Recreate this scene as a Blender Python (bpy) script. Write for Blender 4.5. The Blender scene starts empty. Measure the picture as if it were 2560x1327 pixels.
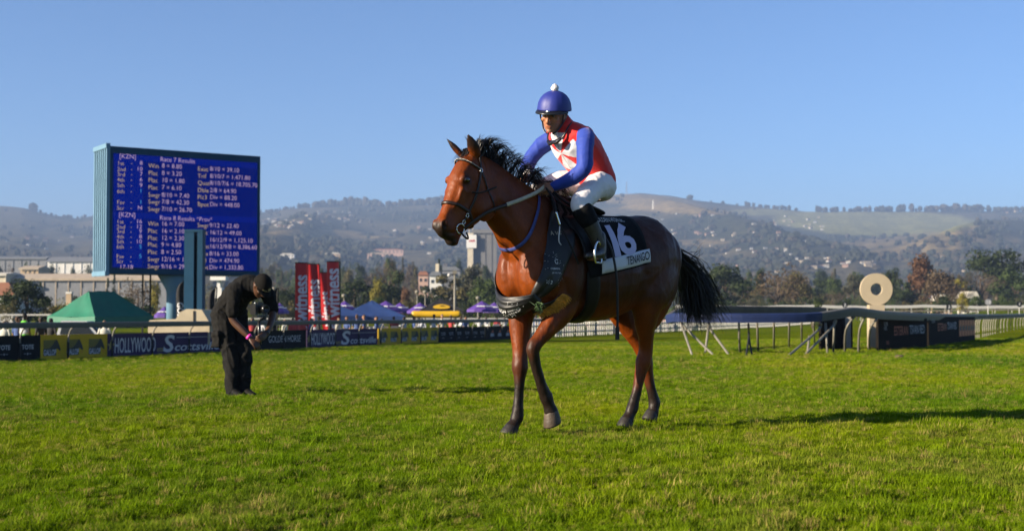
import bpy, bmesh, math, random
import numpy as np
from mathutils import Vector, Matrix
from bpy_extras.object_utils import world_to_camera_view
PI = math.pi
rnd = random.Random(7)
R = math.radians
sc = bpy.context.scene
COL = sc.collection

# ------------------------------------------------------------------ camera, sky, sun, exposure
F_PX, CAM_H, HOR = 3100.0, 0.93, 756.0          # focal length in photo pixels, eye height, horizon row
PITCH = math.atan((HOR - 663.5) / F_PX)
cam_d = bpy.data.cameras.new('camera')
cam = bpy.data.objects.new('camera', cam_d); COL.objects.link(cam)
cam_d.sensor_width = 36.0; cam_d.lens = 36.0 * F_PX / 2560.0
cam_d.clip_start = 0.1; cam_d.clip_end = 40000.0
cam.location = (0, 0, CAM_H); cam.rotation_euler = (PI / 2 + PITCH, 0, 0)
cam_d.dof.use_dof = True; cam_d.dof.focus_distance = 9.0; cam_d.dof.aperture_fstop = 3.2
sc.camera = cam

SUN_ELEV, SUN_AZ = 20.5, 114.0                  # azimuth of the sun measured from +Y towards -X
to_sun = Vector((-math.sin(R(SUN_AZ)) * math.cos(R(SUN_ELEV)), math.cos(R(SUN_AZ)) * math.cos(R(SUN_ELEV)), math.sin(R(SUN_ELEV))))
world = bpy.data.worlds.new('World'); sc.world = world; world.use_nodes = True
wn = world.node_tree; wn.nodes.clear()
sky = wn.nodes.new('ShaderNodeTexSky'); sky.sky_type = 'NISHITA'; sky.sun_disc = False
sky.sun_elevation = R(SUN_ELEV); sky.sun_rotation = R(-SUN_AZ)
sky.altitude = 900; sky.air_density = 0.85; sky.dust_density = 0.9; sky.ozone_density = 6.0
bg = wn.nodes.new('ShaderNodeBackground'); bg.inputs[1].default_value = 0.056
wo = wn.nodes.new('ShaderNodeOutputWorld')
wn.links.new(sky.outputs[0], bg.inputs[0]); wn.links.new(bg.outputs[0], wo.inputs[0])
sun_d = bpy.data.lights.new('sun', 'SUN'); sun_d.energy = 5.0; sun_d.angle = R(0.55); sun_d.color = (1.0, 0.86, 0.66)
sun = bpy.data.objects.new('sun', sun_d); COL.objects.link(sun)
sun.rotation_euler = to_sun.to_track_quat('Z', 'Y').to_euler(); sun.location = (-20, -5, 30)
vs = sc.view_settings
vs.view_transform = 'Standard'; vs.look = 'None'; vs.exposure = 1.75; vs.gamma = 1.0; vs.use_curve_mapping = False
sc.cycles.use_denoising = True
sc.cycles.max_bounces = 6; sc.cycles.volume_bounces = 0; sc.cycles.transparent_max_bounces = 12
sc.cycles.volume_max_steps = 64
# ------------------------------------------------------------------ helpers
CP, SP = math.cos(PITCH), math.sin(PITCH)
def ray(px, py):                                  # direction of a photo pixel, depth (y) about 1
    x = (px - 1280) / F_PX; up = -(py - 663.5) / F_PX
    return np.array([x, CP - SP * up, SP + CP * up])
def at(px, py, d):                                # point on that ray at depth d
    r = ray(px, py); return np.array([0, 0, CAM_H]) + r * (d / r[1])
def hash3(v):
    return ((math.sin(v[0] * 12.9898 + v[1] * 78.233 + v[2] * 37.7) * 43758.5453) % 1.0)

def smooth01(a, b, x):
    t = np.clip((np.asarray(x, float) - a) / (b - a), 0, 1); return t * t * (3 - 2 * t)
_dR = np.array([0, 9, 15, 24, 35, 65, 100, 250, 500, 4000.]); _zR = np.array([0, 0, -.19, -.38, -.55, -.88, -.95, -.85, -.9, -.9])
_dL = np.array([0, 15, 38, 74, 154, 260, 500, 4000.]); _zL = np.array([-.2, -.45, -.9, -1.27, -2.0, -2.3, -2.4, -2.4])
RAIL_A, RAIL_K = -31.89, .426                        # the outer rail runs along x = A + K y
def rail_s(x, y): return (x - RAIL_A - RAIL_K * y) * .92   # metres to the inner side of the outer rail
def ground_z(x, y):
    x = np.asarray(x, float); y = np.asarray(y, float)
    def sm(D, Z): return sum(np.interp(np.maximum(y + o, 0), D, Z) for o in (-2, -1, 0, 1, 2)) / 5
    s_ = rail_s(x, y); w = smooth01(4, 22, s_); z = sm(_dL, _zL) * (1 - w) + sm(_dR, _zR) * w
    return z - .5 * smooth01(.8, 6, -s_) * (1 - smooth01(200, 500, y))
def gp(px, d):                                    # ground point under photo column px at depth d
    x = (px - 1280) / F_PX * d * (1 / CP) * CP
    return np.array([x, d, float(ground_z(x, d))])
def pt_ground(px, py):                            # ground hit of a pixel
    r = ray(px, py); lo, hi = 2.0, 3000.0
    for _ in range(60):
        m = 0.5 * (lo + hi); p = np.array([0, 0, CAM_H]) + r * (m / r[1])
        if p[2] > ground_z(p[0], p[1]): lo = m
        else: hi = m
    p = np.array([0, 0, CAM_H]) + r * (lo / r[1]); p[2] = float(ground_z(p[0], p[1])); return p

class MB:                                          # mesh builder
    def __init__(s): s.v = []; s.f = []; s.m = []; s.n = 0
    def add(s, V, Fc, mi=0):
        V = np.asarray(V, float); s.v.append(V)
        for f in Fc: s.f.append(tuple(i + s.n for i in f)); s.m.append(mi)
        s.n += len(V); return s
    def box(s, c, size, mi=0, rz=0.0, M=None, taper=1.0):
        hx, hy, hz = [k / 2 for k in size]
        V = np.array([[-hx, -hy, -hz], [hx, -hy, -hz], [hx, hy, -hz], [-hx, hy, -hz], [-hx * taper, -hy * taper, hz], [hx * taper, -hy * taper, hz], [hx * taper, hy * taper, hz], [-hx * taper, hy * taper, hz]])
        if rz:
            cz, sz = math.cos(rz), math.sin(rz); V = V @ np.array([[cz, sz, 0], [-sz, cz, 0], [0, 0, 1]])
        if M is not None: V = V @ np.asarray(M).T
        return s.add(V + np.asarray(c, float), [(0, 3, 2, 1), (4, 5, 6, 7), (0, 1, 5, 4), (1, 2, 6, 5), (2, 3, 7, 6), (3, 0, 4, 7)], mi)
    def tube(s, P, r, n=8, mi=0, cap=True, flat=None, up=None):
        P = np.asarray(P, float); k = len(P); r = np.full(k, r, float) if np.ndim(r) == 0 else np.asarray(r, float)
        T = np.gradient(P, axis=0); T /= np.linalg.norm(T, axis=1)[:, None] + 1e-12
        ref = np.array([0, 0, 1.]) if up is None else np.asarray(up, float)
        V = []; a = np.arange(n) * 2 * PI / n
        prev = None
        for i in range(k):
            u = np.cross(ref, T[i])
            if np.linalg.norm(u) < 1e-3: u = prev if prev is not None else np.cross(np.array([1., 0, 0]), T[i])
            u = u / np.linalg.norm(u)
            prev = u; w = np.cross(T[i], u)
            fl = 1.0 if flat is None else flat
            V.append(P[i] + r[i] * (np.cos(a)[:, None] * u + fl * np.sin(a)[:, None] * w))
        V = np.concatenate(V); Fc = []
        for i in range(k - 1):
            for j in range(n):
                q = (j + 1) % n; Fc.append((i * n + j, i * n + q, (i + 1) * n + q, (i + 1) * n + j))
        if cap: Fc.append(tuple(range(n - 1, -1, -1))); Fc.append(tuple((k - 1) * n + j for j in range(n)))
        return s.add(V, Fc, mi)
    def lathe(s, prof, n=24, c=(0, 0, 0), mi=0, M=None):   # (r, z) profile
        V = []; Fc = []; a = np.arange(n) * 2 * PI / n
        for r_, z_ in prof: V.append(np.stack([r_ * np.cos(a), r_ * np.sin(a), np.full(n, z_)], 1))
        V = np.concatenate(V)
        if M is not None: V = V @ np.asarray(M).T
        for i in range(len(prof) - 1):
            for j in range(n):
                q = (j + 1) % n; Fc.append((i * n + j, i * n + q, (i + 1) * n + q, (i + 1) * n + j))
        Fc.append(tuple(range(n - 1, -1, -1))); Fc.append(tuple((len(prof) - 1) * n + j for j in range(n)))
        return s.add(V + np.asarray(c, float), Fc, mi)
    def ball(s, c, rad, n=16, k=10, mi=0, M=None):
        rad = np.full(3, rad) if np.ndim(rad) == 0 else np.asarray(rad, float)
        V = [[0, 0, -1.]]
        for i in range(1, k):
            ph = -PI / 2 + PI * i / k
            for j in range(n): V.append([math.cos(ph) * math.cos(2 * PI * j / n), math.cos(ph) * math.sin(2 * PI * j / n), math.sin(ph)])
        V.append([0, 0, 1.]); V = np.array(V) * rad
        if M is not None: V = V @ np.asarray(M).T
        Fc = [(0, 1 + (j + 1) % n, 1 + j) for j in range(n)]
        for i in range(k - 2):
            for j in range(n):
                q = (j + 1) % n; b = 1 + i * n; Fc.append((b + j, b + q, b + n + q, b + n + j))
        b = 1 + (k - 2) * n; e = len(V) - 1
        Fc += [(b + j, b + (j + 1) % n, e) for j in range(n)]
        return s.add(V + np.asarray(c, float), Fc, mi)
    def prism(s, poly, a, b, mi=0):                # polygon list of 3d points extruded by vector b-a offsets
        P = np.asarray(poly, float); n = len(P); a = np.asarray(a, float); b = np.asarray(b, float)
        V = np.concatenate([P + a, P + b])
        Fc = [tuple(range(n - 1, -1, -1)), tuple(range(n, 2 * n))] + [(j, (j + 1) % n, n + (j + 1) % n, n + j) for j in range(n)]
        return s.add(V, Fc, mi)
    def mesh(s, name, mats, smooth=False):
        me = bpy.data.meshes.new(name)
        me.from_pydata((np.concatenate(s.v) if s.v else np.zeros((0, 3))).tolist(), [], s.f)
        for m_ in (mats if isinstance(mats, (list, tuple)) else [mats]): me.materials.append(MAT(m_))
        if any(s.m): me.polygons.foreach_set('material_index', s.m)
        if smooth: me.polygons.foreach_set('use_smooth', [True] * len(me.polygons))
        me.update(); return me
    def build(s, name, mats, parent=None, smooth=False):
        return link(name, s.mesh(name, mats, smooth), parent)

def link(name, data, parent=None, loc=None, rz=0.0):
    o = bpy.data.objects.new(name, data); COL.objects.link(o)
    if parent is not None: o.parent = parent
    if loc is not None: o.location = loc
    if rz: o.rotation_euler[2] = rz
    return o
def tag(o, label=None, cat=None, group=None, kind=None):
    if label: o['label'] = label
    if cat: o['category'] = cat
    if group: o['group'] = group
    if kind: o['kind'] = kind
    return o
def thing(name, label, cat, loc=(0, 0, 0), rz=0.0, group=None):
    return tag(link(name, None, None, tuple(loc), rz), label, cat, group)
def copy_tree(o, parent=None):
    c = o.copy(); COL.objects.link(c); c.parent = parent
    for ch in [x for x in o.children]: copy_tree(ch, c)
    return c

# ---- materials
_M = {}
def MAT(m_): return _M[m_] if isinstance(m_, str) else m_
class NT:
    def __init__(s, name):
        s.mat = bpy.data.materials.new(name); s.mat.use_nodes = True
        s.t = s.mat.node_tree; s.b = s.t.nodes['Principled BSDF']; s.out = s.t.nodes['Material Output']; _M[name] = s.mat
    def n(s, typ, **kw):
        q = s.t.nodes.new('ShaderNode' + typ)
        for k, v in kw.items():
            if k.startswith('i_'): q.inputs[k[2:].replace('_', ' ')].default_value = v
            else: setattr(q, k, v)
        return q
    def l(s, a, b): s.t.links.new(a, b)
    def noise(s, scale, detail=3, rough=0.55, coord='Object', stretch=None, dist=0.0):
        c = s.n('TexCoord'); src = c.outputs[coord]
        if stretch:
            mp = s.n('Mapping'); mp.inputs['Scale'].default_value = stretch; s.l(src, mp.inputs[0]); src = mp.outputs[0]
        q = s.n('TexNoise'); q.inputs['Scale'].default_value = scale; q.inputs['Detail'].default_value = detail
        q.inputs['Roughness'].default_value = rough; q.inputs['Distortion'].default_value = dist; s.l(src, q.inputs['Vector']); return q.outputs['Fac']
    def ramp(s, fac, stops, interp='LINEAR'):
        q = s.n('ValToRGB'); q.color_ramp.interpolation = interp; e = q.color_ramp.elements
        while len(e) < len(stops): e.new(0.5)
        for i, (p, c) in enumerate(stops): e[i].position = p; e[i].color = (*c, 1) if len(c) == 3 else c
        s.l(fac, q.inputs[0]); return q.outputs[0]
    def mix(s, fac, a, b, mode='MIX'):
        q = s.n('MixRGB'); q.blend_type = mode
        for i, x in ((0, fac), (1, a), (2, b)):
            if hasattr(x, 'is_linked'): s.l(x, q.inputs[i])
            else: q.inputs[i].default_value = x if i == 0 else ((*x, 1) if len(x) == 3 else x)
        return q.outputs[0]
    def math(s, op, a, b=0.0, clamp=False):
        q = s.n('Math'); q.operation = op; q.use_clamp = clamp
        for i, x in ((0, a), (1, b)):
            if hasattr(x, 'is_linked'): s.l(x, q.inputs[i])
            else: q.inputs[i].default_value = x
        return q.outputs[0]
    def set(s, color=None, rough=None, metal=None, spec=None, **kw):
        for key, x in (('Base Color', color), ('Roughness', rough), ('Metallic', metal), ('Specular IOR Level', spec), *[(k.replace('_', ' '), v) for k, v in kw.items()]):
            if x is None: continue
            if hasattr(x, 'is_linked'): s.l(x, s.b.inputs[key])
            else: s.b.inputs[key].default_value = (*x, 1) if isinstance(x, tuple) and len(x) == 3 else x
        return s
    def bump(s, h, strength=0.3, dist=0.01):
        q = s.n('Bump'); q.inputs['Strength'].default_value = strength; q.inputs['Distance'].default_value = dist
        s.l(h, q.inputs['Height']); s.l(q.outputs[0], s.b.inputs['Normal']); return s
ALB = 0.74                                           # one common factor on the measured surface colours
def plain(name, c, rough=0.6, var=0.12, scale=6.0, metal=0.0, spec=0.4, bump=0.0, bscale=40.0, **kw):
    m_ = NT(name); f = m_.noise(scale, 4); c = tuple(k * (1 if metal else ALB) for k in c)
    lo = tuple(k * (1 - var) for k in c); hi = tuple(min(1, k * (1 + var)) for k in c)
    m_.set(m_.ramp(f, [(0.3, lo), (0.7, hi)]), rough, metal, spec, **kw)
    if bump: m_.bump(m_.noise(bscale, 3), bump, 0.01)
    return m_
def attr_mat(name, rough=0.5, attr='Col', var=0.15, scale=30.0, spec=0.4, stretch=None, bump=0.0, bscale=60.0, **kw):
    m_ = NT(name); a = m_.n('Attribute'); a.attribute_name = attr
    f = m_.ramp(m_.noise(scale, 4, stretch=stretch), [(0.3, ((1 - var) * ALB,) * 3), (0.7, ((1 + var) * ALB,) * 3)])
    m_.set(m_.mix(1.0, a.outputs['Color'], f, 'MULTIPLY'), rough, 0, spec, **kw)
    if bump: m_.bump(m_.noise(bscale, 3, stretch=stretch), bump, 0.004)
    return m_
def set_col(me, C, name='Col'):
    at_ = me.color_attributes.new(name, 'FLOAT_COLOR', 'POINT')
    C = np.concatenate([C, np.ones((len(C), 1))], 1).astype(np.float32); at_.data.foreach_set('color', C.ravel())
def vco(me):
    a = np.empty(len(me.vertices) * 3, np.float32); me.vertices.foreach_get('co', a); return a.reshape(-1, 3).astype(float)
def vno(me):
    a = np.empty(len(me.vertices) * 3, np.float32); me.vertices.foreach_get('normal', a); return a.reshape(-1, 3).astype(float)
def set_vco(me, V): me.vertices.foreach_set('co', np.asarray(V, np.float32).ravel()); me.update()

# ---- soft bodies: closed shapes merged by a voxel remesh, then smoothed
def remesh(mb, name, voxel, smooth=6, mats='skin', factor=0.5):
    me = mb.mesh(name + '_raw', [])if False else bpy.data.meshes.new(name + '_raw')
    me.from_pydata(np.concatenate(mb.v).tolist(), [], mb.f); me.update()
    bm = bmesh.new(); bm.from_mesh(me); bmesh.ops.recalc_face_normals(bm, faces=bm.faces); bm.to_mesh(me); bm.free()
    o = bpy.data.objects.new('tmp', me); COL.objects.link(o)
    md = o.modifiers.new('r', 'REMESH'); md.mode = 'VOXEL'; md.voxel_size = voxel; md.use_smooth_shade = True
    if smooth:
        ms = o.modifiers.new('s', 'SMOOTH'); ms.factor = factor; ms.iterations = smooth
    dg = bpy.context.evaluated_depsgraph_get(); out = bpy.data.meshes.new_from_object(o.evaluated_get(dg), depsgraph=dg)
    bpy.data.objects.remove(o); bpy.data.meshes.remove(me); out.name = name
    out.materials.clear()
    for m_ in (mats if isinstance(mats, (list, tuple)) else [mats]): out.materials.append(MAT(m_))
    out.polygons.foreach_set('use_smooth', [True] * len(out.polygons)); out.update()
    return out
def catmull(K, m=5):
    K = np.asarray(K, float); n = len(K); out = []
    for i in range(n - 1):
        p0, p1, p2, p3 = K[max(i - 1, 0)], K[i], K[i + 1], K[min(i + 2, n - 1)]
        for j in range(m):
            t = j / m; out.append(0.5 * ((2 * p1) + (-p0 + p2) * t + (2 * p0 - 5 * p1 + 4 * p2 - p3) * t * t + (-p0 + 3 * p1 - 3 * p2 + p3) * t ** 3))
    out.append(K[-1]); return np.array(out)
def limb(mb, K, side=(0, 1, 0), n=16, m=5, mi=0):
    """K rows: x, y, z, a (radius across the side axis), b (radius along the side axis)"""
    C = catmull(K, m); P = C[:, :3]; A = np.maximum(C[:, 3], .003); B = np.maximum(C[:, 4], .003)
    T = np.gradient(P, axis=0); T /= np.linalg.norm(T, axis=1)[:, None] + 1e-9
    s0 = np.asarray(side, float); V = []; an = np.arange(n) * 2 * PI / n
    def ring(p, t, a, b):
        u = np.cross(s0, t); u /= np.linalg.norm(u) + 1e-9; w = np.cross(t, u)
        return p + a * np.cos(an)[:, None] * u + b * np.sin(an)[:, None] * w
    rings = []
    for k_, (c_, q) in enumerate(((0.35, 0.94), (0.8, 0.6), (0.97, 0.25))[::-1]): rings.append(ring(P[0] - T[0] * min(A[0], B[0]) * c_, T[0], A[0] * q, B[0] * q))
    for i in range(len(P)): rings.append(ring(P[i], T[i], A[i], B[i]))
    for c_, q in ((0.35, 0.94), (0.8, 0.6), (0.97, 0.25)): rings.append(ring(P[-1] + T[-1] * min(A[-1], B[-1]) * c_, T[-1], A[-1] * q, B[-1] * q))
    k = len(rings); V = np.concatenate(rings); Fc = []
    for i in range(k - 1):
        for j in range(n):
            q = (j + 1) % n; Fc.append((i * n + j, i * n + q, (i + 1) * n + q, (i + 1) * n + j))
    Fc.append(tuple(range(n - 1, -1, -1))); Fc.append(tuple((k - 1) * n + j for j in range(n)))
    return mb.add(V, Fc, mi)
def seg_dist(V, P):                                # distance of points to a polyline, and param
    P = np.asarray(P, float); best = np.full(len(V), 1e9)
    if len(P) == 1: return np.linalg.norm(V - P[0], axis=1)
    for a, b in zip(P[:-1], P[1:]):
        ab = b - a; t = np.clip(((V - a) @ ab) / (ab @ ab + 1e-12), 0, 1); best = np.minimum(best, np.linalg.norm(V - (a + t[:, None] * ab), axis=1))
    return best
def press(me, marks):                              # push in / pull out along normals: (polyline, radius, amount)
    V = vco(me); N = vno(me)
    for P, r, a in marks:
        d = seg_dist(V, np.atleast_2d(P)); V = V + N * (a * np.exp(-(d / r) ** 2))[:, None]
    set_vco(me, V); return V

# ---- lettering: text curves turned into meshes in one pass at the end
_texts = []
def text(body, size, parent, mat, M, name='lettering', xs=1.0, bold=0.0, shear=0.0, align='LEFT', extrude=0.0, spacing=1.0, bend=None, fit=None):
    """M: 4x4 local frame (x along the line, y up the letters, z out of the surface)"""
    cu = bpy.data.curves.new(name, 'FONT'); cu.body = body; cu.size = size; cu.align_x = align; cu.shear = shear
    cu.offset = bold * size; cu.extrude = extrude; cu.space_character = spacing; cu.resolution_u = 3; cu.fill_mode = 'FRONT' if not extrude else 'BOTH'
    o = bpy.data.objects.new('txt', cu); COL.objects.link(o)
    _texts.append((o, name, parent, mat, Matrix(M) if not isinstance(M, Matrix) else M, xs if fit is None else -fit, bend)); return o
def flush_texts():
    bpy.context.view_layer.update(); dg = bpy.context.evaluated_depsgraph_get(); made = []
    for o, name, parent, mat, M, xs, bend in _texts: made.append(bpy.data.meshes.new_from_object(o.evaluated_get(dg), depsgraph=dg))
    res = []
    for (o, name, parent, mat, M, xs, bend), me in zip(_texts, made):
        me.name = name; V = vco(me)
        if xs < 0: V[:, 0] = (V[:, 0] - V[:, 0].min()) * (-xs / max(1e-6, np.ptp(V[:, 0])))
        else: V[:, 0] *= xs
        if bend is not None:
            set_vco(me, V); bm = bmesh.new(); bm.from_mesh(me); lim = max(.012, .16 * np.ptp(V[:, 1]))
            for _ in range(5):
                bmesh.ops.triangulate(bm, faces=bm.faces[:]); ed = [e for e in bm.edges if e.calc_length() > lim]
                if not ed: break
                bmesh.ops.subdivide_edges(bm, edges=ed, cuts=1)
            bmesh.ops.triangulate(bm, faces=bm.faces[:]); bm.to_mesh(me); bm.free(); V = bend(vco(me))
        else: V = V @ np.array(M.to_3x3()).T + np.array(M.translation)
        set_vco(me, V); me.materials.clear(); me.materials.append(MAT(mat)); res.append(link(name, me, parent))
        bpy.data.objects.remove(o)
    _texts.clear(); return res
def frame(origin, xdir, ydir):
    x = np.asarray(xdir, float); x /= np.linalg.norm(x); y = np.asarray(ydir, float); y = y - x * (x @ y); y /= np.linalg.norm(y); z = np.cross(x, y)
    return Matrix(((x[0], y[0], z[0], origin[0]), (x[1], y[1], z[1], origin[1]), (x[2], y[2], z[2], origin[2]), (0, 0, 0, 1)))
# ------------------------------------------------------------------ ground, hills, haze
def grid_mesh(name, X, Y, Z, mat, smooth=True):
    nu, nv = X.shape; V = np.stack([X, Y, Z], -1).reshape(-1, 3); i, j = np.meshgrid(np.arange(nu - 1), np.arange(nv - 1), indexing='ij'); a = (i * nv + j).ravel()
    Fc = np.stack([a, a + nv, a + nv + 1, a + 1], 1); me = bpy.data.meshes.new(name); me.from_pydata(V.tolist(), [], Fc.tolist()); me.materials.append(MAT(mat))
    me.polygons.foreach_set('use_smooth', [smooth] * len(me.polygons)); me.update(); return me
rgL = np.random.RandomState(21)
def vnoise(x, y, seed=0):                             # smooth value noise
    x = np.asarray(x, float); y = np.asarray(y, float); xi = np.floor(x).astype(int); yi = np.floor(y).astype(int); fx = x - xi; fy = y - yi; fx = fx * fx * (3 - 2 * fx); fy = fy * fy * (3 - 2 * fy)
    def h(a, b):
        n = (a * 374761393 + b * 668265263 + seed * 1442695) & 0x7fffffff; n = ((n ^ (n >> 13)) * 1274126177) & 0x7fffffff; return ((n ^ (n >> 16)) & 0xffff) / 65535.0
    return (h(xi, yi) * (1 - fx) + h(xi + 1, yi) * fx) * (1 - fy) + (h(xi, yi + 1) * (1 - fx) + h(xi + 1, yi + 1) * fx) * fy
def fbm(x, y, seed=0, o=4): return sum(vnoise(x * 2 ** k, y * 2 ** k, seed + k) / 2 ** k for k in range(o)) / (2 - 2 ** (1 - o))

# turf: one material for the sheet, one for the blades
def turf_colour(m_, dark=1.0):
    a = m_.noise(.22, 4, .6, 'Object', (1, .55, 1)); b = m_.noise(1.1, 4, .65, 'Object', (1, .5, 1)); c = m_.noise(6, 3, .6)
    base = m_.ramp(a, [(.30, tuple(k * dark * ALB for k in (.072, .125, .004))), (.52, tuple(k * dark * ALB for k in (.125, .17, .004))), (.72, tuple(k * dark * ALB for k in (.17, .18, .006)))])
    dry = m_.ramp(b, [(.50, (0, 0, 0)), (.72, (1, 1, 1))])
    col = m_.mix(m_.math('MULTIPLY', dry, .55), base, tuple(k * dark * ALB for k in (.19, .155, .035)))
    return m_.mix(1.0, col, m_.ramp(c, [(.3, (.72,) * 3), (.7, (1.25,) * 3)]), 'MULTIPLY'), b, c
m_ = NT('turf'); col, b, c = turf_colour(m_, .8); m_.set(col, .95, 0, .0); m_.bump(m_.noise(14, 4, .7), .9, .05)
m_ = NT('grass_blade')
c = m_.n('ObjectInfo'); geo = m_.n('NewGeometry')
at_ = m_.n('Attribute'); at_.attribute_name = 'tuft'; at_.attribute_type = 'INSTANCER'
rv = at_.outputs['Fac']; pos = geo.outputs['Position']
def wn_(scale, stretch, det=3):
    mp = m_.n('Mapping'); mp.inputs['Scale'].default_value = stretch; m_.l(pos, mp.inputs[0]); q = m_.n('TexNoise'); q.inputs['Scale'].default_value = scale; q.inputs['Detail'].default_value = det; m_.l(mp.outputs[0], q.inputs['Vector']); return q.outputs['Fac']
base = m_.ramp(wn_(.22, (1, .55, 0)), [(.30, (.085, .19, .004)), (.5, (.165, .265, .004)), (.70, (.255, .31, .005))])
dryk = m_.math('ADD', m_.math('MULTIPLY', m_.ramp(wn_(1.3, (1, .5, 0), 5), [(.50, (0,) * 3), (.72, (1,) * 3)]), .34), m_.math('MULTIPLY', m_.ramp(rv, [(.82, (0,) * 3), (.97, (1,) * 3)]), .8), True)
col = m_.mix(dryk, base, (.27, .225, .085)); col = m_.mix(1, col, m_.ramp(rv, [(0, (.38, .44, .36)), (1, (1.18, 1.05, .95))]), 'MULTIPLY')
m_.set(col, .8, 0, .06); tr = m_.n('BsdfTranslucent'); m_.l(col, tr.inputs[0]); ms = m_.n('MixShader'); ms.inputs[0].default_value = .4
m_.l(m_.b.outputs[0], ms.inputs[1]); m_.l(tr.outputs[0], ms.inputs[2]); m_.l(ms.outputs[0], m_.out.inputs[0])

ys = np.concatenate([np.linspace(-30, 3, 12), np.linspace(3.4, 16, 90), np.linspace(16.2, 40, 80), np.geomspace(40.5, 1300, 90)])
us = np.sign(np.linspace(-1, 1, 161)) * np.abs(np.linspace(-1, 1, 161)) ** 2.0; U, Yg = np.meshgrid(us, ys); X = U * (40 + np.maximum(Yg, 0) * .9)
_dv = np.random.RandomState(77).rand(260, 4) * np.array([13, 15, 1, 1]) + np.array([-5.2, 4.2, 0, 0])
def divots(x, y):                                      # hoof marks and scuffs
    z = np.zeros(np.shape(x))
    for a, b, c, d in _dv: z = z - (.022 + .03 * c) * np.exp(-((x - a) / (.09 + .1 * d)) ** 2 - ((y - b) / (.07 + .05 * c)) ** 2)
    return z
def bumps(x, y): return (divots(x, y) + .06 * (fbm(x * .7, y * .7, 3) - .5) + .05 * (fbm(x * 2.6, y * 2.6, 9, 3) - .5)) * smooth01(.9, 1.7, np.hypot(x - .45, y - 9.2)) * smooth01(.4, .9, np.hypot(x + 3.2, y - 14.65))
near_k = 1 - smooth01(40, 80, Yg)
Zg = ground_z(X, Yg) + bumps(X, Yg) * near_k
# the far land falls a little so that the hills rise from it
ground_me = grid_mesh('ground', X, Yg, Zg, 'turf'); tag(link('ground', ground_me), 'short green racecourse turf with dry patches', kind='structure')

# blades: a few tuft meshes scattered with geometry nodes
def tuft(n, h, seed):
    rg = np.random.RandomState(seed); V = []; Fc = []
    for _ in range(n):
        a = rg.rand() * 2 * PI; r0 = .028 * rg.rand() ** .5; p = np.array([r0 * math.cos(a), r0 * math.sin(a), -.004]); hh_ = h * rg.uniform(.45, 1.15); le = rg.uniform(.1, .8) * hh_; b = rg.rand() * 2 * PI
        d = np.array([math.cos(b), math.sin(b), 0]); sd = np.array([-d[1], d[0], 0]) * rg.uniform(.0012, .0022) ; k = len(V)
        m1 = p + d * le * .35 + np.array([0, 0, hh_ * .6]); t = p + d * le + np.array([0, 0, hh_])
        V += [p - sd, p + sd, m1 - sd * .8, m1 + sd * .8, t]; Fc += [(k, k + 1, k + 3, k + 2), (k + 2, k + 3, k + 4)]
    mb = MB(); mb.add(np.array(V), Fc); return mb
tufts = bpy.data.collections.new('tuft_shapes')
for i, (n, h) in enumerate(((40, .030), (36, .036), (30, .026), (44, .033), (16, .052))):
    o = bpy.data.objects.new('grass_tuft', tuft(n, h, i).mesh('grass_tuft', 'grass_blade', True)); tufts.objects.link(o)
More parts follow.
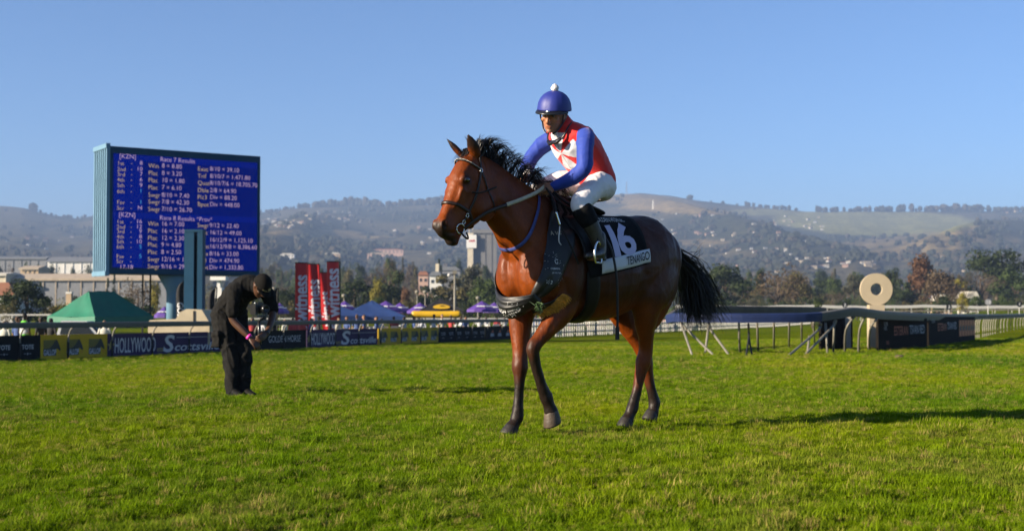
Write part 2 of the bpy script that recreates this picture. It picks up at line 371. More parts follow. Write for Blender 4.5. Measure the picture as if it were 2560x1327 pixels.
def grass(name, y0, y1, dens, scale, seed, label):
    ny = max(8, int((y1 - y0) / .16 if y1 < 30 else (y1 - y0) / .5)); nx = 110; yy = np.linspace(y0, y1, ny); U_, Y_ = np.meshgrid(np.linspace(-1, 1, nx), yy); X_ = U_ * (Y_ * .415 + .5)
    if y1 > 30: X_ = np.maximum(X_, RAIL_A + RAIL_K * Y_ + .1 / .92)
    Z_ = ground_z(X_, Y_) + bumps(X_, Y_) * (1 - smooth01(40, 80, Y_))
    me = grid_mesh(name, X_, Y_, Z_, 'turf'); o = tag(link(name, me), label, 'grass', kind='stuff')
    ng = bpy.data.node_groups.new(name, 'GeometryNodeTree'); ng.interface.new_socket('Geometry', in_out='INPUT', socket_type='NodeSocketGeometry'); ng.interface.new_socket('Geometry', in_out='OUTPUT', socket_type='NodeSocketGeometry')
    N = ng.nodes; gi = N.new('NodeGroupInput'); go = N.new('NodeGroupOutput'); ds = N.new('GeometryNodeDistributePointsOnFaces'); ds.inputs['Density'].default_value = dens; ds.inputs['Seed'].default_value = seed
    ci = N.new('GeometryNodeCollectionInfo'); ci.inputs['Collection'].default_value = tufts; ci.inputs['Separate Children'].default_value = True; ci.inputs['Reset Children'].default_value = True
    io = N.new('GeometryNodeInstanceOnPoints'); io.inputs['Pick Instance'].default_value = True
    r1 = N.new('FunctionNodeRandomValue'); r1.data_type = 'FLOAT_VECTOR'; r1.inputs[0].default_value = (-.15, -.15, 0); r1.inputs[1].default_value = (.15, .15, 6.283)
    r2 = N.new('FunctionNodeRandomValue'); r2.data_type = 'FLOAT'; r2.inputs[2].default_value = .55 * scale; r2.inputs[3].default_value = 1.35 * scale; r2.inputs['Seed'].default_value = seed + 1
    nz = N.new('ShaderNodeTexNoise'); nz.inputs['Scale'].default_value = 3.4; nz.inputs['Detail'].default_value = 4; ps = N.new('GeometryNodeInputPosition'); mm = N.new('ShaderNodeMapRange'); mm.inputs[1].default_value = .3; mm.inputs[2].default_value = .7; mm.inputs[3].default_value = .30; mm.inputs[4].default_value = 1.55
    ml = N.new('ShaderNodeMath'); ml.operation = 'MULTIPLY'; st = N.new('GeometryNodeStoreNamedAttribute'); st.domain = 'INSTANCE'; st.data_type = 'FLOAT'; st.inputs['Name'].default_value = 'tuft'
    r3 = N.new('FunctionNodeRandomValue'); r3.data_type = 'FLOAT'; r3.inputs['Seed'].default_value = seed + 5
    L = ng.links.new; L(gi.outputs[0], ds.inputs['Mesh']); L(ds.outputs['Points'], io.inputs['Points']); L(ci.outputs[0], io.inputs['Instance']); L(r1.outputs[0], io.inputs['Rotation'])
    L(ps.outputs[0], nz.inputs['Vector']); L(nz.outputs[0], mm.inputs[0]); L(mm.outputs[0], ml.inputs[0]); L(r2.outputs[1], ml.inputs[1]); L(ml.outputs[0], io.inputs['Scale'])
    L(io.outputs[0], st.inputs[0]); L(r3.outputs[1], st.inputs['Value']); L(st.outputs[0], go.inputs[0])
    o.modifiers.new('scatter', 'NODES').node_group = ng; return o
grass('turf_grass', 3.6, 12.5, 1500, 1.0, 3, 'short uneven grass blades of the near turf under the horse')
grass('turf_grass', 12.5, 24, 620, 1.15, 7, 'short grass blades of the turf around the cameraman')
grass('turf_grass', 24, 60, 200, 1.5, 9, 'clipped grass of the track running up to the rails')

# hills: a height field that climbs to the ridge seen above the town
_sk = np.array([(-300, 505), (0, 514), (60, 519), (120, 536), (190, 546), (225, 540), (300, 520), (450, 515), (650, 531), (700, 524), (760, 518), (850, 515), (950, 516), (1050, 512), (1180, 508), (1300, 500), (1450, 492), (1540, 486), (1600, 482), (1680, 489), (1740, 500), (1840, 512), (1950, 522), (2010, 528), (2060, 529), (2150, 528), (2300, 528), (2450, 527), (2560, 528), (2900, 520)], float)
def hill_z(px, d):
    top = np.interp(px, _sk[:, 0], _sk[:, 1]); x = (px - 1280) / F_PX * d
    ridge_d = 4300 + 500 * (fbm(px / 420., 3.3, 5) - .5); H_ = (HOR - top) / F_PX * ridge_d + CAM_H
    t = np.clip((d - 750) / (ridge_d - 750), 0, 1.0); prof = .30 * t + .70 * t ** 1.9
    back = np.clip((d - ridge_d) / 1500, 0, 1); z = -3 + (H_ + 3) * prof - back * 120
    spur = np.exp(-((px - (1560 + (4300 - d) * .20)) / (60 + (4300 - d) * .03)) ** 2) * 55 * np.sin(np.clip(t, 0, 1) * PI) ** 1.2 * smooth01(1500, 2900, d)       # spur running down to the right
    spur += np.exp(-((px - (2720 - (4300 - d) * .17)) / (90 + (4300 - d) * .02)) ** 2) * 50 * np.sin(np.clip(t, 0, 1) * PI) ** 1.2 * smooth01(1500, 2900, d)
    spur += np.exp(-((px - (900 - (4300 - d) * .12)) / 130) ** 2) * 45 * np.sin(np.clip(t, 0, 1) * PI)
    gully = (fbm(px / 150., d / 900., 11) - .5) * 42 * np.sin(np.clip(t, 0, 1) * PI)
    return z + spur + gully + (fbm(px / 45., d / 260., 17) - .5) * 14 * smooth01(0, .25, t) * (1 - t ** 6)
hp = np.linspace(-500, 3060, 250); hdist = np.concatenate([np.linspace(650, 4800, 170), np.linspace(4850, 6000, 12)])
HP, HD = np.meshgrid(hp, hdist); HZ = hill_z(HP, HD); HX = (HP - 1280) / F_PX * HD
m_ = NT('hillside'); a_ = m_.n('Attribute'); a_.attribute_name = 'Col'; f_ = m_.ramp(m_.noise(.02, 5, .65), [(.3, (.45,) * 3), (.7, (.98,) * 3)]); g_ = m_.ramp(m_.noise(.09, 3), [(.35, (.6,) * 3), (.65, (1.3,) * 3)])
m_.set(m_.mix(1, m_.mix(1, a_.outputs['Color'], f_, 'MULTIPLY'), g_, 'MULTIPLY'), .95, 0, .05); m_.bump(m_.noise(.05, 4, .7), 1.0, 6.0)
hill_me = grid_mesh('hills', HX, HD, HZ, 'hillside'); pxs, ds_ = HP.ravel(), HD.ravel(); rows = HOR - (HZ.ravel() - CAM_H) / ds_ * F_PX
wood = np.array([.030, .034, .018]); field = np.array([.26, .19, .09]); meadow = np.array([.22, .215, .085]); scrub = np.array([.085, .072, .040]); Ch = np.tile(scrub, (len(pxs), 1))
k = smooth01(.46, .56, fbm(pxs / 150., ds_ / 230., 31)); Ch = Ch * (1 - k[:, None]) + wood * k[:, None]
def zone(cx, cy, rx, ry, col, amt=1.0, sl=0.0):
    global Ch
    e = ((pxs - cx) / rx) ** 2 + ((rows - cy - sl * (pxs - cx)) / ry) ** 2 + .7 * (fbm(pxs / 60., ds_ / 160., 41) - .5); k = ((1 - smooth01(.7, 1.1, e)) * amt)[:, None]; Ch = Ch * (1 - k) + np.asarray(col) * k
zone(2190, 556, 270, 36, meadow, .95, .03); zone(2250, 600, 200, 14, field, .5, -.1); zone(2480, 600, 130, 16, field, .6, -.1); zone(1900, 530, 80, 9, meadow, .8); zone(1600, 500, 170, 16, field, .7, .08); zone(1700, 525, 150, 9, field, .8, .05); zone(2320, 625, 200, 22, field, .6, -.12); zone(2440, 572, 80, 9, field, .9, -.25)
zone(790, 582, 130, 9, field, .9); zone(870, 592, 130, 4, field, .7); zone(1900, 590, 260, 38, wood, .8, .16); zone(2520, 570, 70, 25, wood, .8); zone(1720, 605, 120, 6, field, .5)
set_col(hill_me, Ch); tag(link('hills', hill_me), 'hazy wooded hills with pale fields beyond the town', kind='structure')
def hill_hit(px, row):                                # first hill point met by a pixel's ray
    dd = np.linspace(760, 4700, 500); zr = CAM_H + (HOR - row) / F_PX * dd; zh = hill_z(np.full(500, float(px)), dd); i = np.argmax(zh > zr)
    d = dd[i] if zh[i] > zr[i] else 4300.0; return np.array([(px - 1280) / F_PX * d, d, float(hill_z(np.array([float(px)]), np.array([d]))[0])])
def land(px, d): return np.array([(px - 1280) / F_PX * d, d, float(hill_z(np.array([float(px)]), np.array([float(d)]))[0]) if d > 750 else float(ground_z((px - 1280) / F_PX * d, d))])

# haze: pale air over the whole valley
hz = NT('haze_air'); pv = hz.n('VolumePrincipled'); pv.inputs['Color'].default_value = (.265, .375, .60, 1); pv.inputs['Density'].default_value = 1.95e-4; pv.inputs['Anisotropy'].default_value = .0
hz.t.nodes.remove(hz.b); hz.l(pv.outputs[0], hz.out.inputs['Volume'])
mb = MB(); mb.box((0, 2900, 209), (9400, 6800, 448)); tag(mb.build('haze', 'haze_air'), 'pale bluish haze filling the valley', 'haze', kind='stuff')
# ------------------------------------------------------------------ town buildings, houses, trees
plain('wall_cream', (.62, .54, .40), .8, .12, .6); plain('wall_white', (.72, .70, .66), .8, .08, .6); plain('wall_pink', (.52, .34, .27), .8, .12, .6); plain('wall_grey', (.20, .205, .22), .8, .15, .5); plain('wall_tan', (.46, .34, .22), .85, .12, .6)
plain('silo_grey', (.17, .165, .16), .9, .12, .3); plain('concrete', (.38, .35, .30), .85, .15, .4, bump=.2, bscale=3); plain('roof_tile', (.30, .13, .08), .85, .2, .8); plain('roof_grey', (.16, .17, .19), .7, .15, .8); plain('roof_tan', (.42, .34, .25), .75, .15, .6); plain('roof_pale', (.60, .56, .48), .7, .1, .6)
plain('window_dark', (.03, .035, .045), .15, .2, spec=.6); plain('sign_white', (.78, .76, .72), .6, .04); plain('sign_red', (.5, .03, .04), .6, .05)
def place(name, label, cat, px, d, group=None, rz=0.0, sink=.3):
    p = land(px, d); p[2] -= sink; return thing(name, label, cat, p, rz, group)
def zrow(row, d): return CAM_H + (HOR - row) / F_PX * d
# long sheds on the left
def shed(px0, px1, top, eave, d, label, wall, roof, bays, name='long_shed'):
    w = (px1 - px0) / F_PX * d; t = place(name, label, 'building', (px0 + px1) / 2, d); z0 = t.location.z; ht_, he = zrow(top, d) - z0, zrow(eave, d) - z0; dp = 14.0
    mb = MB(); mb.box((0, dp / 2, he / 2), (w, dp, he)); mb.build('wall', wall, t)
    mb = MB(); mb.prism([(0, -.6, he), (0, dp / 2, ht_), (0, dp + .6, he), (0, dp + .6, he - .25), (0, -.6, he - .25)], (-w / 2 - .5, 0, .03), (w / 2 + .5, 0, .03)); mb.build('roof', roof, t)
    mb = MB(); mb.box((0, -.72, he - .35), (w + 1, .16, .8)); mb.build('fascia', roof, t)
    for i in range(bays):
        x = -w / 2 + (i + .5) * w / bays; mb = MB(); mb.box((x, -.06, he * .42), (w / bays * .86, .16, he * .6)); f = mb.build('window', 'window_dark' if wall != 'wall_grey' else 'wall_grey', t)
        mb = MB(); mb.box((x + w / bays * .5, -.12, he * .5), (.35, .3, he * .96)); mb.build('pilaster', roof if wall == 'wall_grey' else wall, t)
shed(14, 455, 683, 696, 430, 'long grey shed with a tan roof edge behind the dark round tree', 'wall_grey', 'roof_tan', 14)
shed(-40, 14, 680, 684, 425, 'cream end block beside the long grey shed', 'wall_cream', 'roof_pale', 2, 'end_block'); shed(118, 330, 641, 652, 700, 'low pale shed behind the long grey shed', 'wall_white', 'roof_grey', 10)
shed(-30, 115, 640, 645, 720, 'low blue grey shed at the foot of the hill', 'wall_grey', 'roof_grey', 7); shed(50, 95, 663, 670, 560, 'small cream roofed hall between the sheds', 'wall_tan', 'roof_tan', 4, 'hall')
# silo with a sign
t = place('grain_silo', 'tall pale concrete silo with a white sign board', 'silo', 1205, 900); z0 = t.location.z; hs = zrow(583, 900) - z0; k9 = 900 / F_PX
mb = MB(); mb.box((8 * k9, 3, hs / 2), (58 * k9, 9, hs)); mb.build('bin_block', 'silo_grey', t)  # grey holds the shade of the silo's unlit faces
for x in (-8, 8, 24): mb = MB(); mb.box((x * k9, -1.6, hs / 2), (.5, .4, hs)); mb.build('rib', 'silo_grey', t)
mb = MB(); mb.box((-29 * k9, -1, hs / 2), (14 * k9, 6, hs)); mb.build('lit_side', 'wall_cream', t); mb = MB(); mb.box((0, 0, hs + 1.2), (50 * k9, 5, 2.6)); mb.build('roof_house', 'silo_grey', t)  # cream block is the silo's sunlit left part, light put into its colour
mb = MB(); mb.box((-26 * k9, -4.4, hs - 21 * k9), (25 * k9, .3, 33 * k9)); sg = mb.build('sign_board', 'sign_white', t); text('nwk', 2.6, t, 'sign_red', frame((-32 * k9, -4.6, hs - 22 * k9), (1, 0, 0), (0, 0, 1)), 'sign_lettering', bold=.04)
for x in (-32, -24): mb = MB(); mb.box((x * k9, 0, hs + 2.6), (.9, .9, 3.8)); mb.build('vent', 'concrete', t)
# nearer white and pink buildings
def block(name, label, px0, px1, top, d, wall, roof, dp=9, win=2, floors=2, tower=None):
    if d > 700:                                        # on the slope: the hill decides how far away it is
        p = hill_hit((px0 + px1) / 2, top + 15); d = p[1]; t = thing(name, label, 'building', p - np.array([0, 0, 1.5]))
    else: t = place(name, label, 'building', (px0 + px1) / 2, d)
    w = (px1 - px0) / F_PX * d; h_ = zrow(top, d) - t.location.z; mb = MB(); mb.box((0, dp / 2, h_ / 2), (w, dp, h_)); mb.build('wall', wall, t)
    mb = MB(); mb.prism([(-w / 2 - .4, 0, 0), (w / 2 + .4, 0, 0), (w / 2 - w * .2, 0, 1.7), (-w / 2 + w * .2, 0, 1.7)], (0, -.5, h_ + .01), (0, dp + .5, h_ + .01)); mb.build('roof', roof, t)
    for f in range(floors):
        for i in range(win):
            x = -w / 2 + (i + .5) * w / win; mb = MB(); mb.box((x, -.03, h_ - 2.0 - f * 3), (w / win * .5, .12, 1.3)); mb.build('window', 'window_dark', t)
    if tower: mb = MB(); mb.box((tower * w, 2, h_ + 2.2), (w * .28, 3, 5.0)); mb.build('tower', 'wall_cream', t)
    return t
block('office_building', 'white two storey building with a cream tower above the trees', 1074, 1104, 690, 470, 'wall_white', 'roof_grey', tower=.12); block('office_building', 'pink building with a dark roof beside the white tower', 1046, 1070, 688, 520, 'wall_pink', 'roof_tile')
block('office_building', 'dark slate roofed hall in front of the silo foot', 1100, 1150, 676, 560, 'wall_grey', 'roof_grey'); block('school_building', 'long pink roofed building on the lower hillside', 930, 1008, 624, 1200, 'wall_pink', 'roof_tile', 14, 8)
block('school_building', 'brick coloured annexe below the long pink roofed building', 918, 975, 634, 1150, 'wall_pink', 'roof_tan', 14, 6); block('apartment_building', 'white block with pale gable among dark trees', 700, 735, 636, 1000, 'wall_white', 'roof_pale', 10, 4); block('apartment_building', 'tan gabled building above the red flags', 812, 850, 634, 1000, 'wall_tan', 'roof_pale', 12, 3)
block('cottage', 'small white walled cottage left of the dark round tree', -10, 34, 738, 165, 'wall_white', 'roof_tile', 6, 2, 1); block('cottage', 'low cottage with white wall under the autumn trees', 2338, 2380, 752, 330, 'wall_tan', 'roof_pale', 6, 2, 1); block('cottage', 'bright white shed beside the yellow bush', 2415, 2445, 746, 300, 'wall_white', 'roof_pale', 6, 1, 1)
# cottage chimney seen over the tent
t = place('brick_chimney', 'short brick chimney with pale cap showing behind the green tent', 'chimney', 174, 150); hc = zrow(733, 150) - t.location.z
mb = MB(); mb.box((0, 0, hc / 2), (.62, .62, hc)); mb.build('stack', 'wall_tan', t); mb = MB(); mb.box((0, 0, hc + .06), (.72, .72, .2)); mb.build('cap', 'wall_white', t)
# houses on the hills
plain('house_white', (.42, .41, .40), .85, .1, .6); plain('house_cream', (.36, .30, .22), .85, .12, .6); plain('house_pink', (.30, .20, .16), .85, .12, .6); plain('house_tiles', (.19, .10, .07), .9, .2, .6); plain('house_tan', (.27, .22, .17), .9, .15, .6); plain('house_slate', (.11, .115, .13), .9, .15, .6)
def house_mesh(wall, roof, seed):
    rg = np.random.RandomState(seed); w, dp, h_, rh = rg.uniform(10, 16), rg.uniform(8, 10), rg.uniform(3.2, 5.5), rg.uniform(1.6, 2.6); mb = MB(); mb.box((0, 0, h_ / 2 - 3), (w, dp, h_ + 6), 0)
    mb.prism([(0, -dp / 2 - .6, h_), (0, 0, h_ + rh), (0, dp / 2 + .6, h_)], (-w / 2 - .5, 0, .02), (w / 2 + .5, 0, .02), 1)
    for x in (-.3, .05, .32): mb.box((x * w, -dp / 2 - .02, h_ * .55), (w * .12, .12, h_ * .4), 2)
    return mb.mesh('house', [wall, roof, 'window_dark'])
hms = [house_mesh(*a, i) for i, a in enumerate((('house_white', 'house_cream'), ('house_cream', 'house_tan'), ('house_pink', 'house_tiles'), ('house_white', 'house_tiles'), ('house_cream', 'house_tan'), ('house_white', 'house_slate')))]
rh_ = np.random.RandomState(4)
clusters = [(650, 760, 548, 572, 34, 'below the wooded left ridge'), (760, 900, 530, 560, 30, 'on the slope under the ridge pines'), (700, 1000, 632, 660, 18, 'along the foot of the left hill'), (960, 1160, 565, 640, 26, 'scattered behind the horse head'), (0, 215, 585, 625, 14, 'on the far left hillside'),
            (1640, 1800, 535, 600, 24, 'on the dark slope behind the horse rump'), (1860, 2060, 540, 575, 34, 'in a row along the meadow edge'), (1760, 2020, 580, 640, 36, 'dotted through the wooded valley'), (1900, 2190, 646, 672, 62, 'in the dense estate at the hill foot'), (2340, 2540, 640, 680, 20, 'between the autumn trees'), (1840, 1960, 655, 690, 16, 'low behind the big dark tree'), (2500, 2560, 524, 534, 4, 'up on the right skyline')]
for x0, x1, y0, y1, n, where in clusters:
    for i in range(int(n * .72)):
        p = hill_hit(rh_.uniform(x0, x1), y0 + (y1 - y0) * rh_.rand()); hk_ = rh_.randint(6); hm = hms[hk_]; o = link('house', hm, None, tuple(p), rh_.uniform(-.6, .6)); s = rh_.uniform(.42, .75) * (1.1 if p[1] > 2500 else .85); o.scale = (s, s, s)
        tag(o, ('small white house with pale roof ', 'small cream house with tan roof ', 'small pink house with red roof ', 'small white house with red roof ', 'small cream house with pale roof ', 'small white house with grey roof ')[hk_] + where, 'house', 'houses ' + where)
# masts on the ridge
for px, row, hh_, lab in ((1567, 484, 46, 'thin lattice mast on the hilltop skyline'), (1633, 520, 26, 'slim white mast standing on the hill shoulder')):
    p = hill_hit(px, row + 3); t = thing('radio_mast', lab, 'mast', p); mb = MB()
    for sx, sy in ((-1, -1), (1, -1), (0, 1)): mb.tube([(sx * 2.2, sy * 2, -4), (sx * .5, sy * .5, hh_)], .45, 5)
    for k in range(7): z = k * hh_ / 7; mb.tube([(-2 + .2 * k, -2 + .2 * k, z), (2 - .2 * k, -2 + .2 * k, z + hh_ / 7)], .3, 4)
    mb.build('lattice', 'sign_white' if px > 1600 else 'roof_grey', t)

# ---- trees
def leaf_mat(name, c, var=.45, scale=.7):
    c = tuple(k * ALB for k in c); m_ = NT(name); g = m_.n('NewGeometry'); q = m_.n('TexNoise'); q.inputs['Scale'].default_value = scale; q.inputs['Detail'].default_value = 3; m_.l(g.outputs['Position'], q.inputs['Vector'])
    col = m_.ramp(q.outputs['Fac'], [(.3, tuple(k * (1 - var) for k in c)), (.7, tuple(k * (1 + var) for k in c))]); m_.set(col, .7, 0, .2)
    tr = m_.n('BsdfTranslucent'); m_.l(col, tr.inputs[0]); ms = m_.n('MixShader'); ms.inputs[0].default_value = .25; m_.l(m_.b.outputs[0], ms.inputs[1]); m_.l(tr.outputs[0], ms.inputs[2]); m_.l(ms.outputs[0], m_.out.inputs[0])
for nm, c in (('leaf_dark', (.030, .045, .012)), ('leaf_green', (.05, .075, .016)), ('leaf_olive', (.10, .085, .028)), ('leaf_brown', (.105, .072, .038)), ('leaf_russet', (.12, .06, .03)), ('leaf_yellow', (.22, .19, .025)), ('leaf_grey', (.075, .075, .045)), ('twig_grey', (.12, .09, .065)), ('wood_far', (.030, .034, .022)), ('wood_far_brown', (.055, .045, .03))): leaf_mat(nm, c)
plain('bark', (.09, .065, .045), .9, .3, 3)
def crown_mesh(seed, n_blob, leaves, shape, ls=.07):
    """unit crown: x,y in about -0.5..0.5, z 0..1"""
    rg = np.random.RandomState(seed); B = []
    for i in range(n_blob):
        a = rg.rand() * 2 * PI
        if shape == 'round': z = rg.uniform(.2, .88); r = .40 * math.sqrt(max(.05, 1 - ((z - .5) / .55) ** 2)) * rg.uniform(.3, 1); br = rg.uniform(.12, .2)
        elif shape == 'tall': z = rg.uniform(.15, .95); r = .3 * (1 - abs(z - .4)) * rg.uniform(.2, 1); br = rg.uniform(.09, .17)
        elif shape == 'umbrella': z = rg.uniform(.55, .92); r = .42 * rg.uniform(.2, 1) * (1.25 - z * .6); br = rg.uniform(.10, .16)
        else: z = rg.uniform(.1, .95); r = .34 * (1.02 - z) * rg.uniform(.3, 1); br = .06 + .1 * (1 - z)
        B.append((r * math.cos(a), r * math.sin(a), z, br))
    V = []; Fc = []
    for x, y, z, br in B:
        for _ in range(leaves // n_blob):
            d = rg.randn(3); d /= np.linalg.norm(d); p = np.array([x, y, z]) + d * br * rg.uniform(.55, 1.08) * np.array([1, 1, .8]); s = ls * rg.uniform(.5, 1.2); u = np.cross(d, rg.randn(3)); u /= np.linalg.norm(u) + 1e-9; w = np.cross(d + .7 * rg.randn(3), u); w /= np.linalg.norm(w) + 1e-9
            k = len(V); V += [p - u * s * .5, p - w * s * .35 + u * s * .1, p + u * s * .5, p + w * s * .35 - u * s * .1]; Fc.append((k, k + 1, k + 2, k + 3))
    mb = MB(); mb.add(np.array(V), Fc); return mb.mesh('crown', 'leaf_dark'), B
def bare_mesh(seed):                                  # crown of fine twigs
    rg = np.random.RandomState(seed); mb = MB()
    def grow(p, d, ln, r, lv):
        q = p + d * ln; mb.tube([p, (p + q) / 2 + rg.randn(3) * ln * .06, q], [r, r * .8, r * .6], 3, cap=False)
        if lv < 4:
            for _ in range(3 if lv < 3 else 4):
                e = d + rg.randn(3) * .45; e[2] = abs(e[2]) * .9 + .15; e /= np.linalg.norm(e); grow(q, e, ln * rg.uniform(.6, .8), r * .55, lv + 1)
    for _ in range(4): e = np.array([rg.randn() * .25, rg.randn() * .25, 1.0]); grow(np.array([0, 0, .12]), e / np.linalg.norm(e), .27, .016, 0)
    return mb.mesh('crown', 'twig_grey')
def trunk_mesh(seed, B):
    rg = np.random.RandomState(seed); mb = MB(); mb.tube([(0, 0, -.05), (.01, .0, .2), (.0, .01, .5), (.0, 0, .75)], [.035, .026, .018, .006], 7)
    for x, y, z, br in B[:7]: mb.tube([(0, 0, max(.12, z * .45)), (x * .5, y * .5, z * .75), (x, y, z)], [.014, .009, .004], 5)
    return mb.mesh('trunk', 'bark', True)
shapes = {}
for nm, sd, nb, lv, sh, ls in (('round', 1, 26, 3000, 'round', .055), ('round2', 2, 20, 2400, 'round', .06), ('tall', 3, 24, 2600, 'tall', .05), ('umbrella', 4, 22, 2400, 'umbrella', .05), ('cone', 5, 26, 2200, 'cone', .045), ('open', 6, 22, 1500, 'round', .04)):
    cm, B = crown_mesh(sd, nb, lv, sh, ls); shapes[nm] = (cm, trunk_mesh(sd + 50, B))
shapes['bare'] = (bare_mesh(8), trunk_mesh(60, [(.1, .1, .5, .1), (-.12, .05, .6, .1)]))
def tree(px, top, wpx, d, shape, leaf, label, name='tree', cat='tree', base=None, group=None, seedrot=None):
    p = land(px, d); p[2] -= .2; h_ = zrow(top, d) - p[2]; w = wpx / F_PX * d; t = thing(name, label, cat, p, rh_.uniform(0, 6.28), group)
    cm, tm = shapes[shape]
    for nm, me in (('trunk', tm), ('crown', cm)):
        o = link(nm, me, t); o.scale = (w * 1.05, w * 1.05, h_)
        if nm == 'crown': o.material_slots[0].link = 'OBJECT'; o.material_slots[0].material = MAT(leaf)
    return t
T = [(1815, 655, 150, 280, 'round', 'leaf_dark', 'big dark green tree right behind the horse tail'), (1765, 705, 60, 300, 'round2', 'leaf_green', 'small green tree at the left edge of the big dark tree'), (1870, 715, 70, 300, 'open', 'leaf_olive', 'pale olive tree between the dark tree and the brown one'), (1945, 652, 130, 310, 'open', 'leaf_brown', 'tall thin leaved brownish tree with grey stems'), (1985, 676, 80, 330, 'round', 'leaf_olive', 'olive tree leaning on the tall brownish tree'), (1900, 668, 50, 340, 'tall', 'leaf_dark', 'slim dark tree left of the tall brownish one'),
     (2035, 690, 70, 360, 'round2', 'leaf_dark', 'rounded dark tree before the estate houses'), (2080, 716, 90, 300, 'bare', 'twig_grey', 'low leafless brown thicket tree near the post'), (2085, 690, 50, 380, 'round', 'leaf_green', 'green tree behind the leafless thicket'), (2135, 684, 55, 340, 'umbrella', 'leaf_grey', 'grey green flat topped tree left of the cream disc'), (2228, 668, 60, 330, 'tall', 'leaf_dark', 'tall dark tree just right of the cream disc'), (2255, 690, 70, 320, 'round2', 'leaf_dark', 'broad dark tree at the foot of the russet one'),
     (2300, 634, 110, 320, 'tall', 'leaf_russet', 'tall russet autumn tree'), (2345, 672, 100, 310, 'round', 'leaf_brown', 'rusty brown tree beside the tall russet one'), (2408, 690, 60, 330, 'round2', 'leaf_yellow', 'yellow green tree between brown and grey trees'), (2450, 660, 140, 330, 'bare', 'twig_grey', 'wide leafless grey tree'), (2490, 622, 150, 350, 'umbrella', 'leaf_dark', 'tallest dark flat crowned tree at the right'), (2535, 672, 110, 340, 'round', 'leaf_green', 'green tree at the foot of the flat crowned one'), (2590, 650, 110, 350, 'round2', 'leaf_dark', 'dark tree at the right border of the trees'), (2400, 712, 70, 300, 'bare', 'twig_grey', 'small leafless tree over the white shed'),
     (70, 694, 125, 130, 'round', 'leaf_dark', 'dense dark rounded tree before the long shed'), (130, 735, 60, 135, 'round2', 'leaf_olive', 'brownish shrub tree right of the dark rounded one'), (20, 742, 50, 125, 'open', 'leaf_olive', 'olive bushy tree by the white cottage'), (200, 735, 110, 190, 'round', 'leaf_dark', 'low dark hedge tree behind the green tent'), (345, 688, 90, 200, 'open', 'leaf_brown', 'thin brownish tree behind the green tent'), (388, 700, 44, 180, 'tall', 'leaf_yellow', 'slim yellow green tree left of the blue column'), (270, 692, 26, 330, 'cone', 'leaf_dark', 'small dark conifer against the long shed'), (286, 682, 28, 330, 'cone', 'leaf_dark', 'taller dark conifer against the long shed'), (320, 738, 120, 170, 'round2', 'leaf_green', 'green bush row behind the tent ridge'),
     (540, 702, 70, 220, 'open', 'leaf_olive', 'olive tree between the blue column and the man'), (612, 690, 60, 210, 'round2', 'leaf_yellow', 'yellow crowned tree over the stooping man'), (590, 716, 60, 200, 'round', 'leaf_green', 'green tree behind the stooping man'), (690, 690, 120, 240, 'bare', 'twig_grey', 'brown leafless tree left of the red flags'), (722, 718, 80, 210, 'round', 'leaf_dark', 'dark tree left of the red flags'), (660, 728, 60, 215, 'round2', 'leaf_dark', 'low dark tree by the capped head'),
     (885, 694, 120, 230, 'round', 'leaf_dark', 'dark tree right of the red flags'), (850, 712, 60, 250, 'round2', 'leaf_green', 'green tree peeping past the red flags'), (972, 668, 105, 230, 'round2', 'leaf_dark', 'big dark tree under the leafless one'), (985, 634, 105, 290, 'bare', 'leaf_brown', 'tall reddish leafless tree'), (945, 690, 36, 225, 'round', 'leaf_yellow', 'small yellow green tree by the big dark one'), (1015, 716, 46, 220, 'tall', 'leaf_russet', 'small orange autumn tree'), (1040, 700, 70, 300, 'bare', 'twig_grey', 'leafless tree before the pink building'), (1130, 678, 120, 230, 'round2', 'leaf_olive', 'olive tree behind the camera pole'), (1180, 658, 90, 250, 'tall', 'leaf_grey', 'grey green upright tree before the silo'), (1215, 690, 90, 225, 'round', 'leaf_green', 'green tree at the silo foot'), (1080, 708, 90, 225, 'round2', 'leaf_dark', 'low dark tree behind the black tent'), (1265, 690, 80, 240, 'round', 'leaf_dark', 'dark tree beyond the horse chest'), (1340, 700, 90, 260, 'round2', 'leaf_green', 'green tree beyond the horse forelegs'), (1480, 700, 120, 270, 'round', 'leaf_dark', 'dark tree beyond the horse belly'), (1620, 690, 110, 280, 'round', 'leaf_green', 'green tree beyond the horse hind legs'), (1720, 695, 70, 290, 'round2', 'leaf_dark', 'dark tree beyond the horse tail')]
for a in T: tree(a[0], a[1], a[2] * 1.2, *a[3:])
tree(2030, 746, 75, 120, 'round2', 'leaf_green', 'bright green bush behind the blue rail', 'bush', 'bush'); tree(2404, 728, 34, 200, 'round', 'leaf_yellow', 'bright yellow flowering bush by the white shed', 'bush', 'bush'); tree(165, 740, 60, 128, 'open', 'leaf_yellow', 'yellow flowering bush beside the dark rounded tree', 'bush', 'bush')
for i in range(34):                                    # hedge line under the trees
    px = 1690 + i * 27 + rh_.uniform(-8, 8); tree(px, rh_.uniform(735, 750), rh_.uniform(34, 60), rh_.uniform(225, 260), ('round2', 'round', 'open')[i % 3], ('leaf_dark', 'leaf_olive', 'leaf_green', 'leaf_grey')[rh_.randint(4)], 'low shrub in the belt under the trees', 'shrub', 'shrub', group='shrubs under the trees')
for i in range(26):
    px = 560 + i * 29 + rh_.uniform(-8, 8); tree(px, rh_.uniform(738, 752), rh_.uniform(34, 60), rh_.uniform(170, 200), ('round2', 'round', 'open')[i % 3], ('leaf_dark', 'leaf_olive', 'leaf_green', 'leaf_grey')[rh_.randint(4)], 'low shrub behind the parasols and tents', 'shrub', 'shrub', group='shrubs behind the parasols')
